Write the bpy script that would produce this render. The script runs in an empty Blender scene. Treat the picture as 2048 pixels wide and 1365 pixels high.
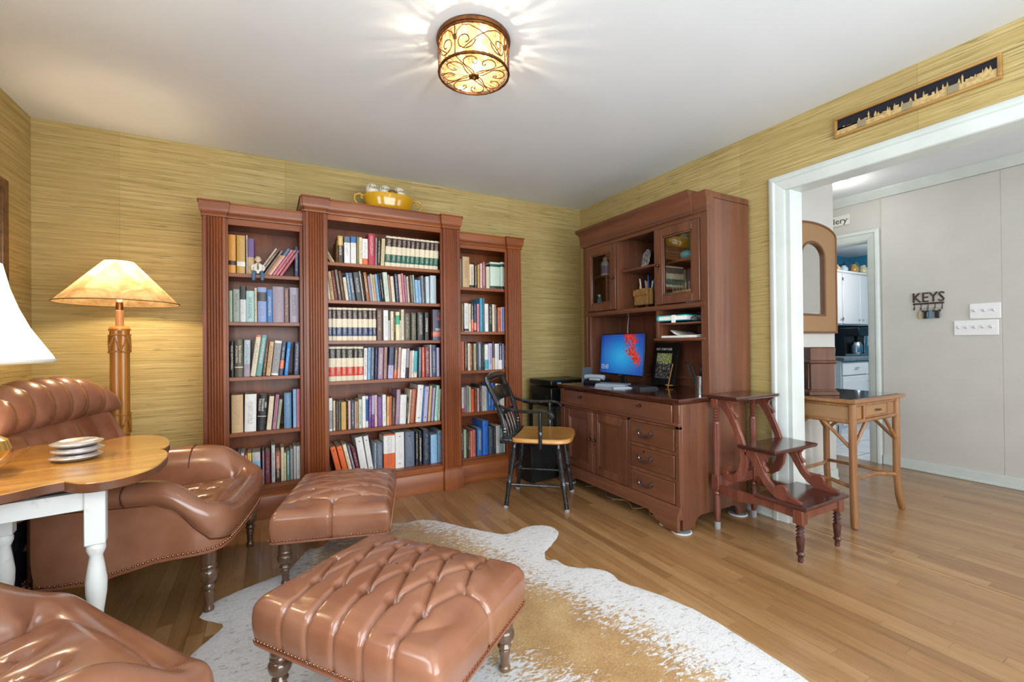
import bpy, bmesh, math, random
import numpy as np
from mathutils import Vector, Matrix

random.seed(7)
sc = bpy.context.scene
C = sc.collection
PI = math.pi

# ------------------------------------------------------------------ camera
CAM = (-2.754, -3.561, 1.105)
YAW, PITCH, ROLL, FPX = 0.502703, 0.005193, -0.010124, 884.5
cd = bpy.data.cameras.new('camera')
cam = bpy.data.objects.new('camera', cd)
C.objects.link(cam)
cd.sensor_fit = 'HORIZONTAL'
cd.sensor_width = 36.0
cd.lens = FPX / 2048 * 36.0
cd.clip_start = 0.02
cd.clip_end = 60
_f = Vector((math.sin(YAW), math.cos(YAW), 0))
_r = Vector((math.cos(YAW), -math.sin(YAW), 0))
_u = Vector((0, 0, 1))
_f2 = _f * math.cos(PITCH) + _u * math.sin(PITCH)
_u2 = _u * math.cos(PITCH) - _f * math.sin(PITCH)
_r3 = _r * math.cos(ROLL) + _u2 * math.sin(ROLL)
_u3 = _u2 * math.cos(ROLL) - _r * math.sin(ROLL)
cam.matrix_world = Matrix(((_r3.x, _u3.x, -_f2.x, CAM[0]), (_r3.y, _u3.y, -_f2.y, CAM[1]), (_r3.z, _u3.z, -_f2.z, CAM[2]), (0, 0, 0, 1)))
sc.camera = cam

# ------------------------------------------------------------------ world, daylight, exposure
w = bpy.data.worlds.new('world')
sc.world = w
w.use_nodes = True
bg = w.node_tree.nodes['Background']
bg.inputs[0].default_value = (0.80, 0.90, 1.0, 1)
bg.inputs[1].default_value = 1.6


def area(name, loc, rot, sx, sy, power, col=(1, 1, 1)):
    l = bpy.data.lights.new(name, 'AREA')
    l.shape = 'RECTANGLE'
    l.size, l.size_y, l.energy, l.color = sx, sy, power, col
    o = bpy.data.objects.new(name, l)
    o.location, o.rotation_euler = loc, rot
    C.objects.link(o)
    return o


# daylight through the rear window, an assumed side window and the hall window (all behind or beside the camera)
area('daylight_rear_window', (-1.9, -4.62, 1.30), (PI / 2, 0, 0), 2.9, 1.66, 96, (0.90, 0.96, 1.0))
area('daylight_added_side_window', (-4.12, -3.2, 1.35), (PI / 2, 0, -PI / 2), 1.5, 1.4, 40, (0.90, 0.96, 1.0))  # unseen side window, assumed and added for more fill light
area('daylight_hall_window', (1.1, -5.05, 1.35), (PI / 2, 0, 0), 1.7, 1.9, 32, (0.97, 0.985, 1.0))

sc.view_settings.view_transform = 'Standard'
sc.view_settings.look = 'None'
sc.view_settings.gamma = 1.0
sc.view_settings.use_curve_mapping = False
sc.view_settings.exposure = 0.74
sc.cycles.use_denoising = True
sc.cycles.max_bounces = 8
sc.cycles.diffuse_bounces = 4
sc.cycles.adaptive_threshold = 0.02
sc.cycles.transparent_max_bounces = 12
sc.cycles.caustics_reflective = False
sc.cycles.caustics_refractive = False
sc.cycles.sample_clamp_indirect = 6.0


# ------------------------------------------------------------------ helpers
def lin(c):
    if isinstance(c, str):
        c = tuple(int(c[i:i + 2], 16) for i in (1, 3, 5))
    return tuple((x / 255 / 12.92) if x / 255 <= 0.04045 else ((x / 255 + 0.055) / 1.055) ** 2.4 for x in c)


def rgba(c):
    return (*lin(c), 1)


def smooth01(a, b, x):
    t = min(1, max(0, (x - a) / (b - a)))
    return t * t * (3 - 2 * t)


class B:
    """collects geometry for one mesh object"""

    def __init__(s):
        s.v, s.f = [], []

    def add(s, v, f):
        n = len(s.v)
        s.v += [tuple(p) for p in v]
        s.f += [tuple(i + n for i in q) for q in f]
        return s

    def box(s, x0, x1, y0, y1, z0, z1):
        x0, x1 = min(x0, x1), max(x0, x1)
        y0, y1 = min(y0, y1), max(y0, y1)
        z0, z1 = min(z0, z1), max(z0, z1)
        return s.add([(x0, y0, z0), (x1, y0, z0), (x1, y1, z0), (x0, y1, z0), (x0, y0, z1), (x1, y0, z1), (x1, y1, z1), (x0, y1, z1)],
                     [(3, 2, 1, 0), (4, 5, 6, 7), (0, 1, 5, 4), (1, 2, 6, 5), (2, 3, 7, 6), (3, 0, 4, 7)])

    def obox(s, c, d, m):
        """oriented box: centre, half sizes, 3x3 rotation"""
        vs = [Vector(c) + m @ Vector((d[0] * a, d[1] * b, d[2] * e)) for e in (-1, 1) for b in (-1, 1) for a in (-1, 1)]
        return s.add(vs, [(2, 3, 1, 0), (4, 5, 7, 6), (0, 1, 5, 4), (1, 3, 7, 5), (3, 2, 6, 7), (2, 0, 4, 6)])

    def loft(s, rings, cap=True, closed=True):
        n = len(rings[0])
        base = len(s.v)
        for r in rings:
            s.v += [tuple(p) for p in r]
        for i in range(len(rings) - 1):
            for j in range(n if closed else n - 1):
                k = (j + 1) % n
                s.f.append((base + i * n + j, base + i * n + k, base + (i + 1) * n + k, base + (i + 1) * n + j))
        if cap and closed:
            s.f.append(tuple(base + j for j in reversed(range(n))))
            s.f.append(tuple(base + (len(rings) - 1) * n + j for j in range(n)))
        return s

    def rects(s, rows):
        """rows of (z, x0, x1, y0, y1) lofted upwards: mouldings, cornices, plinths"""
        return s.loft([[(x0, y0, z), (x1, y0, z), (x1, y1, z), (x0, y1, z)] for z, x0, x1, y0, y1 in rows])

    def lathe(s, prof, n=20, c=(0, 0, 0), m=None):
        rings = []
        for r, z in prof:
            ring = []
            for k in range(n):
                a = 2 * PI * k / n
                p = Vector((max(r, 1e-4) * math.cos(a), max(r, 1e-4) * math.sin(a), z))
                ring.append((m @ p if m else p) + Vector(c))
            rings.append(ring)
        return s.loft(rings)

    def tube(s, pts, r, n=8, closed=False):
        pts = [Vector(p) for p in pts]
        N = len(pts)
        rs = r if isinstance(r, (list, tuple)) else [r] * N
        rings, up = [], None
        for i, p in enumerate(pts):
            a = pts[(i - 1) % N] if (i > 0 or closed) else p
            b = pts[(i + 1) % N] if (i < N - 1 or closed) else p
            t = (b - a)
            t = t.normalized() if t.length > 1e-9 else Vector((0, 0, 1))
            if up is None:
                up = t.orthogonal().normalized()
            up = (up - t * up.dot(t))
            up = up.normalized() if up.length > 1e-6 else t.orthogonal().normalized()
            sd = t.cross(up)
            rings.append([p + (up * math.cos(2 * PI * k / n) + sd * math.sin(2 * PI * k / n)) * rs[i] for k in range(n)])
        if closed:
            rings.append(rings[0])
        return s.loft(rings, cap=not closed)

    def cyl(s, a, b, r0, r1=None, n=12):
        return s.tube([a, b], [r0, r0 if r1 is None else r1], n)

    def prism(s, poly, a, b, f):
        """extrude a 2d polygon from a to b, f(u, v, w) -> point"""
        return s.loft([[f(u, v, a) for u, v in poly], [f(u, v, b) for u, v in poly]])

    def ball(s, c, r, nu=14, nv=8):
        r = r if isinstance(r, (tuple, list)) else (r, r, r)
        rings = []
        for i in range(nv + 1):
            t = PI * min(max(i / nv, .004), .996)
            rings.append([(c[0] + r[0] * math.sin(t) * math.cos(2 * PI * k / nu), c[1] + r[1] * math.sin(t) * math.sin(2 * PI * k / nu), c[2] - r[2] * math.cos(t)) for k in range(nu)])
        return s.loft(rings)

    def grid(s, P):
        nu, nv = len(P), len(P[0])
        base = len(s.v)
        for row in P:
            s.v += [tuple(p) for p in row]
        for i in range(nu - 1):
            for j in range(nv - 1):
                s.f.append((base + i * nv + j, base + (i + 1) * nv + j, base + (i + 1) * nv + j + 1, base + i * nv + j + 1))
        return s

    def mesh(s, name, off=None):
        me = bpy.data.meshes.new(name)
        v = s.v if off is None else [(p[0] - off[0], p[1] - off[1], p[2] - off[2]) for p in s.v]
        me.from_pydata(v, [], s.f)
        me.update()
        return me


def obj(name, b, mat, parent=None, bev=0.0, seg=2, sub=0, ang=35, w=False, flat=False, fix=True, solid=0.0):
    """one mesh object; w=True: b is in world coordinates, parent is an unrotated Empty"""
    off = parent.location if (w and parent is not None) else None
    me = b.mesh(name, off) if isinstance(b, B) else b
    if fix and isinstance(b, B):
        bm = bmesh.new()
        bm.from_mesh(me)
        bmesh.ops.recalc_face_normals(bm, faces=bm.faces)
        bm.to_mesh(me)
        bm.free()
    o = bpy.data.objects.new(name, me)
    if not flat:
        me.polygons.foreach_set('use_smooth', [True] * len(me.polygons))
        if ang < 180:
            me.set_sharp_from_angle(angle=math.radians(ang))
    if mat is not None:
        me.materials.append(mat)
    if bev:
        m = o.modifiers.new('bevel', 'BEVEL')
        m.width, m.segments, m.limit_method, m.angle_limit = bev, seg, 'ANGLE', math.radians(40)
    if solid:
        m = o.modifiers.new('solid', 'SOLIDIFY')
        m.thickness, m.offset = solid, 0
    if sub:
        m = o.modifiers.new('sub', 'SUBSURF')
        m.levels = m.render_levels = sub
    C.objects.link(o)
    if parent is not None:
        o.parent = parent
    return o


def tag(o, label, cat, group=None, kind=None):
    o['label'] = label
    o['category'] = cat
    if group:
        o['group'] = group
    if kind:
        o['kind'] = kind
    return o


def thing(name, label, cat, loc=(0, 0, 0), rz=0.0, group=None):
    o = bpy.data.objects.new(name, None)
    o.empty_display_size = .05
    C.objects.link(o)
    o.location = loc
    o.rotation_euler = (0, 0, rz)
    return tag(o, label, cat, group)


def struct(name, b, mat, parent=None, **k):
    o = obj(name, b, mat, parent, **k)
    if parent is None:
        o['kind'] = 'structure'
    return o


def single(name, b, mat, label, cat, origin, group=None, **k):
    """a thing that is one mesh, with its origin at its base"""
    b.v = [(p[0] - origin[0], p[1] - origin[1], p[2] - origin[2]) for p in b.v]
    o = obj(name, b, mat, None, **k)
    o.location = origin
    return tag(o, label, cat, group)


def text(name, s, mat, parent, loc, right, up, size, align='CENTER', ext=.0006, sx=1.0, font=None):
    cu = bpy.data.curves.new(name, 'FONT')
    cu.body = s
    cu.size = size
    cu.align_x = align
    cu.align_y = 'CENTER'
    cu.extrude = ext
    cu.resolution_u = 2
    to = bpy.data.objects.new('tmp_text', cu)
    C.objects.link(to)
    dg = bpy.context.evaluated_depsgraph_get()
    me = bpy.data.meshes.new_from_object(to.evaluated_get(dg))
    bpy.data.objects.remove(to)
    bpy.data.curves.remove(cu)
    me.materials.clear()
    me.materials.append(mat)
    o = bpy.data.objects.new(name, me)
    C.objects.link(o)
    r, u = Vector(right).normalized(), Vector(up).normalized()
    n = r.cross(u)
    M = Matrix(((r.x * sx, u.x, n.x, loc[0]), (r.y * sx, u.y, n.y, loc[1]), (r.z * sx, u.z, n.z, loc[2]), (0, 0, 0, 1)))
    if parent is not None:
        o.parent = parent
    o.matrix_local = M
    return o


def copy_tree(o, parent=None):
    c = o.copy()
    C.objects.link(c)
    if parent is not None:
        c.parent = parent
        c.matrix_parent_inverse = Matrix()
    for ch in list(o.children):
        copy_tree(ch, c)
    return c


# ------------------------------------------------------------------ materials
def nodes(name):
    m = bpy.data.materials.new(name)
    m.use_nodes = True
    nt = m.node_tree
    return m, nt, nt.nodes['Principled BSDF']


def nd(nt, t, ins=None, **props):
    n = nt.nodes.new(t)
    for k, v in props.items():
        setattr(n, k, v)
    for k, v in (ins or {}).items():
        if hasattr(v, 'links') or hasattr(v, 'is_linked'):
            nt.links.new(v, n.inputs[k])
        else:
            n.inputs[k].default_value = v
    return n


def noise(nt, co, scale, sv=(1, 1, 1), detail=4, rough=.55, dist=0):
    mp = nd(nt, 'ShaderNodeMapping', {'Vector': co, 'Scale': sv})
    return nd(nt, 'ShaderNodeTexNoise', {'Vector': mp.outputs[0], 'Scale': scale, 'Detail': detail, 'Roughness': rough, 'Distortion': dist}).outputs['Fac']


def ramp(nt, fac, stops):
    r = nd(nt, 'ShaderNodeValToRGB', {'Fac': fac})
    e = r.color_ramp.elements
    while len(e) < len(stops):
        e.new(.5)
    for i, (p, c) in enumerate(stops):
        e[i].position = p
        e[i].color = rgba(c) if not isinstance(c, float) else (c, c, c, 1)
    return r.outputs[0]


def mixc(nt, a, b, fac, mode='MIX'):
    m = nd(nt, 'ShaderNodeMix', data_type='RGBA', blend_type=mode)
    for i, v in ((0, fac), (6, a), (7, b)):
        if hasattr(v, 'is_linked'):
            nt.links.new(v, m.inputs[i])
        else:
            m.inputs[i].default_value = v
    return m.outputs[2]


def maths(nt, op, a, b=0.0, c=0.0):
    m = nd(nt, 'ShaderNodeMath', operation=op)
    for i, v in enumerate((a, b, c)):
        if hasattr(v, 'is_linked'):
            nt.links.new(v, m.inputs[i])
        else:
            m.inputs[i].default_value = v
    return m.outputs[0]


def bump(nt, bs, h, strength, dist=.002):
    b = nd(nt, 'ShaderNodeBump', {'Height': h, 'Strength': strength, 'Distance': dist})
    nt.links.new(b.outputs[0], bs.inputs['Normal'])


_cache = {}


def mat(name, col, rough=.5, metal=0.0, spec=.5, coat=0.0, col2=None, sv=(1, 1, 1), scale=20, lo=.35, hi=.65, bmp=0.0, bscale=None, trans=0.0, ior=1.45, alpha=1.0, sheen=0.0, bdist=.002):
    if name in _cache:
        return _cache[name]
    m, nt, bs = nodes(name)
    bs.inputs['Base Color'].default_value = rgba(col)
    bs.inputs['Roughness'].default_value = rough
    bs.inputs['Metallic'].default_value = metal
    bs.inputs['Specular IOR Level'].default_value = spec
    bs.inputs['Coat Weight'].default_value = coat
    bs.inputs['Coat Roughness'].default_value = .12
    bs.inputs['Transmission Weight'].default_value = trans
    bs.inputs['IOR'].default_value = ior
    bs.inputs['Alpha'].default_value = alpha
    if sheen:
        bs.inputs['Sheen Weight'].default_value = sheen
    if col2 is not None or bmp:
        co = nd(nt, 'ShaderNodeTexCoord').outputs['Object']
        f = noise(nt, co, scale, sv)
        if col2 is not None:
            nt.links.new(ramp(nt, f, [(lo, col), (hi, col2)]), bs.inputs['Base Color'])
        if bmp:
            g = f if bscale is None else noise(nt, co, bscale, sv)
            bump(nt, bs, g, bmp, bdist)
    _cache[name] = m
    return m


def wood(name, dark, mid, light, axis='z', rough=.32, coat=.25, scale=9, bmp=.08, fine=.35, spec=.5):
    """grain stretched along one axis, with broad tone drift"""
    if name in _cache:
        return _cache[name]
    m, nt, bs = nodes(name)
    co = nd(nt, 'ShaderNodeTexCoord').outputs['Object']
    sv = {'x': (.12, 2.2, 2.2), 'y': (2.2, .12, 2.2), 'z': (2.2, 2.2, .12)}[axis]
    f = noise(nt, co, scale, sv, 6, .62, .6)
    g = noise(nt, co, scale * 6, sv, 3, .6)
    big = noise(nt, co, 2.2, (1, 1, 1), 2)
    c1 = ramp(nt, f, [(.30, dark), (.52, mid), (.72, light)])
    c2 = mixc(nt, c1, rgba(dark), maths(nt, 'MULTIPLY', ramp(nt, g, [(.5, 0.0), (.8, 1.0)]), fine))
    c3 = mixc(nt, c2, rgba(light), maths(nt, 'MULTIPLY', ramp(nt, big, [(.45, 0.0), (.75, 1.0)]), .3))
    nt.links.new(c3, bs.inputs['Base Color'])
    bs.inputs['Roughness'].default_value = rough
    bs.inputs['Coat Weight'].default_value = coat
    bs.inputs['Coat Roughness'].default_value = .15
    bs.inputs['Specular IOR Level'].default_value = spec
    bump(nt, bs, g, bmp, .001)
    _cache[name] = m
    return m


MAH = wood('mahogany', '#612d10', '#7b3d17', '#934f21', 'z', rough=.38, coat=.10, scale=5, fine=.10, bmp=.02, spec=.4)
MAHX = wood('mahogany_long', '#693313', '#84461d', '#9d5a2a', 'x', rough=.36, coat=.10, scale=5, fine=.12, bmp=.02, spec=.4)
DESK = wood('desk_wood', '#50301f', '#663e2b', '#7a4f3b', 'z', rough=.32, coat=.22, scale=4, fine=.15, bmp=.03, spec=.45)
DESKY = wood('desk_wood_long', '#523120', '#69402c', '#7e523c', 'y', rough=.32, coat=.22, scale=4, fine=.15, bmp=.03, spec=.45)
DESKTOP = wood('desk_top_wood', '#2a110b', '#3d1a12', '#51261a', 'y', rough=.12, coat=.6, scale=6)
STEPW = wood('step_wood', '#4f271c', '#6d3a2b', '#855040', 'z', rough=.33, scale=8)
STEPD = wood('step_dark_wood', '#2d1110', '#43201c', '#5b302a', 'y', rough=.2, coat=.5, scale=8)
RAT = wood('rattan_cane', '#6a4525', '#8c5f38', '#a67a50', 'z', rough=.35, scale=10)
OAKT = wood('honey_table_wood', '#9b6526', '#c08a3f', '#d6a75c', 'x', rough=.18, coat=.5, scale=5)
LAMPW = wood('bamboo_pole', '#8a531d', '#b0742c', '#c98f45', 'z', rough=.35, scale=7)
WALNUT = mat('walnut_edge', '#5c3826', .35, col2='#74492f', sv=(1, 1, .3), scale=12)
WHITE = mat('white_trim_paint', '#cdd5d1', .35, col2='#c5cdc9', scale=6)
HALLW = mat('hall_wall_paint', '#c6c4be', .55, col2='#c1bfb9', scale=3, bmp=.03, bscale=80)
CEIL = mat('ceiling_paint', '#dfe4e8', .9, col2='#dae0e4', scale=2, bmp=.02, bscale=120)
BLACKP = mat('black_plastic', '#141416', .35)
BLACKM = mat('matte_black', '#0d0d0f', .7)
CHROME = mat('brushed_steel', '#b9bdc2', .25, 1.0)
SILVER = mat('silver_plate', '#e6e6e8', .22, .75)
BRASS = mat('antique_brass', '#8a5a33', .35, 1.0)
BRONZE = mat('dark_bronze', '#4a3a33', .4, .8, col2='#6b5a50', scale=60)
PAPER = mat('paper_white', '#eceae4', .7)
PAGES = mat('book_pages', '#d9ccb0', .85, col2='#c5b694', sv=(40, 1, 1), scale=12)
CREAMP = mat('white_painted_wood', '#dfe2df', .45, col2='#c9c6b8', scale=26, lo=.6, hi=.78, bmp=.15)


def leather():
    m, nt, bs = nodes('tan_leather')
    co = nd(nt, 'ShaderNodeTexCoord').outputs['Object']
    a = noise(nt, co, 4, (1, 1, 1), 3)
    col = ramp(nt, a, [(.25, '#7b4b35'), (.5, '#916047'), (.78, '#a4765f')])
    nt.links.new(col, bs.inputs['Base Color'])
    bs.inputs['Roughness'].default_value = .27
    bs.inputs['Specular IOR Level'].default_value = .6
    bs.inputs['Coat Weight'].default_value = .35
    bs.inputs['Coat Roughness'].default_value = .12
    return m


LEATHER = leather()
LEGW = wood('turned_leg_wood', '#3f2c1f', '#5d4432', '#7a5c44', 'z', rough=.2, coat=.8, scale=8)
LEGW2 = LEGW
PIPING = mat('dark_piping', '#5a2c1b', .4)
NAIL = mat('nail_brass', '#9a6b4d', .28, 1.0)


def grasscloth():
    m, nt, bs = nodes('grasscloth_wallpaper')
    co = nd(nt, 'ShaderNodeTexCoord').outputs['Object']
    f1 = noise(nt, co, 1.0, (1.6, 1.6, 115), 5, .65)
    f2 = noise(nt, co, 1.0, (5, 5, 400), 3, .6)
    f3 = noise(nt, co, 1.0, (5.5, 5.5, 110), 2, .5)
    f4 = noise(nt, co, 1.0, (2.4, 2.4, 170), 2, .5)
    sx = nd(nt, 'ShaderNodeSeparateXYZ', {0: co})
    h = maths(nt, 'ADD', sx.outputs[0], sx.outputs[1])
    pid = maths(nt, 'FLOOR', maths(nt, 'DIVIDE', maths(nt, 'ADD', h, 20.03), .915))
    fr = maths(nt, 'FRACT', maths(nt, 'DIVIDE', maths(nt, 'ADD', h, 20.03), .915))
    wn = nd(nt, 'ShaderNodeTexWhiteNoise', {'W': pid}, noise_dimensions='1D').outputs[0]
    col = ramp(nt, f1, [(.30, '#8b7742'), (.5, '#b09a60'), (.70, '#cbb884')])
    col = mixc(nt, col, rgba('#cebc86'), maths(nt, 'MULTIPLY', ramp(nt, f2, [(.50, 0.0), (.72, 1.0)]), .5))
    col = mixc(nt, col, rgba('#63562e'), maths(nt, 'MULTIPLY', ramp(nt, f3, [(.62, 0.0), (.70, 1.0)]), .65))
    col = mixc(nt, col, rgba('#d9cb9b'), maths(nt, 'MULTIPLY', ramp(nt, f4, [(.66, 0.0), (.74, 1.0)]), .45))
    col = mixc(nt, col, rgba('#97824b'), maths(nt, 'MULTIPLY', wn, .28))
    seam = maths(nt, 'LESS_THAN', fr, .004)
    col = mixc(nt, col, rgba('#6f6136'), maths(nt, 'MULTIPLY', seam, .25))
    nt.links.new(col, bs.inputs['Base Color'])
    bs.inputs['Roughness'].default_value = .75
    bump(nt, bs, maths(nt, 'ADD', f1, f2), .35, .003)
    return m


GRASS = grasscloth()


def floorwood():
    m, nt, bs = nodes('oak_strip_floor')
    ge = nd(nt, 'ShaderNodeNewGeometry')
    oi = nd(nt, 'ShaderNodeObjectInfo')
    rnd = maths(nt, 'FRACT', maths(nt, 'ADD', oi.outputs['Random'], ge.outputs['Random Per Island']))
    off = nd(nt, 'ShaderNodeCombineXYZ', {0: maths(nt, 'MULTIPLY', rnd, 37.0), 1: maths(nt, 'MULTIPLY', rnd, 91.0), 2: 0.0}).outputs[0]
    co = nd(nt, 'ShaderNodeVectorMath', {0: ge.outputs['Position'], 1: off}, operation='ADD').outputs[0]
    f = noise(nt, co, 1.0, (26, 1.6, 1), 5, .62, 1.2)
    g = noise(nt, co, 1.0, (210, 7, 1), 3, .6)
    k = noise(nt, co, 1.0, (9, 3.5, 1), 3, .6, 2.0)
    col = ramp(nt, f, [(.28, '#75502f'), (.5, '#957047'), (.72, '#ab8658')])
    tone = ramp(nt, rnd, [(0.0, '#7a5433'), (.25, '#936b43'), (.6, '#a27a50'), (1.0, '#b38d62')])
    col = mixc(nt, col, tone, .55)
    col = mixc(nt, col, rgba('#5d3719'), maths(nt, 'MULTIPLY', ramp(nt, g, [(.52, 0.0), (.75, 1.0)]), .42))
    col = mixc(nt, col, rgba('#6a4120'), maths(nt, 'MULTIPLY', ramp(nt, k, [(.58, 0.0), (.72, 1.0)]), .35))
    nt.links.new(col, bs.inputs['Base Color'])
    bs.inputs['Roughness'].default_value = .3
    bs.inputs['Coat Weight'].default_value = .35
    bs.inputs['Coat Roughness'].default_value = .16
    bump(nt, bs, g, .06, .001)
    return m


OAK = floorwood()

# ------------------------------------------------------------------ the room shell
XL, H, YR = -3.95, 2.44, -4.45          # left wall, ceiling height, rear wall
OY0, OY1, OZ = -2.03, -3.95, 2.03       # wide cased opening in the right wall
struct('wall_back', B().box(XL - .12, .12, 0, .12, 0, H), GRASS, flat=True)
wl = B()
wl.box(XL - .12, XL, -2.45, 0, 0, H).box(XL - .12, XL, YR, -3.95, 0, H).box(XL - .12, XL, -3.95, -2.45, 0, .65).box(XL - .12, XL, -3.95, -2.45, 2.05, H)
struct('wall_left', wl, GRASS, flat=True)
wr = B()
wr.box(0, .06, OY0, 0, 0, H).box(0, .06, YR, OY1, 0, H).box(0, .06, OY1, OY0, OZ, H)
struct('wall_right', wr, GRASS, flat=True)
wh = B()
wh.box(.06, .12, OY0, 1.0, 0, H).box(.06, .12, -5.0, OY1, 0, H).box(.06, .12, OY1, OY0, OZ, H)
struct('wall_hall_side', wh, HALLW, flat=True)
wb = B()
wb.box(XL - .12, -3.35, YR - .12, YR, 0, H).box(-.45, .06, YR - .12, YR, 0, H).box(-3.35, -.45, YR - .12, YR, 0, .5).box(-3.35, -.45, YR - .12, YR, 2.12, H)
struct('wall_rear', wb, GRASS, flat=True)
struct('ceiling', B().box(XL - .12, .06, YR - .12, .12, H, H + .1), CEIL, flat=True)
struct('ceiling_hall', B().box(.06, 5.0, -5.0, 1.1, H, H + .1), CEIL, flat=True)

GLASS = nodes('window_glass')
_m, _nt, _bs = GLASS
_mx = nd(_nt, 'ShaderNodeMixShader', {0: .08, 1: nd(_nt, 'ShaderNodeBsdfTransparent').outputs[0], 2: nd(_nt, 'ShaderNodeBsdfGlossy', {'Roughness': .03}).outputs[0]})
_nt.links.new(_mx.outputs[0], _nt.nodes['Material Output'].inputs[0])
GLASS = _m


def window(name, a, b, z0, z1, fixed, axis, bars):
    """a sash window in a wall at x or y = fixed"""
    f = (lambda u, v, w: (u, v, w)) if axis == 'y' else (lambda u, v, w: (v, u, w))

    def bx(bb, u0, u1, v0, v1, w0, w1):
        p, q = f(u0, v0, w0), f(u1, v1, w1)
        bb.box(p[0], q[0], p[1], q[1], p[2], q[2])
    fr = B()
    bx(fr, a - .09, a, fixed - .02, fixed + .10, z0 - .09, z1 + .09)
    bx(fr, b, b + .09, fixed - .02, fixed + .10, z0 - .09, z1 + .09)
    bx(fr, a, b, fixed - .02, fixed + .10, z1, z1 + .09)
    bx(fr, a, b, fixed - .04, fixed + .10, z0 - .09, z0)
    root = struct(name, fr, WHITE, bev=.004)
    n = bars
    for k in range(1, n):
        u = a + (b - a) * k / n
        m = B()
        wd = .045 if k % 3 == 0 else .012
        bx(m, u - wd, u + wd, fixed + .03, fixed + .06, z0, z1)
        struct('muntin', m, WHITE, root)
    for z in (z0 + (z1 - z0) * .5,):
        m = B()
        bx(m, a, b, fixed + .025, fixed + .065, z - .02, z + .02)
        struct('muntin', m, WHITE, root)
    g = B()
    bx(g, a, b, fixed + .042, fixed + .046, z0, z1)
    struct('pane', g, GLASS, root, flat=True)
    return root


window('window_1', -3.35, -.45, .5, 2.12, YR - .08, 'y', 9)
window('window_2', -3.95, -2.45, .65, 2.05, XL - .09, 'x', 6)  # assumed window out of view, added to let in more fill

# ---- strip floor: boards run along y; the 300 that show largest are boards of their own
floor = struct('floor', B().box(XL - .12, 2.15, -5.0, 1.1, -.06, -.0125), mat('subfloor_dark', '#20140b', .8), flat=True)
rugpoly = []


def cproj(P):
    d = Vector(P) - Vector(CAM)
    z = d.dot(_f2)
    return (None if z < .05 else (1024 + FPX * d.dot(_r3) / z, 682.5 - FPX * d.dot(_u3) / z))


def in_poly(x, y, poly):
    c = False
    for i in range(len(poly)):
        (x1, y1), (x2, y2) = poly[i - 1], poly[i]
        if (y1 > y) != (y2 > y) and x < (x2 - x1) * (y - y1) / (y2 - y1) + x1:
            c = not c
    return c


RUG = [(-3.03, -1.70), (-3.00, -1.60), (-2.92, -1.478), (-2.985, -1.40), (-3.007, -1.345), (-2.96, -1.26), (-2.83, -1.19), (-2.70, -1.145), (-2.655, -1.08),
       (-2.60, -.975), (-2.565, -.925), (-2.51, -.93), (-2.43, -.83), (-2.33, -.74), (-2.2, -.74), (-2.10, -.80), (-2.02, -.838), (-1.93, -.839), (-1.85, -.90), (-1.778, -1.007), (-1.72, -1.10), (-1.668, -1.171), (-1.60, -1.26),
       (-1.566, -1.293), (-1.50, -1.295), (-1.437, -1.273), (-1.36, -1.27), (-1.295, -1.31), (-1.272, -1.37), (-1.30, -1.45), (-1.383, -1.52), (-1.475, -1.585), (-1.522, -1.645), (-1.515, -1.675), (-1.485, -1.684), (-1.475, -1.756),
       (-1.43, -1.81), (-1.376, -1.847), (-1.34, -1.89), (-1.332, -1.94), (-1.34, -2.01), (-1.30, -2.10), (-1.26, -2.193), (-1.225, -2.339), (-1.22, -2.46), (-1.222, -2.6), (-1.23, -2.762), (-1.26, -2.95), (-1.34, -3.12),
       (-1.30, -3.3), (-1.40, -3.42), (-1.58, -3.32), (-1.8, -3.25), (-2.1, -3.30), (-2.4, -3.22), (-2.62, -3.30), (-2.78, -3.42), (-2.9, -3.3), (-2.83, -3.1), (-2.86, -2.9), (-2.95, -2.65), (-2.98, -2.4), (-2.97, -2.15), (-3.05, -1.95), (-3.12, -1.82), (-3.10, -1.74)]
boards = []
rb = random.Random(11)
for x0, x1, y0, y1 in ((XL, .022, YR, 0), (.05, 2.03, -4.95, 1.0)):
    x = x0
    while x < x1 - .01:
        wd = min(.0572, x1 - x)
        y = y0 - rb.random() * .8
        while y < y1:
            L = rb.choice((.35, .55, .7, .9, 1.1, 1.35))
            a, b_ = max(y, y0), min(y + L, y1)
            if b_ - a > .03:
                boards.append((x, x + wd, a, b_))
            y += L
        x += wd
scored = []
for bd in boards:
    cx, cy = (bd[0] + bd[1]) / 2, (bd[2] + bd[3]) / 2
    s = 0
    for t in (.1, .3, .5, .7, .9):
        yy = bd[2] + (bd[3] - bd[2]) * t
        p = cproj((cx, yy, 0))
        if p and 0 <= p[0] <= 2048 and 0 <= p[1] <= 1365 and not in_poly(cx, yy, RUG) and not (cx < -3.05 or yy > -.33 and cx < 0) and not (-.68 < cx < 0 and yy > -1.78) and not (cx > .12 and yy > -1.72 and cx < 1.18):
            d = (Vector((cx, yy, 0)) - Vector(CAM)).dot(_f2)
            s += (bd[3] - bd[2]) / d ** 2.6
    scored.append((s, bd))
scored.sort(key=lambda q: -q[0])
G = .0004
unit = B().box(0, 1, 0, 1, -1, 0).mesh('plank')
unit.materials.append(OAK)
for s, bd in scored[:300]:
    o = bpy.data.objects.new('plank', unit)
    C.objects.link(o)
    o.parent = floor
    o.location = (bd[0] + G, bd[2] + G, rb.uniform(-.0003, 0))
    o.scale = (bd[1] - bd[0] - 2 * G, bd[3] - bd[2] - 2 * G, .012)
rest = B()
for s, bd in scored[300:]:
    rest.box(bd[0] + G, bd[1] - G, bd[2] + G, bd[3] - G, -.012, rb.uniform(-.0003, 0))
ro = obj('planks_beyond', rest, OAK, floor, flat=True, fix=False)
ro['kind'] = 'stuff'
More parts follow.
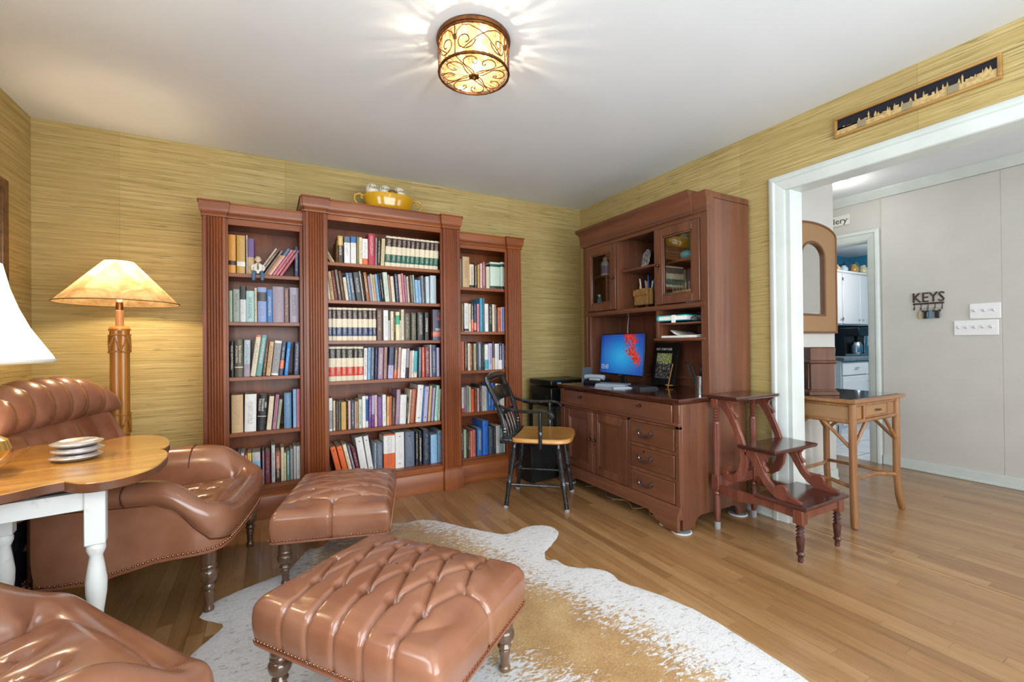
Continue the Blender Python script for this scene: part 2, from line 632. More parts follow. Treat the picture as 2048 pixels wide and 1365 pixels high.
struct('threshold_seam', B().rects([(-.012, .0235, .0485, OY1, OY0), (.001, .0245, .0475, OY1, OY0), (.003, .029, .043, OY1, OY0)]), OAK, floor)

# ---- trims of the wide opening: casing, jamb lining, baseboards
t1 = B()
cas = [(0, 0), (0, .022), (.012, .028), (.03, .028), (.036, .020), (.085, .014), (.092, .009), (.092, 0)]   # (across from the outside, out of the wall)
wdt = .092


def casing(bb, x, sgn, ya, yb, zt, jambs=True):
    """two legs and a mitred head round an opening ya > yb on a wall plane x, standing proud towards sgn"""
    for y_in, dirn in ((ya, 1), (yb, -1)):
        bb.loft([[(x + sgn * o, y_in + dirn * (wdt - a), 0) for a, o in cas], [(x + sgn * o, y_in + dirn * (wdt - a), zt + wdt - a) for a, o in cas]])
    bb.loft([[(x + sgn * o, ya + (wdt - a), zt + wdt - a) for a, o in cas], [(x + sgn * o, yb - (wdt - a), zt + wdt - a) for a, o in cas]])


casing(t1, 0, -1, OY0 + .012, OY1 - .012, OZ - .012)
casing(t1, .12, 1, OY0 + .012, OY1 - .012, OZ - .012)
t1.box(-.004, .124, OY0 - .014, OY0 + .0135, 0, OZ - .014).box(-.004, .124, OY1 - .0135, OY1 + .014, 0, OZ - .014).box(-.004, .124, OY1 - .0135, OY0 + .0135, OZ - .014, OZ + .0135)
struct('trim_1', t1, WHITE, bev=.0015)


def base_run(name, pts, m=WHITE):
    """baseboard: list of boxes along walls"""
    bb = B()
    for x0, x1, y0, y1, out in pts:
        ax, ay = (1 if x1 - x0 < .05 else 0), (1 if y1 - y0 < .05 else 0)
        bb.box(x0, x1, y0, y1, 0, .085)
        bb.box(x0 - (.006 if ax and out < 0 else 0), x1 + (.006 if ax and out > 0 else 0), y0 - (.006 if ay and out < 0 else 0), y1, 0, .02)
    return struct(name, bb, m, bev=.004)


base_run('baseboard_back', [(XL, 0, -.014, 0, -1)])
base_run('baseboard_left', [(XL, XL + .014, YR, -.014, 1)])
base_run('baseboard_right', [(-.014, 0, OY0 + .1, -.014, -1)])

# ---- the hall beyond the opening
XF = 2.03
wf = B()
wf.box(XF, XF + .12, -5.0, -1.614, 0, H).box(XF, XF + .12, -1.614, -.75, 2.02, H).box(XF, XF + .12, -.75, 1.0, 0, H)
wfar = struct('wall_hall_far', wf, HALLW, flat=True)
seams = [-1.706, -2.438, -3.66, -4.9]
for a, b_ in zip(seams, seams[1:]):
    obj('panel', B().box(XF - .006, XF, b_ + .0004, a - .0004, .005, 2.36), HALLW, wfar, bev=.001)
SX = 1.19
struct('wall_stub', B().box(.12, SX, -1.715, -1.60, 0, H).box(SX - .11, SX, -1.60, 1.0, 0, H), HALLW, flat=True)
struct('wall_hall_end', B().box(SX, XF, 1.0, 1.1, 0, H), HALLW, flat=True)
hr = B()
hr.box(.06, .25, -5.0, -4.9, 0, H).box(1.95, 2.15, -5.0, -4.9, 0, H).box(.25, 1.95, -5.0, -4.9, 0, .4).box(.25, 1.95, -5.0, -4.9, 2.3, H)
struct('wall_hall_rear', hr, HALLW, flat=True)
window('window_3', .25, 1.95, .4, 2.3, -4.99, 'y', 4)
t2 = B()
casing(t2, XF - .006, -1, -.762, -1.602, 2.008)
t2.box(XF - .01, XF + .12, -1.616, -1.60, 0, 2.01).box(XF - .01, XF + .12, -.764, -.748, 0, 2.01).box(XF - .01, XF + .12, -1.60, -.764, 2.0, 2.02)
struct('trim_2', t2, WHITE, bev=.0015)
base_run('baseboard_hall', [(XF - .02, XF - .006, -4.9, -1.70, -1), (.13, SX, -1.729, -1.715, -1)])
cr = B()
for P in ([(0, 0), (-.012, 0), (-.022, .02), (-.055, .055), (-.06, .075), (0, .075)],):
    cr.loft([[(XF - .004 + a, -4.9, H - .076 + z) for a, z in P], [(XF - .004 + a, .99, H - .076 + z) for a, z in P]])
struct('trim_3', cr, WHITE)

# ---- kitchen beyond the hall door
BLUE = mat('kitchen_blue_paint', '#2f7fa0', .6, col2='#2b7898', scale=3)
KX, KY = 4.72, -.27
struct('wall_kitchen_back', B().box(2.15, KX + .1, KY, KY + .1, 0, H), BLUE, flat=True)
struct('wall_kitchen_end', B().box(KX, KX + .1, -3.2, KY, 0, H), BLUE, flat=True)
struct('wall_kitchen_near', B().box(2.15, KX + .1, -3.3, -3.2, 0, H), BLUE, flat=True)
struct('wall_kitchen_hall_side', B().box(2.15, 2.17, -3.2, -1.63, 0, H).box(2.15, 2.17, -.74, KY, 0, H), BLUE, flat=True)
struct('ceiling_kitchen', B().box(2.15, KX, -3.2, KY, 2.31, 2.36), CEIL, flat=True)
TILE = mat('kitchen_tile', '#dfe1e2', .25, col2='#cfd3d6', scale=5)
kf = struct('floor_kitchen', B().box(2.15, KX, -3.2, KY, -.05, -.008), mat('tile_grout', '#9fa3a6', .8), flat=True)
tm = B().box(.004, .296, .004, .296, -.008, 0).mesh('tile')
tm.materials.append(TILE)
for i in range(8):
    for j in range(8):
        if 2.03 + .3 * i < KX and -2.9 + .3 * j + .3 < KY + .3:
            o = bpy.data.objects.new('tile', tm)
            C.objects.link(o)
            o.parent = kf
            o.location = (2.04 + .3 * i, -2.95 + .3 * j, 0)
kl = bpy.data.lights.new('kitchen_fill_light', 'POINT')  # bare lamp added to brighten the kitchen and its ceiling, no fitting
kl.energy, kl.shadow_soft_size, kl.color = 34, .12, (1, .96, .9)
ko = bpy.data.objects.new('kitchen_fill_light', kl)
ko.location = (3.3, -1.75, 1.95)
C.objects.link(ko)

# ------------------------------------------------------------------ the three-part bookcase
def fluted(bb, x0, x1, yb, yf, z0, z1, n=6):
    """pilaster with n rounded flutes cut into its face (face towards -y at yf)"""
    e = .013
    pts = [(x0, yb), (x0, yf)]
    step = (x1 - x0 - 2 * e) / n
    for k in range(n):
        a = x0 + e + k * step
        pts += [(a + step * .14, yf), (a + step * .24, yf + .005), (a + step * .5, yf + .0075), (a + step * .76, yf + .005), (a + step * .86, yf)]
    pts += [(x1, yf), (x1, yb)]
    bb.prism(pts, z0, z1, lambda u, v, w: (u, v, w))


def cornice(bb, x0, x1, yf, z0, z1, yb=-.01):
    h = z1 - z0
    rows = [(0, .001), (.04, .007), (.10, .008), (.14, .003), (.20, .003), (.25, .007), (.33, .012), (.42, .0145), (.5, .0155), (.9, .018), (.91, .023), (1.0, .023)]
    bb.rects([(z0 + h * t, x0 - o, x1 + o, yf - o, yb) for t, o in rows])


def bookcase(name, label, x0, x1, o0, o1, yf, ztop, zc, zo, shelves, pils, yb=-.02):
    """x0..x1 outer, o0..o1 opening, yf face, ztop top, zc cornice foot, zo opening head"""
    r = thing(name, label, 'bookcase', ((x0 + x1) / 2, (yf + yb) / 2, 0))
    wide = any(p[0] < o0 for p in pils) and any(p[1] > o1 for p in pils)
    obj('back_panel', B().box(x0 + .01, x1 - .01, yb - .012, yb, .1, zc), MAH, r, w=True)
    for a, b_ in ((x0, x0 + .02), (x1 - .02, x1)):
        obj('side_panel', B().box(a, b_, yf + .02, yb, .0, zc), MAH, r, w=True, bev=.0015)
    for z in shelves:
        obj('shelf', B().box(x0 + .02, x1 - .02, yf + .026, yb - .012, z - .024, z), MAHX, r, w=True, bev=.002)
    obj('top_board', B().box(x0 + .02, x1 - .02, yf + .02, yb - .012, zo + .02, zc), MAHX, r, w=True)
    st = [(x0, o0), (o1, x1)]
    for a, b_ in st:
        if b_ - a > .004:
            obj('stile', B().box(a, b_, yf, yf + .02, .15, zc), MAH, r, w=True, bev=.0015)
    obj('frieze', B().box(o0, o1, yf, yf + .02, zo, zc), MAHX, r, w=True, bev=.001)
    zb = min(shelves)
    obj('bottom_rail', B().box(o0, o1, yf - .004, yf + .026, .15, zb - .006), MAHX, r, w=True, bev=.002)
    pl = B().rects([(0, x0, x1, yf - .018, yb), (.128, x0, x1, yf - .018, yb), (.136, x0, x1, yf - .014, yb), (.142, x0, x1, yf - .013, yb), (.15, x0, x1, yf - .002, yb)])
    obj('plinth', pl, MAHX, r, w=True, bev=.001)
    cn = B()
    cornice(cn, x0, x1, yf, zc, ztop)
    co = obj('cornice', cn, MAHX, r, w=True, ang=25)
    for a, b_ in pils:
        p = B()
        fluted(p, a, b_, yf + .004, yf - .024, .165, zc - .004, 6)
        po = obj('pilaster', p, MAH, r, w=True, ang=25)
        q = B().rects([(0, a - .012, b_ + .012, yf - .046, yf + .01), (.140, a - .012, b_ + .012, yf - .046, yf + .01), (.15, a - .006, b_ + .006, yf - .040, yf + .01), (.158, a - .005, b_ + .005, yf - .038, yf + .01), (.17, a - .001, b_ + .001, yf - .026, yf + .01)])
        obj('pilaster_base', q, MAH, po, w=False).location = (0, 0, 0)
        k = B()
        cornice(k, a - .003, b_ + .003, yf - .024, zc - .004, ztop + .0012, yf + .03)
        obj('pilaster_capital', k, MAHX, po, ang=25)
        for ch in po.children:
            ch.matrix_parent_inverse = Matrix.Translation(-r.location)
    return r


bookcase('bookcase', 'low reddish wood bookcase wing with fluted pilaster beside the floor lamp', -3.105, -2.552, -2.972, -2.570, -.31, 1.992, 1.90, 1.862, (1.566, 1.258, .908, .555, .205), [(-3.098, -2.984)])
bookcase('bookcase', 'tall central reddish wood bookcase with two fluted pilasters, carrying the yellow bowl', -2.551, -1.451, -2.402, -1.606, -.36, 2.085, 1.987, 1.952, (1.673, 1.414, 1.135, .856, .515, .19), [(-2.538, -2.416), (-1.592, -1.466)])
bookcase('bookcase', 'low reddish wood bookcase wing with fluted pilaster behind the black armchair', -1.450, -.878, -1.426, -1.024, -.31, 1.988, 1.895, 1.865, (1.559, 1.203, .888, .55, .186), [(-1.010, -.886)])

# ------------------------------------------------------------------ books
PAL = dict(amber='#d8943a', black='#15151a', blue='#2f6fb0', blue_grey='#7f96ad', bright_blue='#1f8fe0', brown='#6b4a38', charcoal='#35353a', coral='#d9705a', cream='#dccfb4', crimson='#b8364e',
           damask='#b9c9d2', dark_brown='#3a231d', dark_grey='#4a4648', dark_navy='#1b2b44', dark_red='#73302a', dark_slate='#3f4c5c', emerald='#2aa77f', gold='#c99f52', golden_brown='#8f6a38', green='#1f5d4c', grey='#9a9a9c',
           grey_brown='#7d6f66', grey_green='#8f9a8e', grey_violet='#7d7690', lavender='#b7aed2', light_blue='#8db8dc', light_grey='#c3c2c2', lilac='#b3a0c8', lilac_grey='#a39bab', maroon='#6d2c3c', mauve='#9d7d95',
           mauve_brown='#7d5c58', mauve_grey='#a092a0', mint='#a5dcc6', navy='#2b3a5e', olive='#8a7f4c', olive_brown='#57503f', orange='#e0662f', orange_brown='#a5673f', orange_red='#d55a3a', orange_tan='#c98f5c',
           pale_green='#c3d6c5', pale_olive='#b7b48a', pale_orange='#e3b479', pale_pink='#dcb9b2', pale_sage='#c6d3c4', pale_tan='#e0c8a0', pale_teal='#a3c6c4', pale_yellow='#e5dcae', parchment='#cfc09a', periwinkle='#8c9fd0',
           pink='#d98a98', pink_brown='#b0857a', pink_mauve='#b07a94', purple='#75478f', red='#c8402a', rose='#a85a6c', rose_pink='#cf7d88', royal_blue='#2a6fd6', rust='#a75a40', sage='#aab89e', salmon='#e0937c', silver='#c9cdd0',
           silver_blue='#a9bac6', sky_blue='#86bbe4', slate='#5f6c80', steel_blue='#5f89ae', steel_grey='#a5b3bf', striped_brown='#5c4436', tan='#cbaa7c', teal='#5f9a9c', teal_blue='#2f8fae', teal_grey='#7f9a9c', turquoise='#3fb0b8',
           violet='#6a4c82', white='#e4e3e0', yellow='#e3bd58')


def attr(nt, name):
    return nd(nt, 'ShaderNodeAttribute', attribute_type='OBJECT', attribute_name=name)


def book_material():
    """spine print: one or two bands plus rows of small lettering, all read from the book's own properties"""
    m, nt, bs = nodes('book_cover')
    ge = nd(nt, 'ShaderNodeTexCoord').outputs['Generated']
    ob = nd(nt, 'ShaderNodeTexCoord').outputs['Object']
    xyz = nd(nt, 'ShaderNodeSeparateXYZ', {0: ge}).outputs
    z = xyz[2]
    col = attr(nt, 'c1').outputs['Color']
    for c, a in (('c2', 'b2'), ('c3', 'b3')):
        v = nd(nt, 'ShaderNodeSeparateXYZ', {0: attr(nt, a).outputs['Vector']}).outputs
        inside = maths(nt, 'MULTIPLY', maths(nt, 'GREATER_THAN', z, v[0]), maths(nt, 'LESS_THAN', z, v[1]))
        col = mixc(nt, col, attr(nt, c).outputs['Color'], inside)
    t = nd(nt, 'ShaderNodeSeparateXYZ', {0: attr(nt, 'tx').outputs['Vector']}).outputs
    rnd = nd(nt, 'ShaderNodeObjectInfo').outputs['Random']
    sh = nd(nt, 'ShaderNodeCombineXYZ', {0: rnd, 1: 0.0, 2: maths(nt, 'MULTIPLY', rnd, 9.0)}).outputs[0]
    co = nd(nt, 'ShaderNodeVectorMath', {0: ob, 1: sh}, operation='ADD').outputs[0]
    n = noise(nt, co, 1.0, (170, 1, 330), 2, .7)
    xin = maths(nt, 'LESS_THAN', maths(nt, 'ABSOLUTE', maths(nt, 'SUBTRACT', xyz[0], .5)), .22)
    ins = maths(nt, 'MULTIPLY', maths(nt, 'GREATER_THAN', z, t[0]), maths(nt, 'LESS_THAN', z, t[1]))
    mark = maths(nt, 'MULTIPLY', maths(nt, 'MULTIPLY', ins, xin), maths(nt, 'GREATER_THAN', n, t[2]))
    col = mixc(nt, col, attr(nt, 'ct').outputs['Color'], mark)
    wear = noise(nt, co, 30, (1, 1, 1), 3)
    col = mixc(nt, col, rgba('#8a8078'), maths(nt, 'MULTIPLY', ramp(nt, wear, [(.5, 0.0), (.85, 1.0)]), .22))
    nt.links.new(col, bs.inputs['Base Color'])
    bs.inputs['Roughness'].default_value = .42
    return m


BOOKM = book_material()
WORDS = 'first second third fourth fifth sixth seventh eighth ninth tenth eleventh twelfth thirteenth fourteenth fifteenth sixteenth seventeenth eighteenth nineteenth twentieth'.split()
WORDS += ['twenty-' + k for k in WORDS[:9]] + ['thirtieth'] + ['thirty-' + k for k in WORDS[:9]] + ['fortieth']
BOOKS = """L1 -0.255 1.566|-2.977 0.042 0.246 0 amber:band,dark_brown,.22,.33;-2.930 0.046 0.247 0 gold:band,white,.2,.32;-2.878 0.007 0.252 0 white;-2.870 0.037 0.232 0 tan:band,violet,.48,1;-2.823 0.011 0.210 32 cream;-2.807 0.014 0.204 32 mauve_brown;-2.782 0.011 0.197 32 grey;-2.767 0.012 0.161 32 orange_tan;-2.752 0.016 0.214 32 pale_pink:band,steel_blue,.74,1;-2.730 0.014 0.208 32 pink;-2.711 0.014 0.208 32 pink;-2.689 0.014 0.209 32 rose_pink;-2.598 0.024 0.206 0 navy
L2 -0.255 1.258|-2.974 0.019 0.199 0 sage;-2.952 0.037 0.209 0 grey_green;-2.914 0.033 0.230 0 silver:band,black,.63,1;-2.880 0.044 0.202 0 pale_teal;-2.834 0.014 0.223 0 cream;-2.816 0.050 0.229 0 periwinkle:band,dark_grey,.6,.86;-2.764 0.033 0.216 0 blue;-2.730 0.065 0.237 0 mauve_grey;-2.663 0.028 0.230 0 mauve_brown;-2.630 0.054 0.236 0 lilac_grey
L3 -0.255 0.908|-2.971 0.022 0.227 0 black;-2.945 0.046 0.239 0 olive_brown;-2.897 0.035 0.235 1 silver_blue:band,mauve_grey,0,.35;-2.860 0.029 0.268 7.5 cream:band,coral,.95,1;-2.829 0.032 0.268 7.5 teal;-2.793 0.017 0.228 6 brown;-2.773 0.027 0.224 6 tan;-2.742 0.041 0.229 6 white:band,grey,.06,.93;-2.698 0.025 0.219 5.5 navy:band,orange,.2,.45;-2.666 0.022 0.219 5.5 bright_blue;-2.609 0.033 0.219 2 navy
L4 -0.255 0.555|-2.964 0.063 0.239 0 tan;-2.894 0.064 0.239 1 white;-2.827 0.049 0.230 4 black;-2.772 0.029 0.218 5 cream;-2.738 0.021 0.227 5.5 pink_mauve;-2.715 0.018 0.194 6 sage;-2.668 0.043 0.234 0 steel_blue;-2.615 0.021 0.257 0 light_blue;-2.592 0.019 0.256 0 pink
L5 -0.24 0.205|-2.936 0.016 0.216 0 grey;-2.916 0.017 0.213 0 white;-2.894 0.012 0.197 0 salmon;-2.880 0.023 0.208 0 yellow;-2.850 0.045 0.209 -1 sky_blue:band,light_grey,.72,1;-2.796 0.011 0.213 0 mauve;-2.781 0.029 0.204 0 maroon;-2.744 0.021 0.243 0 light_grey;-2.720 0.028 0.193 0 rust:band,dark_brown,0,.45;-2.689 0.018 0.222 0 cream;-2.670 0.012 0.182 0 pale_yellow;-2.655 0.018 0.192 0 teal;-2.634 0.018 0.204 0 grey;-2.613 0.016 0.222 0 light_grey;-2.595 0.022 0.219 0 white
C1 -0.3 1.673|-2.377 0.011 0.112 -30 tan;-2.362 0.012 0.113 -30 pale_tan;-2.339 0.007 0.156 0 golden_brown;-2.331 0.035 0.191 0 dark_brown:band,gold,.66,1;-2.289 0.039 0.191 0 white:band,slate,.78,1;-2.246 0.037 0.194 0 white:band,blue,.78,1;-2.205 0.014 0.195 0 olive;-2.190 0.023 0.195 0 cream;-2.166 0.037 0.188 0 white:band,orange,0,.25;-2.125 0.044 0.228 0 crimson;-2.079 0.013 0.202 1 grey;-2.064 0.019 0.208 2 dark_brown;-2.041 0.026 0.202 3 parchment;-2.011 0.044 0.225 3.5 cream:set,green;-1.967 0.036 0.225 3.5 cream:set,green;-1.931 0.037 0.225 3.5 cream:set,green;-1.894 0.035 0.225 3.5 cream:set,green;-1.859 0.031 0.225 3.5 cream:set,green;-1.828 0.035 0.224 3.5 cream:set,green;-1.792 0.035 0.224 3.5 cream:set,green;-1.756 0.040 0.224 3.5 cream:set,green;-1.715 0.036 0.224 3.5 cream:set,green;-1.678 0.032 0.224 3.5 cream:set,green;-1.646 0.040 0.224 3.5 cream:set,green
C2 -0.3 1.414|-2.394 0.017 0.183 -7 cream;-2.374 0.020 0.198 -7 tan;-2.352 0.021 0.206 -7.5 dark_red;-2.326 0.018 0.213 -7.5 grey_brown;-2.303 0.018 0.206 -7.5 brown;-2.281 0.021 0.164 -7 cream;-2.257 0.018 0.196 -7 steel_blue;-2.238 0.023 0.198 -7 slate;-2.209 0.040 0.203 -7 charcoal;-2.165 0.008 0.214 -7 white;-2.155 0.011 0.204 -7 black;-2.140 0.021 0.208 -6.5 orange_brown;-2.116 0.020 0.181 -6 mauve_grey;-2.094 0.009 0.200 -6 white;-2.083 0.017 0.195 -6 tan;-2.064 0.017 0.199 -6 sky_blue;-2.045 0.013 0.206 -6 navy;-2.030 0.014 0.207 -6 black;-2.009 0.033 0.217 -5 pale_sage;-1.973 0.011 0.202 -5 pink_brown;-1.959 0.024 0.191 -4.5 cream;-1.928 0.021 0.210 -4 navy;-1.902 0.022 0.210 -4 pale_pink;-1.876 0.014 0.218 -4 pink;-1.859 0.014 0.206 -4 mauve;-1.841 0.013 0.198 -3.5 cream;-1.814 0.016 0.209 -3.5 grey_brown;-1.795 0.012 0.212 -3.5 pale_teal;-1.779 0.022 0.176 -3.5 light_blue;-1.755 0.017 0.175 -3.5 light_blue;-1.731 0.016 0.210 -2.5 grey;-1.702 0.027 0.207 -1 damask;-1.669 0.047 0.217 0 damask
C3 -0.3 1.135|-2.397 0.025 0.229 0 cream:set,navy;-2.371 0.026 0.229 0 cream:set,navy;-2.345 0.038 0.229 0 cream:set,navy;-2.307 0.035 0.230 0 cream:set,navy;-2.272 0.033 0.230 0 cream:set,navy;-2.239 0.037 0.230 0 cream:set,navy;-2.201 0.029 0.230 0 cream:set,navy;-2.172 0.042 0.231 0 cream:set,navy;-2.129 0.028 0.231 0 cream:set,navy;-2.101 0.026 0.231 0 cream:set,navy;-2.070 0.037 0.221 0 brown;-2.024 0.035 0.220 0 white;-1.988 0.012 0.146 0 light_grey;-1.972 0.023 0.213 0 cream;-1.947 0.010 0.207 0 brown;-1.935 0.029 0.210 0 pale_yellow:band,emerald,.56,.88;-1.905 0.009 0.148 0 white;-1.894 0.022 0.228 0 cream;-1.868 0.042 0.201 0 olive_brown;-1.819 0.038 0.204 0 olive_brown;-1.772 0.050 0.210 0 black;-1.716 0.033 0.211 0 black
C4 -0.3 0.856|-2.398 0.008 0.239 0 cream:set,red;-2.390 0.039 0.238 0 cream:set,red;-2.351 0.038 0.238 0 cream:set,red;-2.313 0.033 0.238 0 cream:set,red;-2.280 0.048 0.237 0 cream:set,red;-2.231 0.027 0.237 0 cream:set,red;-2.204 0.038 0.236 0 cream:set,red;-2.165 0.023 0.225 1 white;-2.139 0.020 0.229 1.5 light_blue;-2.117 0.022 0.229 1.5 slate;-2.089 0.017 0.228 1.5 navy;-2.068 0.037 0.227 2 mauve;-2.026 0.022 0.230 2 pink_brown;-1.995 0.038 0.230 3 lavender:band,navy,.42,1;-1.953 0.022 0.227 3 brown:band,orange,0,.27;-1.925 0.018 0.226 3 pale_pink;-1.902 0.035 0.216 3 white;-1.864 0.020 0.219 3 grey:band,black,0,.35;-1.840 0.016 0.199 3 pale_pink;-1.822 0.016 0.203 2.5 white;-1.804 0.025 0.198 2 turquoise:band,cream,0,.2;-1.766 0.020 0.226 1 slate;-1.739 0.021 0.226 0 orange_red;-1.714 0.035 0.226 -0.5 maroon;-1.674 0.009 0.245 0 white;-1.662 0.037 0.243 0 navy;-1.623 0.023 0.222 0 lavender
C5 -0.29 0.515|-2.397 0.024 0.225 0 white:band,grey,.05,.62;-2.369 0.015 0.205 0 cream;-2.350 0.017 0.200 0 brown;-2.331 0.009 0.198 0 teal_grey;-2.316 0.033 0.192 0 gold;-2.281 0.009 0.191 0 dark_brown;-2.270 0.017 0.198 0 pale_pink;-2.250 0.022 0.200 0 dark_slate;-2.226 0.011 0.191 0 pale_pink;-2.213 0.010 0.190 0 tan;-2.199 0.021 0.203 0 pale_sage;-2.175 0.024 0.224 0 white;-2.149 0.015 0.223 0 white:band,blue,.2,.9;-2.132 0.018 0.222 1 purple;-2.112 0.018 0.224 1 purple:band,lavender,.4,1;-2.090 0.019 0.227 0 pale_pink;-2.068 0.031 0.213 0 purple;-2.034 0.026 0.225 0 white;-2.004 0.019 0.209 1 pale_orange;-1.983 0.014 0.212 1 coral;-1.967 0.022 0.202 2 striped_brown;-1.942 0.028 0.256 3 mauve;-1.911 0.047 0.214 2.5 white;-1.862 0.009 0.195 3 charcoal;-1.851 0.014 0.251 5 cream;-1.835 0.033 0.252 5 rust;-1.799 0.006 0.251 5 rust;-1.790 0.044 0.281 4.5 white:binder;-1.743 0.010 0.276 4.5 blue;-1.732 0.030 0.266 4.5 lavender:binder;-1.695 0.019 0.271 4.5 tan;-1.667 0.016 0.254 4.5 lilac;-1.642 0.024 0.270 4.5 mint;-1.613 0.016 0.241 3 cream
C6 -0.285 0.19|-2.395 0.027 0.224 -14 dark_brown;-2.342 0.034 0.214 -13 orange:binder;-2.300 0.034 0.213 -13 orange:binder;-2.260 0.024 0.224 -13 cream;-2.231 0.016 0.214 -13 grey_violet;-2.211 0.022 0.193 -12 maroon;-2.184 0.047 0.260 -9 white:binder;-2.130 0.033 0.264 -8.5 white:binder;-2.091 0.012 0.206 0 steel_grey;-2.076 0.041 0.203 0 slate;-2.026 0.082 0.257 0 orange:band,white,.46,.96;-1.941 0.064 0.264 0 white:binder;-1.868 0.069 0.260 0 slate:binder;-1.791 0.023 0.259 0 black;-1.765 0.025 0.256 0 black;-1.730 0.052 0.260 0 dark_navy;-1.671 0.051 0.218 0 light_blue;-1.615 0.031 0.245 0 blue_grey:binder
R1 -0.255 1.559|-1.406 0.015 0.229 0 grey_brown;-1.383 0.060 0.250 0 tan;-1.322 0.039 0.192 0 cream:band,black,.02,.12;-1.277 0.021 0.205 0 dark_brown;-1.251 0.019 0.194 0 gold;-1.227 0.020 0.206 0 pale_pink;-1.204 0.022 0.221 0 rose;-1.172 0.032 0.185 0 cream;-1.135 0.092 0.226 0 pale_green:greenset;-1.039 0.040 0.232 0 pale_green:greenset
R2 -0.255 1.203|-1.391 0.008 0.224 0 tan;-1.382 0.007 0.222 0 charcoal;-1.372 0.037 0.230 0 white:band,black,.02,.1;-1.333 0.021 0.226 0 cream;-1.310 0.020 0.228 0 charcoal:band,orange_red,0,.43;-1.286 0.020 0.228 0 navy:band,salmon,.05,.32;-1.259 0.021 0.227 0 pink;-1.234 0.028 0.276 0 teal_blue;-1.203 0.012 0.279 0 slate;-1.188 0.033 0.231 0 white;-1.152 0.029 0.222 0 black;-1.120 0.022 0.228 0 cream;-1.097 0.014 0.226 0 grey_brown;-1.081 0.013 0.185 0 black;-1.067 0.025 0.204 0 orange;-1.040 0.012 0.207 0 lavender;-1.022 0.019 0.210 0 periwinkle
R3 -0.255 0.888|-1.409 0.013 0.234 0 pink_brown;-1.393 0.017 0.234 0 orange;-1.373 0.026 0.232 0 dark_brown;-1.344 0.022 0.220 0 cream;-1.321 0.012 0.218 0 rust;-1.303 0.011 0.217 0 brown;-1.290 0.019 0.217 0 pale_olive;-1.269 0.013 0.231 0 charcoal;-1.252 0.028 0.228 0 slate;-1.222 0.014 0.226 0 black;-1.206 0.012 0.221 0 charcoal;-1.191 0.030 0.209 0 white:band,turquoise,.03,.4;-1.159 0.036 0.218 0 lavender;-1.120 0.017 0.232 0 tan:band,dark_brown,.42,1;-1.097 0.018 0.215 0 white;-1.076 0.014 0.215 0 white;-1.060 0.028 0.222 0 navy:band,white,0,.35;-1.026 0.010 0.214 0 lilac;-1.015 0.013 0.199 0 black
R4 -0.25 0.55|-1.398 0.019 0.203 0 white:band,red,0,.18;-1.378 0.017 0.207 0 mauve;-1.359 0.026 0.216 0 grey_green;-1.333 0.015 0.205 0 cream;-1.315 0.026 0.186 0 orange;-1.285 0.022 0.186 0 dark_red;-1.261 0.016 0.188 0 pale_pink;-1.243 0.014 0.217 0 charcoal;-1.228 0.011 0.201 0 mauve;-1.216 0.018 0.206 0 cream;-1.196 0.013 0.202 0 white;-1.182 0.012 0.201 0 light_blue;-1.165 0.027 0.197 0 blue;-1.136 0.023 0.227 0 royal_blue;-1.112 0.015 0.226 0 dark_navy;-1.096 0.022 0.217 0 white;-1.072 0.025 0.213 0 light_grey;-1.046 0.017 0.209 0 cream;-1.027 0.019 0.203 0 white
R5 -0.25 0.186|-1.408 0.020 0.231 0 charcoal;-1.385 0.024 0.226 0 sage;-1.359 0.014 0.221 0 dark_brown;-1.343 0.014 0.207 0 brown;-1.325 0.014 0.208 0 salmon;-1.308 0.028 0.215 0 coral;-1.266 0.045 0.225 0 blue;-1.215 0.049 0.280 0 royal_blue:binder;-1.160 0.042 0.223 0 dark_slate;-1.117 0.020 0.223 0 black;-1.094 0.035 0.229 0 silver;-1.057 0.033 0.204 0 teal_grey;-1.021 0.012 0.214 0 white"""
SIDE = {'L': 'lamp-side bookcase', 'C': 'central bookcase', 'R': 'chair-side bookcase'}
rk = random.Random(5)
LUM = lambda c: .3 * c[0] + .6 * c[1] + .1 * c[2]


def book_mesh(wd, hh, dp, binder):
    """C-shaped cover with a slightly rounded spine (spine towards -y), origin at bottom left of the spine"""
    t = min(.0028, wd * .22)
    k = .0022 if not binder else .0
    cov = B()
    out = [(0, dp), (0, .004), (wd * .12, .001 - k * .4), (wd * .5, -k), (wd * .88, .001 - k * .4), (wd, .004), (wd, dp)]
    inn = [(wd - t, dp), (wd - t, .006), (wd * .5, .0045), (t, .006), (t, dp)]
    cov.prism(out + inn, 0, hh, lambda u, v, z: (u, v, z))
    pg = B().box(t, wd - t, .0055, dp - .005, .0035, hh - .004)
    return cov, pg


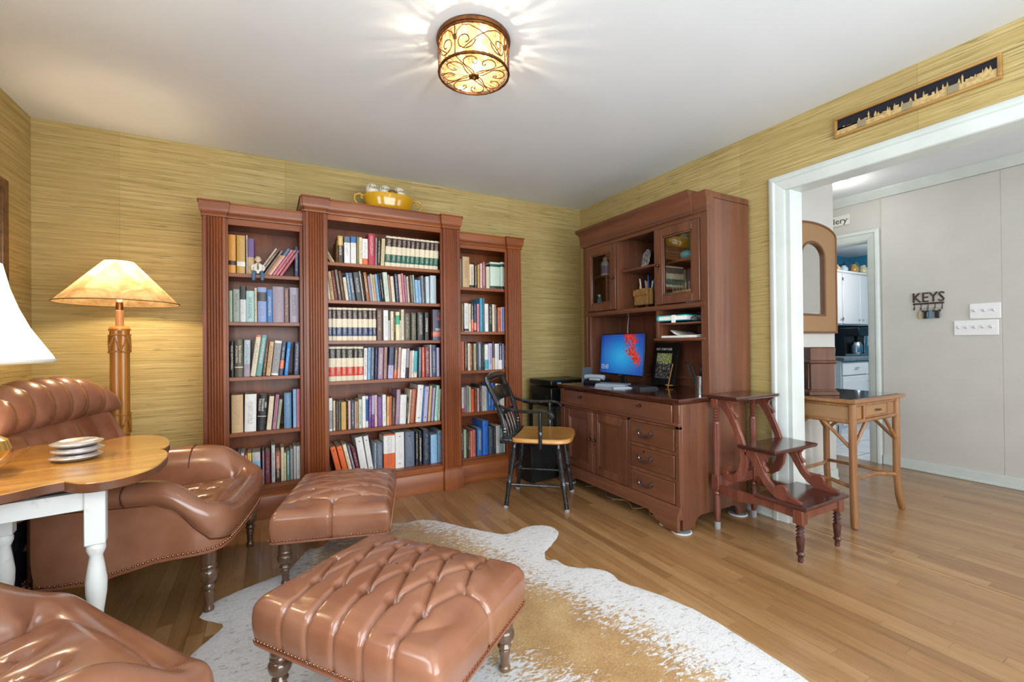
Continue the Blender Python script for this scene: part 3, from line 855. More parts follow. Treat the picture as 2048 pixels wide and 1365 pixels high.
def add_book(x, yp, zs, wd, hh, lean, cname, style, label, group, dp=None, name='book', mirror=None):
    binder = style == 'binder'
    dp = dp or rk.uniform(.15, .19) + (.04 if binder else 0)
    cov, pg = book_mesh(wd, hh, dp, binder)
    L = math.radians(lean)
    o = obj(name, cov, BOOKM, None, ang=30, fix=True)
    # leaning books turn about the bottom corner they stand on
    if lean >= 0:
        px = x + wd * math.cos(L)
        o.location = (px - wd * math.cos(L), yp, zs + wd * math.sin(L))
    else:
        o.location = (x, yp, zs)
    o.rotation_euler = (0, L, 0)
    tag(o, label, 'binder' if binder else 'book', group)
    c1 = lin(PAL.get(cname, '#888888'))
    j = 1 + rk.uniform(-.06, .06)
    c1 = tuple(c * j for c in c1)
    o['c1'] = c1
    o['c2'], o['b2'] = c1, (2.0, 3.0, 0.0)
    o['c3'], o['b3'] = c1, (2.0, 3.0, 0.0)
    o['ct'] = lin('#e9dfc6') if LUM(c1) < .28 else lin('#3a3436')
    o['tx'] = (rk.choice((.12, .2, .3)), rk.choice((.8, .88, .93)), rk.choice((.53, .56, .6)))
    st = style.split(',')
    if st[0] == 'band':
        o['c2'], o['b2'] = lin(PAL[st[1]]), (float(st[2]), float(st[3]), 0.0)
    elif st[0] == 'set':
        o['c2'], o['b2'] = lin(PAL[st[1]]), (.14, .405, 0.0)
        o['c3'], o['b3'] = lin('#3a2420' if st[1] != 'red' else '#2b2523'), (.665, .94, 0.0)
        o['ct'], o['tx'] = lin('#efe6d0'), (.2, .9, .56)
    elif st[0] == 'greenset':
        o['c2'], o['b2'] = lin('#1d4a3c'), (.83, .93, 0.0)
        o['c3'], o['b3'] = lin('#23282a'), (.02, .12, 0.0)
        o['tx'] = (.02, .12, .55)
    if binder:
        o['tx'] = (.3, .85, .62)
        for zz in (.12, .88):
            h = B().lathe([(.004, -.0012), (.004, .0006)], 10, (wd / 2, -.0002, hh * zz), Matrix.Rotation(PI / 2, 3, 'X'))
            obj('finger_hole' if zz < .5 else 'rivet', h, BLACKM, o)
    obj('pages', pg, PAGES, o, flat=True)
    return o


BK = {}
for line in BOOKS.strip().splitlines():
    head, rows = line.split('|')
    sid, yp, zs = head.split()
    rows = rows.split(';')
    side, tier = SIDE[sid[0]], int(sid[1])
    nsh = 6 if sid[0] == 'C' else 5
    tname = 'bottom shelf' if tier == nsh else ('top shelf' if tier == 1 else WORDS[tier - 1] + ' shelf down')
    for i, r in enumerate(rows):
        x, wd, hh, lean, st = r.split()
        cn, _, style = st.partition(':')
        kind = 'ring binder' if style == 'binder' else 'book'
        look = cn.replace('_', ' ')
        if style.startswith('set'):
            look = 'cream set volume banded ' + style.split(',')[1]
            kind = ''
        elif style == 'greenset':
            look = 'pale green set volume'
            kind = ''
        elif abs(float(lean)) > 10:
            look = 'leaning ' + look
        lab = ' '.join(f'{look} {kind}, {WORDS[i]} from left, {tname}, {side}'.replace(' ,', ',').split())
        BK[sid, i] = add_book(float(x), float(yp), float(zs), float(wd), float(hh), float(lean), cn, style, lab, f'books on the {tname} of the {side}')
# the face-out novel at the end of the third central shelf
fo = thing('book', 'face-out thriller with red and white title lettering, end of third shelf, central bookcase', 'book', (-1.655, -.302, 1.135), 0, 'books on the third shelf down of the central bookcase')
NOV = nodes('novel_jacket')
_m, _nt, _bs = NOV
_z = nd(_nt, 'ShaderNodeSeparateXYZ', {0: nd(_nt, 'ShaderNodeTexCoord').outputs['Generated']}).outputs
_c = ramp(_nt, _z[2], [(0.0, '#57607a'), (.10, '#57607a'), (.14, '#d9705c'), (.24, '#e08a70'), (.30, '#5a5566'), (1.0, '#4a4656')])
_nt.links.new(_c, _bs.inputs['Base Color'])
_bs.inputs['Roughness'].default_value = .35
obj('cover', B().box(0, .16, 0, .003, 0, .235).box(0, .16, .03, .033, 0, .235).box(0, .003, 0, .033, 0, .235), _m, fo, bev=.0005)
obj('pages', B().box(.004, .157, .004, .029, .003, .232), PAGES, fo, flat=True)
REDT, WHT = mat('red_lettering', '#e0625a', .5), mat('white_lettering', '#efeae2', .5)
for s, zz, sz, mm in (('JOHN', .203, .034, REDT), ('GRISHAM', .163, .034, REDT), ('THE', .115, .026, WHT), ('WHISTLER', .080, .032, WHT)):
    text('title', s, mm, fo, (.08, -.0008, zz), (1, 0, 0), (0, 0, 1), sz, sx=.78)


def spine_title(o, s, size, m, zc, lines_dx=0, sx=1.0):
    """lettering that runs down a spine"""
    wd = max(v.co.x for v in o.data.vertices)
    text('title', s, m, o, (wd / 2 + lines_dx, -.0030, zc), (0, 0, -1), (1, 0, 0), size, sx=sx)


CRL = mat('cream_lettering', '#e9dcc0', .5)
spine_title(BK['L3', 1], "Baker's Dictionary\nof Christian Ethics", .0185, CRL, .145, -.002, .8)
spine_title(BK['L4', 2], 'NEW\nTESTAMENT\nTHEOLOGY', .0165, WHT, .165, -.001, .95)
for k in (('L3', 1), ('L4', 2)):
    BK[k]['tx'] = (2.0, 3.0, 1.0)
    o = BK[k]
    o['c2'], o['b2'] = lin('#c9c2ae'), ((.245, .275, 0.0) if k[0] == 'L3' else (.385, .405, 0.0))

# ------------------------------------------------------------------ desk: credenza base and hutch (fronts face -x)
def yz(x):
    return lambda u, v, w: (x + w, u, v)


def panel_door(r, y0, y1, z0, z1, xf, th=.022, fr=.055, m=DESK, glass=None, name='door'):
    """frame-and-panel door, front at x = xf; returns the frame mesh"""
    y0, y1 = max(y0, y1), min(y0, y1)      # y0 is the end nearer the back wall
    f = B()
    f.box(xf, xf + th, y0, y0 - fr, z0, z1).box(xf, xf + th, y1 + fr, y1, z0, z1)
    f.box(xf, xf + th, y0 - fr, y1 + fr, z0, z0 + fr).box(xf, xf + th, y0 - fr, y1 + fr, z1 - fr, z1)
    d = obj(name, f, m, r, w=True, bev=.003)
    ins = B()
    a, b_, c, e = y0 - fr, y1 + fr, z0 + fr, z1 - fr
    for p0, p1, q0, q1 in ((a, a - .012, c, e), (b_ + .012, b_, c, e), (a, b_, c, c + .012), (a, b_, e - .012, e)):
        ins.box(xf + .004, xf + .012, p0, p1, q0, q1)
    im = obj('panel_moulding', ins, m, d, bev=.003)
    pn = B().box(xf + .010, xf + .014, a, b_, c, e)
    if glass is None:
        pn = B().rects([])if False else pn
        po = obj('door_panel', pn, m, d, bev=.001)
    else:
        po = obj('glass_pane', pn, glass, d, flat=True)
    for o in (im, po):
        o.matrix_parent_inverse = Matrix.Translation(-r.location)
    return d


def knob(parent, x, y, z, r=.009, root=None, plate=True):
    k = B().lathe([(.011, 0), (.011, .002), (.005, .004), (.0045, .010), (r, .014), (r * 1.1, .019), (r * .8, .024), (.0005, .026)], 14, (x, y, z), Matrix.Rotation(-PI / 2, 3, 'Y'))
    if plate:
        for s in (-1, 1):
            for q in range(4):
                k.ball((x - .0005, y + .0035 * math.sin(q * 2.1), z + s * (.020 + .012 * q)), (.002, .0052 - .0006 * q, .0075), 8, 5)
    o = obj('knob', k, mat('dark_pull_metal', '#5f4a42', .32, 1.0), parent)
    if root is not None:
        o.matrix_parent_inverse = Matrix.Translation(-root.location)
    return o


def bail(parent, x, y, z, root, w2=.050):
    h = B()
    for s in (-1, 1):
        h.lathe([(.013, 0), (.013, .002), (.007, .004), (.007, .012), (.010, .014), (.0005, .018)], 12, (x, y + s * w2, z), Matrix.Rotation(-PI / 2, 3, 'Y'))
    pts = [(x - .012, y + w2 * math.cos(t), z - .030 * math.sin(t) ** .6 if 0 < t < PI else z) for t in [PI * k / 16 for k in range(17)]]
    h.tube(pts, [.0042 + .0020 * math.sin(PI * k / 16) + .0008 * (k % 2) for k in range(17)], 8)
    o = obj('bail_handle', h, mat('pewter_pull', '#8a8088', .3, 1.0), parent)
    o.matrix_parent_inverse = Matrix.Translation(-root.location)
    return o


ZB = .012                                   # the base stands on felt discs
desk = thing('desk_credenza', 'dark reddish wood desk cabinet with two doors and three drawers below the hutch', 'cabinet', (-.40, -1.21, ZB))
Y0, Y1, XFR, XB = -.625, -1.80, -.70, -.085
body = B().box(XFR + .022, XB, Y0 - .004, Y1 + .022, .15, .742)
obj('carcass', body, DESK, desk, w=True, bev=.002)
# side panels with an arched foot cut-out
for ys, yo in ((Y1, Y1 + .022), (Y0 - .022, Y0)):
    pts = [(XFR + .0242, ZB), (XFR + .125, ZB), (XFR + .13, .045), (XFR + .15, .07), (XFR + .18, .078), (XB - .14, .078), (XB - .11, .07), (XB - .09, .045), (XB - .085, ZB), (XB, ZB), (XB, .742), (XFR + .0242, .742)]
    obj('side_panel', B().prism(pts, ys, yo, lambda u, v, w: (u, w, v)), DESK, desk, w=True, bev=.002)
obj('back_panel', B().box(XB - .01, XB, Y1 + .02, Y0 - .02, .09, .742), DESK, desk, w=True)
# face frame
ff = B()
for a, b_ in ((Y0, -.678), (-1.382, -1.408), (-1.770, Y1)):
    ff.box(XFR, XFR + .0241, a, b_, .15, .615)
for z0, z1 in ((.598, .63), (.15, .154)):
    ff.box(XFR, XFR + .024, Y0, Y1, z0, z1)
for z0, z1 in ((.443, .464), (.287, .310)):
    ff.box(XFR, XFR + .024, -1.408, -1.770, z0, z1)
obj('face_frame', ff, DESK, desk, w=True, bev=.0015)
# top band: a wide false drawer with ogee ends
tb = obj('keyboard_drawer', B().box(XFR - .006, XFR + .022, -.668, -1.752, .632, .736), DESKY, desk, w=True, bev=.004)
for a, b_ in ((Y0, -.664), (-1.756, Y1)):
    obj('corner_block', B().box(XFR, XFR + .024, a, b_, .612, .742), DESK, desk, w=True, bev=.003)
obj('band_moulding', B().rects([(.612, XFR - .002, XFR + .02, Y1, Y0), (.620, XFR - .010, XFR + .02, Y1 - .002, Y0 + .002), (.628, XFR - .010, XFR + .02, Y1 - .002, Y0 + .002), (.634, XFR - .003, XFR + .02, Y1, Y0)]), DESKY, desk, w=True)
knob(tb, XFR - .006, -1.505, .705, .008, desk, False)
knob(tb, XFR - .006, -.90, .695, .008, desk, False)
dr = panel_door(desk, -.684, -1.021, .157, .596, XFR + .001)
knob(dr, XFR + .001, -.997, .40, .009, desk)
dr = panel_door(desk, -1.026, -1.376, .157, .596, XFR + .001)
knob(dr, XFR + .001, -1.052, .40, .009, desk)
for z0, z1 in ((.466, .596), (.312, .441), (.158, .285)):
    d = obj('drawer', B().box(XFR - .004, XFR + .02, -1.414, -1.764, z0, z1), DESKY, desk, w=True, bev=.004, seg=3)
    bail(d, XFR - .005, -1.545, (z0 + z1) / 2 + .012, desk)
    if .3 < z0 < .4:
        k = obj('lock', B().lathe([(.007, 0), (.007, .003), (.0005, .0035)], 14, (XFR - .004, -1.53, z1 - .022), Matrix.Rotation(-PI / 2, 3, 'Y')), BRASS, d)
        k.matrix_parent_inverse = Matrix.Translation(-desk.location)
# base moulding and scalloped bracket feet
obj('base_moulding', B().rects([(.082, XFR - .028, XFR + .02, Y1 - .002, Y0 + .002), (.10, XFR - .028, XFR + .02, Y1 - .002, Y0 + .002), (.118, XFR - .022, XFR + .02, Y1, Y0), (.132, XFR - .010, XFR + .02, Y1, Y0), (.14, XFR - .008, XFR + .02, Y1, Y0), (.152, XFR - .001, XFR + .02, Y1, Y0)]), DESKY, desk, w=True, ang=25)
foot = [(Y1, ZB), (Y1 + .105, ZB), (Y1 + .112, .025), (Y1 + .135, .034), (Y1 + .165, .040), (Y1 + .172, .054), (Y1 + .185, .062), (Y1 + .215, .070), (Y1 + .225, .083), (Y0 - .225, .083), (Y0 - .215, .070), (Y0 - .185, .062), (Y0 - .172, .054), (Y0 - .165, .040), (Y0 - .135, .034), (Y0 - .112, .025), (Y0 - .105, ZB), (Y0, ZB), (Y0, .086), (Y1, .086)]
obj('bracket_apron', B().prism(foot, XFR - .024, XFR + .0, lambda u, v, w: (w, u, v)), DESKY, desk, w=True, bev=.002)
tp = B().rects([(.742, XFR - .006, XB + .005, Y1 - .004, Y0 + .004), (.748, XFR - .014, XB + .005, Y1 - .010, Y0 + .010), (.756, XFR - .017, XB + .005, Y1 - .013, Y0 + .013), (.760, XFR - .022, XB + .005, Y1 - .018, Y0 + .018), (.770, XFR - .022, XB + .005, Y1 - .018, Y0 + .018), (.775, XFR - .018, XB + .005, Y1 - .014, Y0 + .014)])
obj('worktop', tp, DESKTOP, desk, w=True, ang=25)
ZT = .775

FELT, FELTW = mat('grey_felt', '#6f7a80', .8), mat('white_slider_rim', '#d9d9d6', .5)
for n_, (x, y) in enumerate(((-.662, -1.775), (-.135, -1.77), (-.675, -.69), (-.135, -.69), (-.665, -1.655))):
    rr = .055 if n_ < 4 else .03
    lab = ['grey felt furniture slider under the desk front foot beside the library steps', 'grey felt furniture slider under the desk rear foot by the white doorway casing', 'grey felt furniture slider under the desk front foot beside the black chair', 'grey felt furniture slider under the desk rear foot in the room corner', 'small white furniture slider under the scalloped desk apron end'][n_]
    fd = thing('furniture_slider', lab, 'slider', (x, y, 0), 0, 'sliders under the desk')
    obj('rim', B().lathe([(rr, 0), (rr + .003, .003), (rr + .002, .006), (rr - .002, .007)], 28), FELTW, fd)
    obj('pad', B().lathe([(rr - .003, .006), (rr - .006, .0105), (.001, .0112)], 28), FELT, fd)

# ------------------------------------------------------------------ hutch
hut = thing('desk_hutch', 'dark reddish wood hutch with glass doors standing on the desk', 'hutch', (-.24, -1.20, ZT))
A0, A1, HF, HB = -.60, -1.80, -.435, -.03
for a, b_ in ((A0, A0 - .022), (A1 + .022, A1)):
    obj('side_panel', B().box(HF + .02, HB, a, b_, ZT, 1.985), DESK, hut, w=True, bev=.002)
obj('back_panel', B().box(HB - .012, HB, A0 - .02, A1 + .02, ZT, 1.93), mat('hutch_back', '#5f3324', .5, col2='#7c4a34', sv=(1, 1, .15), scale=14), hut, w=True)
obj('top_board', B().box(HF + .02, HB, A0 - .02, A1 + .02, 1.90, 1.925), DESKY, hut, w=True)
po = B()
for a, b_, z0, z1 in ((A0, -.642, ZT, 1.90), (-1.748, A1, ZT, 1.985)):
    obj('post', B().box(HF, HF + .025, a, b_, z0, z1), DESK, hut, w=True, bev=.002)
obj('post_lower', B().box(HF + .003, HF + .025, -.642, -.682, ZT, 1.318), DESK, hut, w=True, bev=.002)
obj('frieze', B().box(HF, HF + .022, -.642, -1.748, 1.868, 1.91), DESKY, hut, w=True, bev=.0015)
# crown: breakfront centre, smaller returns at the end
cw = B()
rows = [(1.895, .004), (1.903, .010), (1.910, .010), (1.915, .014), (1.922, .011), (1.985, .016), (1.995, .019), (2.006, .027), (2.014, .034), (2.022, .038), (2.028, .040), (2.044, .040)]
cw.rects([(z, HF - .012 - o, HB - .03, -1.702, A0 + o * 1.05) for z, o in rows])
obj('crown', cw, DESKY, hut, w=True, ang=25)
cw = B()
cw.rects([(z, HF - .004 - o * .35, HF + .06, A1 - .001, -1.704) for z, o in [(1.895, .004), (1.903, .012), (1.915, .012), (1.925, .006), (1.965, .006), (1.985, .026), (2.0, .034), (2.022, .034)]])
obj('crown_return', cw, DESKY, hut, w=True, ang=25)
obj('crown_side', B().rects([(1.98, HF + .05, HB, A1, A1 + .05), (2.015, HF + .05, HB, A1, A1 + .05), (2.022, HF + .05, HB - .01, A1 + .004, A1 + .05)]), DESK, hut, w=True)
obj('middle_rail', B().rects([(1.318, HF - .004, HB - .012, A1 + .022, A0 - .022), (1.326, HF - .008, HB - .012, A1 + .022, A0 - .022), (1.343, HF - .008, HB - .012, A1 + .022, A0 - .022), (1.352, HF + .002, HB - .012, A1 + .022, A0 - .022)]), DESKY, hut, w=True)
for y in (-1.004, -1.386):
    obj('divider', B().box(HF + .002, HB - .012, y + .010, y - .010, 1.352, 1.90), DESK, hut, w=True, bev=.0015)
obj('centre_shelf', B().box(HF + .03, HB - .012, -1.014, -1.376, 1.632, 1.648), DESKY, hut, w=True, bev=.002)
for a, b_, nm in ((-.622, -.994, 'glass_door_shelf'), (-1.396, -1.778, 'glass_door_shelf')):
    obj(nm, B().box(HF + .05, HB - .012, a, b_, 1.632, 1.648), DESKY, hut, w=True, bev=.002)
obj('cubby_side', B().box(HF + .002, HB - .012, -1.386, -1.408, 1.118, 1.318), DESK, hut, w=True, bev=.0015)
obj('cubby_shelf', B().box(HF + .008, HB - .012, -1.408, -1.778, 1.218, 1.230), DESKY, hut, w=True, bev=.0015)
obj('cubby_floor', B().rects([(1.110, HF, HB - .012, -1.778, -1.382), (1.118, HF - .008, HB - .012, -1.778, -1.376), (1.126, HF - .008, HB - .012, -1.778, -1.376), (1.131, HF + .002, HB - .012, -1.778, -1.384)]), DESKY, hut, w=True)
obj('back_rail', B().box(HB - .03, HB - .012, A0 - .03, A1 + .03, ZT + .055, ZT + .075), DESKY, hut, w=True, bev=.002)
OLDG = nodes('hutch_glass')
_m, _nt, _bs = OLDG
_fr = nd(_nt, 'ShaderNodeFresnel', {'IOR': 1.5})
_mx = nd(_nt, 'ShaderNodeMixShader', {0: maths(_nt, 'MULTIPLY', _fr.outputs[0], .55), 1: nd(_nt, 'ShaderNodeBsdfTransparent', {'Color': (.93, .95, .9, 1)}).outputs[0], 2: nd(_nt, 'ShaderNodeBsdfGlossy', {'Roughness': .02}).outputs[0]})
_nt.links.new(_mx.outputs[0], _nt.nodes['Material Output'].inputs[0])
OLDG = _m
dl = panel_door(hut, -.646, -.992, 1.357, 1.866, HF - .004, fr=.056, glass=OLDG, name='glass_door')
knob(dl, HF - .004, -.967, 1.60, .009, hut)
dl = panel_door(hut, -1.396, -1.744, 1.357, 1.866, HF - .004, fr=.056, glass=OLDG, name='glass_door')
knob(dl, HF - .004, -1.420, 1.62, .010, hut)

# ------------------------------------------------------------------ things on the desk and in the hutch
def at(o, x, y, z, rz=0):
    o.location = (x, y, z)
    o.rotation_euler = (0, 0, rz)
    return o


# monitor, turned a little towards the room
mo = thing('monitor', 'black flat monitor showing blue screen with red coral and clock', 'monitor', (-.40, -1.0, ZT), math.radians(-7))
SCR = nodes('monitor_screen')
_m, _nt, _bs = SCR
_ob = nd(_nt, 'ShaderNodeTexCoord').outputs['Object']
_xyz = nd(_nt, 'ShaderNodeSeparateXYZ', {0: _ob}).outputs
_u = maths(_nt, 'DIVIDE', maths(_nt, 'ADD', maths(_nt, 'MULTIPLY', _xyz[1], -1.0), .26), .52)     # 0 left .. 1 right
_v = maths(_nt, 'DIVIDE', maths(_nt, 'SUBTRACT', _xyz[2], .09), .295)
_d = nd(_nt, 'ShaderNodeVectorMath', {0: nd(_nt, 'ShaderNodeCombineXYZ', {0: _u, 1: _v, 2: 0.0}).outputs[0], 1: (.52, .45, 0)}, operation='DISTANCE').outputs['Value']
_sea = ramp(_nt, _d, [(0.0, '#2fa6d8'), (.25, '#1c86c8'), (.5, '#1257ae'), (.75, '#142a86')])
_n1 = noise(_nt, _ob, 60, (1, 1, 1), 6, .75)
_n2 = noise(_nt, _ob, 11, (1, 1, 1), 3)
_mid = maths(_nt, 'ADD', .78, maths(_nt, 'MULTIPLY', maths(_nt, 'SINE', maths(_nt, 'MULTIPLY', _v, 5.5)), .07))
_arm = maths(_nt, 'ADD', maths(_nt, 'ABSOLUTE', maths(_nt, 'SUBTRACT', _u, _mid)), maths(_nt, 'MULTIPLY', maths(_nt, 'SUBTRACT', _n2, .5), .75))
_thr = maths(_nt, 'ADD', .02, maths(_nt, 'MULTIPLY', _v, .10))
_cor = maths(_nt, 'MULTIPLY', maths(_nt, 'LESS_THAN', maths(_nt, 'ADD', _arm, maths(_nt, 'MULTIPLY', maths(_nt, 'SUBTRACT', _n1, .5), .9)), _thr), maths(_nt, 'GREATER_THAN', _v, .10))
_red = ramp(_nt, _n1, [(.35, '#5a1420'), (.5, '#d2301c'), (.7, '#ef6a2a')])
_col = mixc(_nt, _sea, _red, _cor)
_nt.links.new(_col, _bs.inputs['Emission Color'])
_bs.inputs['Emission Strength'].default_value = .55
_bs.inputs['Base Color'].default_value = (.01, .01, .012, 1)
_bs.inputs['Roughness'].default_value = .25
TILT = Matrix.Rotation(math.radians(4), 3, 'Y')
cz = Vector((0, 0, .235))
obj('bezel', B().obox(cz + Vector((.012, 0, 0)), (.010, .272, .160), TILT), BLACKP, mo, bev=.003)
obj('screen', B().obox(cz + Vector((.0015, 0, .004)), (.0012, .266, .150), TILT), _m, mo, flat=True)
obj('stand_neck', B().box(.016, .032, -.03, .03, .012, .17), BLACKP, mo, bev=.004)
obj('stand_base', B().lathe([(.11, 0), (.112, .006), (.10, .012), (.0005, .014)], 36), BLACKP, mo)
text('clock_digits', '12:43', WHT, mo, tuple(cz + TILT @ Vector((-.0012, .205, -.10))), (0, -1, 0), TILT @ Vector((0, 0, 1)), .052, sx=.9)
obj('maker_badge', B().obox(cz + TILT @ Vector((.0015, 0, -.154)), (.0008, .02, .003), TILT), CHROME, mo)

# framed staff photograph leaning on a small easel
ps = thing('photo_plaque', 'black framed staff photograph on a small easel behind the monitor', 'picture', (-.175, -1.20, ZT), math.radians(-10))
LT = Matrix.Rotation(math.radians(9), 3, 'Y')
PH = nodes('staff_photo_print')
_m, _nt, _bs = PH
_ob = nd(_nt, 'ShaderNodeTexCoord').outputs['Generated']
_z = nd(_nt, 'ShaderNodeSeparateXYZ', {0: _ob}).outputs[2]
_n = noise(_nt, _ob, 9, (1, 1.6, 1), 3)
_up = ramp(_nt, _n, [(.38, '#6c7a2c'), (.52, '#b7bf6a'), (.65, '#e4e2d0')])
_lo = ramp(_nt, _n, [(.40, '#17161a'), (.52, '#4b4c52'), (.62, '#b9a596')])
_nt.links.new(mixc(_nt, _lo, _up, maths(_nt, 'GREATER_THAN', maths(_nt, 'ADD', _z, maths(_nt, 'MULTIPLY', _n, .25)), .72)), _bs.inputs['Base Color'])
_bs.inputs['Roughness'].default_value = .3
obj('board', B().obox(LT @ Vector((0, 0, .165)), (.006, .135, .160), LT), BLACKM, ps, bev=.003)
obj('photo', B().obox(LT @ Vector((-.0068, .01, .150)), (.0006, .085, .095), LT), _m, ps, flat=True)
text('plaque_lettering', 'BEST STAFF EVER', WHT, ps, tuple(LT @ Vector((-.007, .02, .275))), (0, -1, 0), LT @ Vector((0, 0, 1)), .024)
obj('easel_leg', B().tube([(-.03, -.10, .0), (.004, -.115, .17)], .004, 8), OAKT, ps)
obj('easel_ledge', B().box(-.035, -.005, -.13, -.075, .010, .020), OAKT, ps, bev=.003)

# steel cup of pens, black utensils standing in it
cup = thing('steel_cup', 'brushed steel cup standing by the hutch post', 'cup', (-.385, -1.700, ZT))
obj('wall', B().lathe([(.036, 0), (.037, .004), (.037, .110), (.038, .113), (.035, .113), (.034, .006), (.001, .004)], 24), CHROME, cup)
obj('rim_ring', B().tube([(.0375 * math.cos(t), .0375 * math.sin(t), .112) for t in [2 * PI * k / 24 for k in range(24)]], .002, 6, True), CHROME, cup)
for n_, (dx, dy, tx, ty, ln, lab) in enumerate(((-.01, .01, -.02, .10, .19, 'black handled scissors leaning out of the steel cup towards the monitor'), (0, -.005, .015, .03, .165, 'upright black marker pen in the steel cup'), (.01, -.012, .01, -.03, .17, 'black folded calculator pouch in the steel cup'))):
    b_ = B()
    if n_ == 0:
        b_.tube([(dx, dy, .01), (dx + tx, dy + ty * .55, ln * .8), (dx + tx * 1.1, dy + ty * .8, ln)], [.004, .006, .004], 8)
        b_.tube([(dx + tx * .8, dy + ty * .4, ln * .75), (dx + tx * 1.5, dy + ty * .62, ln * .95), (dx + tx * 1.1, dy + ty * .8, ln)], .005, 8)
        b_.tube([(dx, dy - .008, .01), (dx, dy + ty * .35, ln * .8), (dx, dy + ty * .5, ln * .95)], [.004, .006, .005], 8)
    elif n_ == 1:
        b_.lathe([(.006, .008), (.007, .012), (.007, .12), (.008, .122), (.008, .160), (.005, .166)], 12, (dx, dy, 0))
    else:
        b_.obox((dx, dy, .105), (.009, .021, .075), Matrix.Rotation(.12, 3, 'X'))
    s_ = single(['scissors', 'marker_pen', 'pouch'][n_], b_, BLACKP, lab, ['scissors', 'pen', 'pouch'][n_], (0, 0, 0), 'things in the steel cup', bev=.001 if n_ == 2 else 0)
    s_.location = (-.385, -1.700, ZT + .006)

# desk clutter under the monitor
kb = thing('desk_phone', 'silver and black telephone set lying under the monitor', 'telephone', (-.46, -.80, ZT), .3)
obj('body', B().rects([(0, -.07, .07, -.09, .09), (.02, -.07, .07, -.09, .09), (.045, -.02, .06, -.085, .085)]), BLACKP, kb, bev=.004)
obj('handset', B().tube([(-.04, -.085, .055), (-.045, -.05, .062), (-.045, .05, .062), (-.04, .085, .055)], [.02, .016, .016, .02], 10), mat('silver_plastic', '#9fabb5', .3), kb)
obj('cradle', B().box(-.055, .03, -.05, .05, .03, .047), mat('silver_plastic', '#9fabb5', .3), kb, bev=.006)
for n_, (x, y, wx, wy, h, rz, col, lab, nm) in enumerate(((-.50, -1.03, .075, .12, .022, .5, '#8f9aa4', 'pale grey folded papers lying under the monitor stand', 'papers'), (-.42, -1.24, .07, .10, .016, -.3, '#2c3036', 'thin black notebook lying under the right of the monitor', 'notebook'), (-.54, -1.16, .022, .07, .008, 1.2, '#b9c0c6', 'white envelope fanned out beside the monitor stand', 'envelope'), (-.50, -.715, .065, .004, .13, .25, '#4f555b', 'grey upright tablet leaning inside the hutch post', 'tablet'))):
    b_ = B().box(-wx, wx, -wy, wy, 0, h * .45).box(-wx * .92, wx * .96, -wy * .9, wy * .97, h * .45, h)
    single(nm, b_, mat('desk_' + nm, col, .5), lab, nm if nm != 'papers' else 'paper', (0, 0, 0), bev=.001).matrix_world = Matrix.Translation((x, y, ZT)) @ Matrix.Rotation(rz, 4, 'Z')
pc = B().tube([(-.06, -.735, 1.318), (-.075, -.737, 1.24), (-.085, -.742, 1.12), (-.082, -.75, 1.0)], .0035, 8)
single('power_cord', pc, mat('white_cable', '#e6e6e6', .5), 'white cable hanging from the hutch rail behind the monitor', 'cable', (-.06, -.735, 1.318))

# centre niche: plate above, leather satchel pen holder with pens below
pt = thing('display_plate', 'round grey and white commemorative plate propped on the hutch shelf', 'plate', (-.175, -1.085, 1.648), math.radians(-22))
RT = Matrix.Rotation(math.radians(-78), 3, 'Y')
PM = nodes('plate_print')
_m, _nt, _bs = PM
_ob = nd(_nt, 'ShaderNodeTexCoord').outputs['Object']
_n = noise(_nt, _ob, 45, (1, 1, 1), 4)
_nt.links.new(ramp(_nt, _n, [(.36, '#6d7076'), (.5, '#aeb1b4'), (.64, '#dcdddd')]), _bs.inputs['Base Color'])
_bs.inputs['Roughness'].default_value = .2
obj('dish', B().lathe([(.0005, 0), (.045, 0), (.052, .004), (.082, .010), (.085, .012), (.084, .014), (.052, .008), (.045, .005), (.0005, .005)], 40, tuple(RT @ Vector((0, 0, 0)) + Vector((-.02, 0, .086))), RT), _m, pt)
obj('portrait', B().lathe([(.0005, .0062), (.046, .0062), (.046, .0056)], 30, (-.02, 0, .086), RT), mat('plate_centre', '#d7d6d4', .25, col2='#55535c', scale=38, lo=.45, hi=.6), pt)
obj('plate_stand', B().tube([(-.045, .03, .002), (-.02, .03, .010), (.03, .02, .004), (.01, 0, .07)], .002, 6), BRASS, pt)
fr = thing('picture_frame', 'small upright photo frame beside the plate on the hutch shelf', 'picture', (-.22, -1.30, 1.648), math.radians(35))
obj('frame', B().box(-.006, .006, -.055, .055, 0, .14), mat('frame_pinkwood', '#a9826f', .4), fr, bev=.002)
obj('picture', B().box(-.0068, -.006, -.042, .042, .015, .125), mat('frame_photo', '#c9ab97', .4, col2='#7d5f55', scale=40), fr, flat=True)

bagm = mat('tan_suede', '#a07a44', .75, col2='#8a6535', scale=30, bmp=.2)
bag = thing('pen_satchel', 'tan leather satchel-shaped pen holder on small metal feet in the hutch', 'pen holder', (-.27, -1.13, 1.352), math.radians(-8))
obj('pouch', B().box(-.045, .04, -.082, .082, .028, .145), bagm, bag, bev=.012, seg=3)
obj('flap', B().box(-.052, .01, -.086, .086, .098, .152), bagm, bag, bev=.010, seg=3)
obj('side_tube', B().lathe([(.014, .03), (.016, .034), (.016, .145), (.013, .145), (.013, .036)], 14, (-.02, -.098, 0)), bagm, bag)
for sy in (-1, 1):
    obj('wheel_foot', B().lathe([(.014, -.004), (.015, 0), (.014, .004)], 14, (-.03, sy * .062, .015), Matrix.Rotation(PI / 2, 3, 'Y')), BRASS, bag)
    obj('axle', B().cyl((-.03, sy * .062, .015), (.03, sy * .062, .03), .003), BRASS, bag)
obj('peg', B().lathe([(.004, 0), (.004, .015), (.008, .02), (.0005, .028)], 10, (-.02, .083, .130), Matrix.Rotation(-PI / 2, 3, 'X')), BRASS, bag)
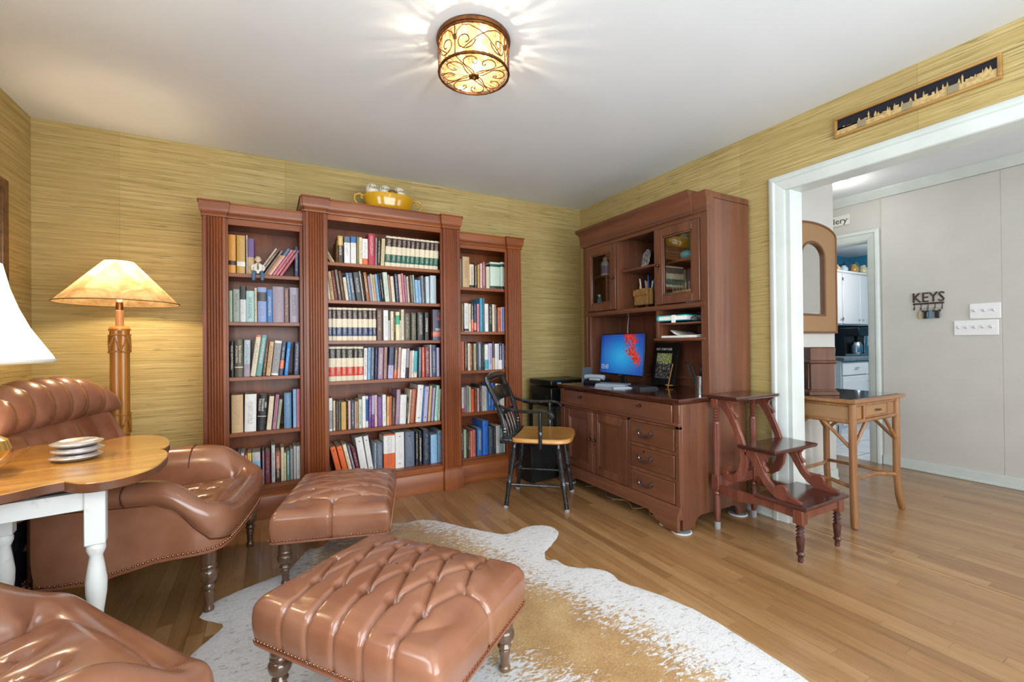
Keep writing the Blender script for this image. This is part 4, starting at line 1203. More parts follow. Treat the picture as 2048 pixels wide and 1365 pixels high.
PENS = [('white_pen', '#dfe2e6', 'white capped pen, tallest in the tan satchel pen holder', .0, .02, .185), ('silver_pen', '#a9b0ba', 'slim silver pen in the middle of the satchel pen holder', .012, -.012, .165), ('blue_pen', '#2c56a5', 'thick blue marker rising from the satchel pen holder', .004, -.04, .20), ('orange_pen', '#cf7a55', 'orange pencil standing in the satchel pen holder', -.015, -.035, .15), ('cream_pen', '#d9cf9e', 'short cream crayon standing in the satchel pen holder', -.01, .045, .13), ('navy_pen', '#3b4670', 'navy pen leaning at the divider end of the satchel pen holder', .01, -.064, .165), ('grey_pen', '#cfcbd0', 'grey pen leaning beside the navy pen in the satchel holder', -.012, -.062, .15)]
for n_, (nm, col, lab, dx, dy, ln) in enumerate(PENS):
    b_ = B().lathe([(.002, 0), (.0048, .006), (.005, ln * .6), (.0056, ln * .61), (.0056, ln * .96), (.003, ln)], 10, (0, 0, 0), Matrix.Rotation(.06 * (n_ - 3), 3, 'X'))
    o = single('pen', b_, mat(nm, col, .35), lab, 'pen', (0, 0, 0), 'pens in the satchel holder')
    o.location = (-.27 + dx, -1.13 + dy, 1.352 + .055)

# cubby: turquoise binder and spectacles above, papers below
tb_ = thing('turquoise_folder', 'turquoise zip folder lying flat in the upper cubby', 'folder', (-.30, -1.52, 1.230), .06)
tq = mat('turquoise_cover', '#2fa6b2', .35)
obj('cover', B().box(-.13, .12, -.10, .115, .012, .018).box(-.13, .12, -.10, .115, .044, .050).loft([[(-.13 if s else .12, .115 + .018 * math.cos(t), .031 + .019 * math.sin(t)) for t in [-PI / 2 + PI * k / 8 for k in range(9)]] for s in (1, 0)]), tq, tb_, bev=.001)
obj('pages', B().box(-.125, .115, -.095, .115, .018, .044), PAPER, tb_, bev=.001)
obj('clasp', B().box(-.133, -.128, -.02, .01, .0, .05), PAPER, tb_, bev=.001)
sg = thing('spectacles', 'folded dark spectacles lying at the end of the upper cubby', 'spectacles', (-.375, -1.685, 1.230), .2)
for s in (-1, 1):
    obj('lens_rim', B().tube([(.004 * math.sin(t), s * .028 + .022 * math.cos(t), .020 + .017 * math.sin(t)) for t in [2 * PI * k / 18 for k in range(18)]], .0022, 6, True), BLACKP, sg)
    obj('temple', B().tube([(0, s * .05, .028), (.06, s * .048, .026), (.12, s * .02, .012)], .002, 6), BLACKP, sg)
obj('bridge', B().tube([(0, -.007, .025), (-.002, 0, .029), (0, .007, .025)], .002, 6), BLACKP, sg)
for n_, (dx, dy, sz, h, lab) in enumerate(((0, 0, .14, .014, 'white ream of paper lying in the lower cubby'), (.02, -.03, .12, .006, 'curled white sheet on top of the paper in the lower cubby'))):
    b_ = B()
    zz = 1.131 if n_ == 0 else 1.1455
    if n_ == 0:
        b_.box(-.13, .13, -sz, sz, 0, h)
    else:
        P = [[(-.12 + .24 * i / 6, sz - 2 * sz * j / 8, .001 + .035 * max(0, 1 - j / 2.5) ** 2 + .004 * math.sin(i)) for j in range(9)] for i in range(7)]
        b_.grid(P)
    o = single('paper_stack' if n_ == 0 else 'paper_sheet', b_, PAPER, lab, 'paper', (0, 0, 0), solid=.0008 if n_ else 0, bev=.001 if n_ == 0 else 0)
    o.location = (-.285 + dx, -1.555 + dy, zz)

# behind the glass: bottles on one side, small treasures and a set of little books on the other
def bottle(x, y, z, r, h, col, cap, lab, spray=False, lbl=None):
    t = thing('bottle', lab, 'bottle', (x, y, z), 0, 'bottles behind the glass door')
    obj('body', B().lathe([(r * .9, 0), (r, .004), (r, h * .68), (r * .8, h * .76), (r * .4, h * .82), (r * .4, h * .84)], 18), mat('bottle_' + col[1:], col, .3), t)
    obj('cap', B().lathe([(r * .46, h * .82), (r * .46, h * .97), (r * .4, h)], 14) if not spray else B().lathe([(r * .3, h * .82), (r * .5, h * .88), (r * .5, h * .97), (r * .3, h)], 12).cyl((0, 0, h * .93), (-r * 1.1, .0, h * .93), r * .18), mat('cap_' + cap[1:], cap, .4), t)
    if lbl:
        obj('label', B().lathe([(r + .0006, h * .15), (r + .0006, h * .55)], 18), mat('lbl_' + lbl[1:], lbl, .5), t)
    return t


bottle(-.30, -.715, 1.648, .034, .165, '#d9dce6', '#eceef2', 'white lotion bottle with lilac label behind the glass door', lbl='#8f86b8')
bottle(-.27, -.795, 1.648, .026, .16, '#4b77c9', '#7fae6c', 'blue bottle with green cap behind the glass door', lbl='#a9d4ea')
bottle(-.31, -.845, 1.648, .024, .185, '#29323c', '#d7d28a', 'dark bottle with yellow cap behind the glass door', lbl='#5f86a8')
bottle(-.29, -.905, 1.648, .022, .17, '#b9b06a', '#2b2a26', 'olive bottle with black cap behind the glass door', lbl='#e2e0d8')
bottle(-.36, -.713, 1.352, .02, .15, '#3d8fb5', '#e9eef2', 'blue spray bottle with white nozzle on the lower glass door shelf', True)
dm = single('glass_paperweight', B().ball((0, 0, .03), (.045, .045, .032), 20, 10), mat('aqua_glass', '#3fa9c8', .12), 'aqua glass paperweight on the upper shelf behind the glass door', 'paperweight', (0, 0, 0))
dm.location = (-.33, -1.565, 1.648)
vs = thing('curved_ornament', 'tall white curved ornament on the upper shelf behind the glass door', 'ornament', (-.33, -1.665, 1.648))
obj('ribbon', B().tube([(0, .012, .012), (0, .0, .04), (0, .016, .075), (0, .0, .11), (0, .012, .15)], [.006, .005, .005, .005, .003], 8), PAPER, vs)
obj('ribbon', B().tube([(0, -.014, .012), (0, -.022, .05), (0, -.008, .09), (0, -.02, .125)], [.006, .005, .005, .003], 8), PAPER, vs)
obj('foot', B().lathe([(.03, 0), (.03, .006), (.012, .014), (.001, .015)], 16), PAPER, vs)
for k in range(8):
    b_ = add_book(-9, 0, 0, .026, .165, 0, 'dark_brown', 'band,tan,.33,.62', f'small dark brown volume with tan band, {WORDS[k]} from the divider behind the glass door', 'little brown set behind the glass door', dp=.11)
    b_.location = (-.30, -1.405 - .027 * k, 1.352)
    b_.rotation_euler = (0, 0, -PI / 2)
wh_ = thing('whale_figure', 'pale teal glass whale-tail figure in the lower glass door cupboard', 'figurine', (-.36, -1.66, 1.352), .2)
wg = mat('pale_teal_glass', '#7fbcc6', .15)
obj('tail', B().tube([(0, .05, .008), (0, .02, .03), (0, -.015, .07), (0, -.02, .10)], [.02, .026, .014, .006], 10), wg, wh_)
obj('fluke', B().tube([(0, .02, .12), (0, -.01, .098), (0, -.02, .094), (0, -.035, .1), (0, -.06, .118)], [.003, .009, .01, .009, .003], 8), wg, wh_)
obj('stand', B().box(-.03, .03, -.06, .06, 0, .008), mat('clear_stand', '#b9d4d8', .1), wh_, bev=.002)

# ------------------------------------------------------------------ cowhide rug
CORE = [(-2.72, -1.12), (-2.62, -.90), (-2.4, -.62), (-2.06, -.66), (-1.86, -.74), (-1.72, -.98), (-1.66, -1.20), (-1.60, -1.50), (-1.55, -1.78), (-1.47, -2.0), (-1.38, -2.3), (-1.38, -2.6), (-1.5, -2.95), (-1.75, -3.05), (-1.95, -2.75), (-2.05, -2.45), (-2.2, -2.2), (-2.4, -1.9), (-2.55, -1.5), (-2.62, -1.3)]


def seg_dist(px, py, poly):
    P = np.stack([px, py], -1)
    best = np.full(px.shape, 9.0)
    for i in range(len(poly)):
        a, b_ = np.array(poly[i - 1]), np.array(poly[i])
        ab = b_ - a
        t = np.clip(((P - a) @ ab) / (ab @ ab), 0, 1)
        d = np.linalg.norm(P - (a + t[..., None] * ab), axis=-1)
        best = np.minimum(best, d)
    return best


def spline(poly, k=4):
    out = []
    n = len(poly)
    for i in range(n):
        p0, p1, p2, p3 = (np.array(poly[(i + j - 1) % n]) for j in range(4))
        for s in range(k):
            t = s / k
            out.append(tuple(.5 * ((2 * p1) + (-p0 + p2) * t + (2 * p0 - 5 * p1 + 4 * p2 - p3) * t * t + (-p0 + 3 * p1 - 3 * p2 + p3) * t ** 3)))
    return out


RS = spline(RUG, 5)
rr_ = random.Random(3)
RS = [(x + rr_.uniform(-.003, .003), y + rr_.uniform(-.003, .003)) for x, y in RS]
bm = bmesh.new()
vs_ = [bm.verts.new((x, y, .0)) for x, y in RS]
ed = [bm.edges.new((vs_[i - 1], vs_[i])) for i in range(len(vs_))]
bmesh.ops.triangle_fill(bm, edges=ed, use_beauty=True)
for _ in range(5):
    lng = [e for e in bm.edges if e.calc_length() > .045]
    if not lng:
        break
    bmesh.ops.subdivide_edges(bm, edges=lng, cuts=1, use_grid_fill=False)
    bmesh.ops.triangulate(bm, faces=bm.faces[:])
bmesh.ops.recalc_face_normals(bm, faces=bm.faces)
ctr = (-2.1, -2.0, 0)
for v in bm.verts:
    d = .0065
    v.co = (v.co.x - ctr[0], v.co.y - ctr[1], d)
me = bpy.data.meshes.new('cowhide_rug')
bm.to_mesh(me)
bm.free()
co_ = np.array([v.co[:] for v in me.vertices])
wx, wy = co_[:, 0] + ctr[0], co_[:, 1] + ctr[1]
edge = seg_dist(wx, wy, RS)
co_[:, 2] = .0015 + .006 * np.clip(edge / .03, 0, 1) ** .6
me.vertices.foreach_set('co', co_.ravel())
dc = seg_dist(wx, wy, CORE)
ins_ = np.array([in_poly(a, b_, CORE) for a, b_ in zip(wx, wy)])
sd = np.where(ins_, dc, -dc)
at_ = me.attributes.new('brown', 'FLOAT', 'POINT')
at_.data.foreach_set('value', (sd * 3.0).astype(np.float32))
HIDE, nt_, bs_ = nodes('cowhide')
_a = nd(nt_, 'ShaderNodeAttribute', attribute_name='brown').outputs['Fac']
_o = nd(nt_, 'ShaderNodeTexCoord').outputs['Object']
_n1 = noise(nt_, _o, 1.0, (30, 75, 1), 4, .65, 1.0)
_n2 = noise(nt_, _o, 4.0, (1, 1, 1), 3, .6)
_n3 = noise(nt_, _o, 1.0, (90, 260, 1), 3, .6, .8)
_n4 = noise(nt_, _o, 1.0, (22, 60, 1), 4, .7, 1.2)
_f = maths(nt_, 'ADD', maths(nt_, 'ADD', _a, maths(nt_, 'MULTIPLY', maths(nt_, 'SUBTRACT', _n1, .5), 2.6)), maths(nt_, 'MULTIPLY', maths(nt_, 'SUBTRACT', _n2, .5), .8))
_k = ramp(nt_, _f, [(.30, 0.0), (.55, 1.0)])
_br = ramp(nt_, maths(nt_, 'ADD', maths(nt_, 'MULTIPLY', _n3, .5), maths(nt_, 'MULTIPLY', _n2, .5)), [(.34, '#80592f'), (.5, '#a98046'), (.66, '#c9a973')])
_wh = ramp(nt_, _n3, [(.3, '#c3c3c6'), (.6, '#e2e1e0')])
_wh = mixc(nt_, _wh, rgba('#6f655f'), maths(nt_, 'MULTIPLY', ramp(nt_, _n4, [(.55, 0.0), (.68, 1.0)]), .75))
nt_.links.new(mixc(nt_, _wh, _br, _k), bs_.inputs['Base Color'])
bs_.inputs['Roughness'].default_value = .55
bs_.inputs['Sheen Weight'].default_value = .25
bump(nt_, bs_, _n3, .5, .004)
rug = obj('cowhide_rug', me, HIDE, None, ang=180, fix=False)
rug.location = ctr
tag(rug, 'brown and white cowhide rug lying on the oak floor', 'rug')

# ------------------------------------------------------------------ turned legs
LEGP = [(.016, 0), (.0185, .004), (.0195, .012), (.018, .018), (.0145, .022), (.0145, .030), (.017, .060), (.0195, .078), (.0165, .084), (.0215, .090), (.0245, .096), (.022, .102), (.0185, .108), (.024, .114), (.031, .124), (.0345, .138), (.034, .150), (.0285, .160), (.025, .163), (.029, .166), (.030, .171), (.027, .176), (.026, .179), (.029, .183), (.0285, .190), (.0285, .235)]


def turned_leg(r, x, y, h, m=LEGW, s=1.0, name='leg'):
    k = h / .235
    return obj(name, B().lathe([(a * s, z * k) for a, z in LEGP], 22, (x, y, 0)), m, r, ang=50)


# ------------------------------------------------------------------ tufted ottomans (long axis x)
def tuft_field(x, y, btn, segs, depth, sig, cw, cd_):
    """depth below the puffed surface at (x, y)"""
    d = np.zeros_like(x)
    for bx_, by_ in btn:
        d += depth * np.exp(-((x - bx_) ** 2 + (y - by_) ** 2) / sig ** 2)
    m = np.full_like(x, 9.0)
    for (ax, ay), (bx_, by_) in segs:
        ab = np.array([bx_ - ax, by_ - ay])
        t = np.clip(((x - ax) * ab[0] + (y - ay) * ab[1]) / (ab @ ab), 0, 1)
        m = np.minimum(m, np.hypot(x - ax - t * ab[0], y - ay - t * ab[1]))
    d += cd_ * np.exp(-(m / cw) ** 1.3)
    return d


def ottoman(label, loc, rz):
    r = thing('tufted_ottoman', label, 'ottoman', loc, rz, 'tan leather ottomans')
    a, b_, zb, zt, rad = .335, .262, .215, .350, .040
    N = 211
    row1 = [-.20, -.10, 0, .10, .20]
    row2 = [-.25, -.15, -.05, .05, .15, .25]
    yr = .135
    btn = [(x, s * yr) for x in row1 for s in (-1, 1)] + [(x, 0) for x in row2]
    segs = []
    for x in row1:
        for s in (-1, 1):
            segs += [((x, s * yr), (x - .05, 0)), ((x, s * yr), (x + .05, 0)), ((x, s * yr), (x, s * .4))]
    segs += [((-.25, 0), (-.45, 0)), ((.25, 0), (.45, 0))]
    s = np.linspace(-1, 1, N)
    S, T = np.meshgrid(s, s, indexing='ij')
    M = np.maximum(np.abs(S), np.abs(T)) + 1e-9
    ex, ey = S / M, T / M
    nrm = (np.abs(ex) ** 26 + np.abs(ey) ** 26) ** (1 / 26)
    ex, ey = ex / nrm, ey / nrm
    q = M                                     # 0..0.70 top, ..0.84 round edge, ..1 side
    R = np.where(q < .70, q / .70 * (1 - rad / .30), 0)
    arc = np.clip((q - .70) / .14, 0, 1) * PI / 2
    R = np.where(q >= .70, (1 - rad / .30) + rad / .30 * np.sin(arc), R)
    Zs = np.where(q < .70, 0, -rad * (1 - np.cos(arc)))
    Zs = np.where(q > .84, -rad - (zt - rad - zb) * (q - .84) / .16, Zs)
    bulge = np.where(q > .80, .006 * np.sin(PI * np.clip((q - .80) / .20, 0, 1)), 0)
    X, Y = ex * R * a, ey * R * b_
    crown = .045 * (1 - np.clip(np.hypot(X / a, Y / b_), 0, 1) ** 2.2)
    dep = tuft_field(X, Y, btn, segs, .026, .016, .0062, .019)
    top = np.clip((.86 - q) / .1, 0, 1)
    Zv = zt + Zs + crown * np.clip((.84 - q) / .2, 0, 1) - dep * np.maximum(top, 0)
    # side seams pull in horizontally
    side = np.clip((q - .74) / .1, 0, 1)
    X = X - np.sign(ex) * dep * side * (np.abs(ex) > np.abs(ey)) * .55 + ex * bulge
    Y = Y - np.sign(ey) * dep * side * (np.abs(ey) >= np.abs(ex)) * .55 + ey * bulge
    P = [[(X[i, j], Y[i, j], Zv[i, j]) for j in range(N)] for i in range(N)]
    obj('tufted_cushion', B().grid(P), LEATHER, r, ang=180, fix=False)
    for x, y in btn:
        zz = zt + .045 * (1 - min(1, math.hypot(x / a, y / b_)) ** 2.2) - .042
        obj('button', B().ball((x, y, zz), (.0065, .0065, .004), 10, 6), LEATHER, r)
    bx_ = B()
    bx_.box(-a + .02, a - .02, -b_ + .02, b_ - .02, zb - .012, zb + .02)
    obj('frame', bx_, BLACKM, r)
    pts = []
    n = 160
    for k in range(n):
        t = 2 * PI * k / n
        c_, s_ = math.cos(t), math.sin(t)
        m_ = (abs(c_) ** 26 + abs(s_) ** 26) ** (1 / 26)
        c_, s_ = c_ / m_, s_ / m_
        pts.append((c_ * (a + .001), s_ * (b_ + .001), zb - .004))
    obj('welt', B().tube(pts, .0045, 6, True), mat('leather_welt', '#8f5a44', .4), r)
    nl = B()
    per = []
    for sx in (-1, 1):
        per += [(sx * (a + .002), y) for y in np.arange(-b_ + .014, b_ - .01, .0145)]
        per += [(x, sx * (b_ + .002)) for x in np.arange(-a + .014, a - .01, .0145)]
    for x, y in per:
        nl.ball((x, y, zb + .008), (.0042, .0042, .0042), 8, 5)
    o = obj('nailhead_trim', nl, NAIL, r, fix=False)
    o['kind'] = 'stuff'
    for sx in (-1, 1):
        for sy in (-1, 1):
            turned_leg(r, sx * (a - .055), sy * (b_ - .055), zb - .008)
    return r


ottoman('tan leather button-tufted ottoman nearest the camera, on the cowhide rug', (-2.398, -2.131, .006), math.radians(126))
ottoman('tan leather button-tufted ottoman in front of the central bookcase', (-2.416, -1.05, .004), math.radians(73.5))

# ------------------------------------------------------------------ leather armchair (faces +x)
def armchair(label, loc, rz):
    r = thing('leather_armchair', label, 'armchair', loc, rz, 'tan leather armchairs')
    # perimeter of the arms and front lip, from back near (-y) round the front to back far (+y)
    path = [(-.555, -.352), (-.48, -.365), (-.38, -.368), (-.26, -.37), (-.16, -.37), (-.09, -.368), (-.03, -.362), (.02, -.345), (.052, -.31), (.066, -.25), (.072, -.16), (.074, -.05), (.074, .05), (.072, .16), (.066, .25), (.052, .31), (.02, .345), (-.03, .362), (-.09, .368), (-.16, .37), (-.26, .37), (-.38, .368), (-.48, .365), (-.555, .352), (-.60, .31), (-.625, .2), (-.632, .07), (-.632, -.07), (-.625, -.2), (-.60, -.31)]
    n = len(path)
    h_, p_, b_ = [], [], []
    for x, y in path:
        s = min(abs(y) / .37, 1)
        if x < -.15:
            h_.append(.572)
        elif abs(y) > .34:
            h_.append(.572 - .125 * smooth01(-.15, .05, x))
        else:
            h_.append(.415 + .045 * smooth01(.20, .34, abs(y)))
        p_.append(.485 if x < -.13 else (.30 + .185 * (1 - smooth01(-.14, .055, x)) if abs(y) > .30 else .285))
        b_.append(.205 + .06 * smooth01(-.42, -.10, x))
    rings = []
    for i, (x, y) in enumerate(path):
        a_ = Vector(path[i - 1] + (0,))
        c_ = Vector(path[(i + 1) % n] + (0,))
        t = (c_ - a_).normalized()
        nn = Vector((t.y, -t.x, 0))
        h, p, b0 = h_[i], p_[i], b_[i]
        th = .13 if abs(y) > .33 and x < 0 else .12
        pr = [(0, b0), (.001, (b0 + p) / 2), (0, p - .004), (.004, p + .003), (.020, p + .2 * (h - p)), (.027, p + .5 * (h - p)), (.018, h - .022), (-.008, h - .004), (-.045, h), (-.080, h - .012), (-th * .85, h - .045), (-th, h - .10 if h > .5 else h - .03), (-th - .01, .36)]
        rings.append([Vector((x, y, 0)) + nn * o + Vector((0, 0, z)) for o, z in pr])
    obj('arms_and_front', B().loft(rings + [rings[0]], cap=False, closed=False), LEATHER, r, sub=2, ang=180, fix=True, solid=0)
    # seams over each arm and piping along the side panels
    for i in (3, 20):
        pts = [tuple(q) for q in rings[i][2:12]]
        obj('arm_seam', B().tube(pts, .0028, 6), PIPING, r)
    for rng in (range(0, 10), range(23, 13, -1)):
        pts = [tuple(rings[i][2] + Vector((0, 0, .001))) for i in rng if True]
        obj('piping', B().tube(pts, .0035, 6), PIPING, r)
    # nail heads along the lower edge
    nl = B()
    bl = [Vector(rings[i][0]) for i in range(n)]
    acc = 0
    for i in range(n - 1):
        d = (bl[i + 1] - bl[i])
        L = d.length
        while acc < L:
            q = bl[i] + d * (acc / L)
            nl.ball((q.x * 1.004, q.y * 1.006, q.z + .009), .0048, 8, 5)
            acc += .0165
        acc -= L
    o = obj('nailhead_trim', nl, NAIL, r, fix=False)
    o['kind'] = 'stuff'
    obj('lower_welt', B().tube([(q.x * 1.002, q.y * 1.002, q.z - .003) for q in bl], .0055, 6), mat('leather_welt', '#8f5a44', .4), r)
    # dust cover below
    obj('underside', B().loft([[(q.x * .98, q.y * .98, q.z + .012) for q in bl], [(q.x * .9 - .03, q.y * .5, q.z + .03) for q in bl]], cap=False, closed=False), BLACKM, r)
    # tufted seat
    N = 60
    u = np.linspace(-.64, .035, N)
    v = np.linspace(-.27, .27, N)
    U, V = np.meshgrid(u, v, indexing='ij')
    btn, sg_ = [], []
    for i, x in enumerate((-.08, -.19, -.30, -.41, -.52)):
        ys = (-.18, -.06, .06, .18) if i % 2 else (-.12, 0, .12)
        btn += [(x, y) for y in ys]
    for a1 in btn:
        for a2 in btn:
            if 0 < a2[0] - a1[0] < .12 and abs(a2[1] - a1[1]) < .07:
                sg_.append((a1, a2))
    dep = tuft_field(U, V, btn, sg_, .020, .022, .012, .012)
    Zs = .412 - .06 * np.clip(-U / .64, 0, 1) + .022 * (1 - (V / .27) ** 2) - dep - .03 * np.clip((np.abs(V) - .22) / .05, 0, 1) ** 2 - .03 * np.clip((U + .005) / .04, 0, 1) ** 2
    obj('tufted_seat', B().grid([[(U[i, j], V[i, j], Zs[i, j]) for j in range(N)] for i in range(N)]), LEATHER, r, ang=180, fix=False)
    # back: tufted lower part and fluted head roll, both wrapping forward at the ends
    def wrap(y, k=.42):
        return .55 * max(0, abs(y) - .16) ** 1.6
    NU, NV = 97, 26
    P = []
    for i in range(NU):
        y = -.43 + .86 * i / (NU - 1)
        row = []
        chan = abs(math.sin(PI * (y + .43) / .108))
        for j in range(NV):
            t = j / (NV - 1)
            y = (-.43 + .86 * i / (NU - 1)) * (.78 + .22 * smooth01(.25, .75, t))
            z = .34 + .445 * t
            lift = 1 - .62 * smooth01(.34, .43, abs(y)) * t
            z = .34 + (z - .34) * lift
            x = -.545 - .13 * t + wrap(y) * (1 - .25 * t)
            puff = .030 * math.sin(PI * min(1, t * 1.02)) ** .5 * (.55 + .45 * chan ** .5)
            if abs(y) < .40:
                puff -= .014 * math.exp(-((t - .42) / .09) ** 2) * (1 - chan) ** 2
            row.append((x + puff, y, z))
        P.append(row)
    obj('tufted_back', B().grid(P), LEATHER, r, ang=180, fix=False)
    prof = [(.000, -.012), (.030, .008), (.048, .040), (.050, .085), (.036, .135), (.004, .178), (-.045, .202), (-.095, .196), (-.130, .160), (-.140, .10), (-.125, .03), (-.10, -.02)]
    P = []
    for i in range(121):
        y = -.405 + .81 * i / 120
        e = max(0, 1 - (abs(y) / .406) ** 3.0) ** .5
        ch = abs(math.sin(PI * (y + .405) / .1157)) ** .5
        row = []
        for dx, dz in prof:
            k = (.45 + .55 * ch)
            row.append((-.672 + wrap(y) * .75 + (dx * k if dx > 0 else dx) * (.35 + .65 * e), y, .778 + dz * e * (.88 + .12 * ch)))
        P.append(row)
    obj('fluted_head_roll', B().grid(P), LEATHER, r, ang=180, fix=False, sub=1)
    ob_ = B()
    rows_ = []
    for z, x, hw in ((.46, -.62, .35), (.56, -.665, .37), (.66, -.71, .40), (.80, -.775, .38)):
        rows_.append([(x + wrap(y) * .9, y, z) for y in np.linspace(-hw, hw, 17)])
    obj('outer_back', ob_.grid(rows_), LEATHER, r, ang=180, fix=False, solid=.02)
    turned_leg(r, .005, -.315, .262)
    turned_leg(r, .005, .315, .262)
    for s in (-1, 1):
        obj('rear_leg', B().tube([(-.52, s * .28, .24), (-.56, s * .285, .12), (-.60, s * .29, 0)], [.026, .022, .017], 10), LEGW, r)
    return r


armchair('tan leather armchair with fluted head roll beside the floor lamp', (-2.92, -1.02, 0), math.radians(-11.7))
armchair('tan leather armchair in the near corner below the clover table, partly cut off', (-3.10, -2.20, 0), math.radians(35.3))

# ------------------------------------------------------------------ black painted armchair at the desk (faces +x)
BLK = mat('worn_black_paint', '#191b1e', .25, col2='#4a5057', scale=24, lo=.55, hi=.78, coat=.35)
SEATW = wood('maple_seat', '#a26a2c', '#c08a45', '#d3a25d', 'x', rough=.3, scale=6)
ch = thing('black_armchair', 'black painted wooden armchair with maple seat at the desk', 'chair', (-1.077, -.906, 0), math.radians(-41))
sp = []
for k in range(33):
    t = 2 * PI * k / 33
    c_, s_ = math.cos(t), math.sin(t)
    m_ = (abs(c_) ** 5 + abs(s_) ** 5) ** .2
    x, y = c_ / m_ * .228 + .012, s_ / m_ * (.235 + .012 * c_)
    sp.append((x, y))
obj('seat', B().loft([[(x * .93, y * .93, .437) for x, y in sp], [(x, y, .447) for x, y in sp], [(x, y, .462) for x, y in sp], [(x * .97, y * .97, .472) for x, y in sp], [(x * .6, y * .6, .464) for x, y in sp]]), SEATW, ch, ang=40)
obj('seat_rail', B().box(-.236, -.150, -.243, .243, .436, .474), BLK, ch, bev=.012, seg=3)
legprof = [(.013, 0), (.016, .02), (.014, .10), (.0195, .16), (.0205, .175), (.015, .185), (.018, .20), (.020, .30), (.018, .385), (.021, .395), (.014, .405), (.018, .445)]
for sx in (-1, 1):
    for sy in (-1, 1):
        top, bot = Vector((sx * .145 + .0, sy * .165, .44)), Vector((sx * .205, sy * .203, 0))
        ax = (top - bot)
        q = Vector((0, 0, 1)).rotation_difference(ax.normalized()).to_matrix()
        lg = obj('leg', B().lathe([(a_, z * ax.length / .445) for a_, z in legprof], 14, tuple(bot), q), BLK, ch, ang=50)
        obj('foot_tip', B().lathe([(.0165, 0), (.018, .006), (.015, .018)], 14, (bot.x, bot.y, 0)), mat('grey_foot_tip', '#8d9094', .6), lg)


def legpt(sx, sy, z):
    t = z / .44
    return (sx * (.205 + (.145 - .205) * t), sy * (.203 + (.165 - .203) * t), z)


for sy in (-1, 1):
    obj('side_stretcher', B().tube([legpt(-1, sy, .155), legpt(1, sy, .155)], .0085, 8), BLK, ch)
obj('front_stretcher', B().tube([legpt(1, -1, .20), tuple(Vector(legpt(1, 0, .20))), legpt(1, 1, .20)], [.009, .014, .009], 8), BLK, ch)
obj('back_stretcher', B().tube([legpt(-1, -1, .235), legpt(-1, 1, .235)], .0085, 8), BLK, ch)
for sy in (-1, 1):
    pts = [(-.20, sy * .222, .46), (-.205, sy * .222, .53), (-.222, sy * .222, .60), (-.245, sy * .223, .68), (-.275, sy * .224, .75), (-.305, sy * .224, .81), (-.325, sy * .224, .855), (-.328, sy * .222, .878)]
    obj('back_post', B().tube(pts, [.016, .0165, .017, .018, .018, .018, .018, .016], 10), BLK, ch)
    for zz in (.515, .535):
        obj('gilt_ring', B().lathe([(.0172, -.002), (.0178, 0), (.0172, .002)], 12, (-.204, sy * .222, zz)), CHROME, ch)
obj('crest_rail', B().tube([(-.318, -.235, .868), (-.326, -.12, .874), (-.332, 0, .876), (-.326, .12, .874), (-.318, .235, .868)], [.016, .026, .028, .026, .016], 12), BLK, ch)
sl = B()
sl.loft([[(-.258 - .03 * math.cos(PI * y / .46) - .011 * (z - .70) / .03 + dx, y, z + .006 * math.cos(PI * y / .46)) for dx, z in ((0, .70), (.0, .795), (.014, .795), (.014, .70))] for y in np.linspace(-.215, .215, 13)])
obj('back_slat', sl, BLK, ch, bev=.002)
obj('lower_slat', B().loft([[(-.232 - .02 * math.cos(PI * y / .46) + dx, y, z) for dx, z in ((0, .60), (-.006, .632), (.007, .632), (.012, .60))] for y in np.linspace(-.215, .215, 13)]), BLK, ch, bev=.002)
for k in range(4):
    y = -.12 + .08 * k
    obj('spindle', B().tube([(-.195, y, .465), (-.212, y, .53), (-.238, y * 1.03, .605)], [.006, .009, .006], 8), BLK, ch)
for sy in (-1, 1):
    pts = [(-.252, sy * .228, .690), (-.20, sy * .236, .672), (-.12, sy * .246, .655), (-.03, sy * .252, .652), (.05, sy * .254, .660), (.10, sy * .254, .656), (.125, sy * .253, .636), (.122, sy * .252, .612), (.105, sy * .252, .604)]
    arm = B().loft([[(p[0] + nx, p[1] + wy_, p[2] + nz) for nx, wy_, nz in ((0, -w_, -.011), (0, w_, -.011), (0, w_, .009), (0, w_ * .5, .013), (0, -w_ * .5, .013), (0, -w_, .009))] if i < 6 else [(p[0] + dz * 1.0, p[1] + wy_, p[2] + dz * .25) for dz, wy_ in ((-.011, -w_), (-.011, w_), (.010, w_), (.013, w_ * .5), (.013, -w_ * .5), (.010, -w_))] for i, (p, w_) in enumerate(zip(pts, (.016, .018, .022, .027, .031, .033, .032, .028, .022)))])
    obj('arm', arm, BLK, ch, sub=1, ang=60)
    obj('arm_support', B().lathe([(.010, 0), (.013, .012), (.012, .05), (.017, .085), (.011, .092), (.015, .10), (.012, .125), (.014, .16), (.0095, .22)], 14, (.040, sy * .243, .437)), BLK, ch, ang=50)
    obj('support_drop', B().lathe([(.001, -.030), (.008, -.024), (.011, -.008), (.012, .003)], 12, (.040, sy * .243, .437)), BLK, ch)

# ------------------------------------------------------------------ clover-edged table between the armchairs
TZ = .72
tab = thing('clover_table', 'honey wood clover-edged table with white turned legs between the armchairs', 'table', (-3.515, -1.516, 0), math.radians(7.5))
def open_spline(P, k=4):
    out = []
    for i in range(len(P) - 1):
        p0, p1, p2, p3 = (np.array(P[min(max(i + q, 0), len(P) - 1)]) for q in (-1, 0, 1, 2))
        for q in range(k):
            t = q / k
            out.append(tuple(.5 * ((2 * p1) + (-p0 + p2) * t + (2 * p0 - 5 * p1 + 4 * p2 - p3) * t * t + (-p0 + 3 * p1 - 3 * p2 + p3) * t ** 3)))
    return out + [tuple(P[-1])]


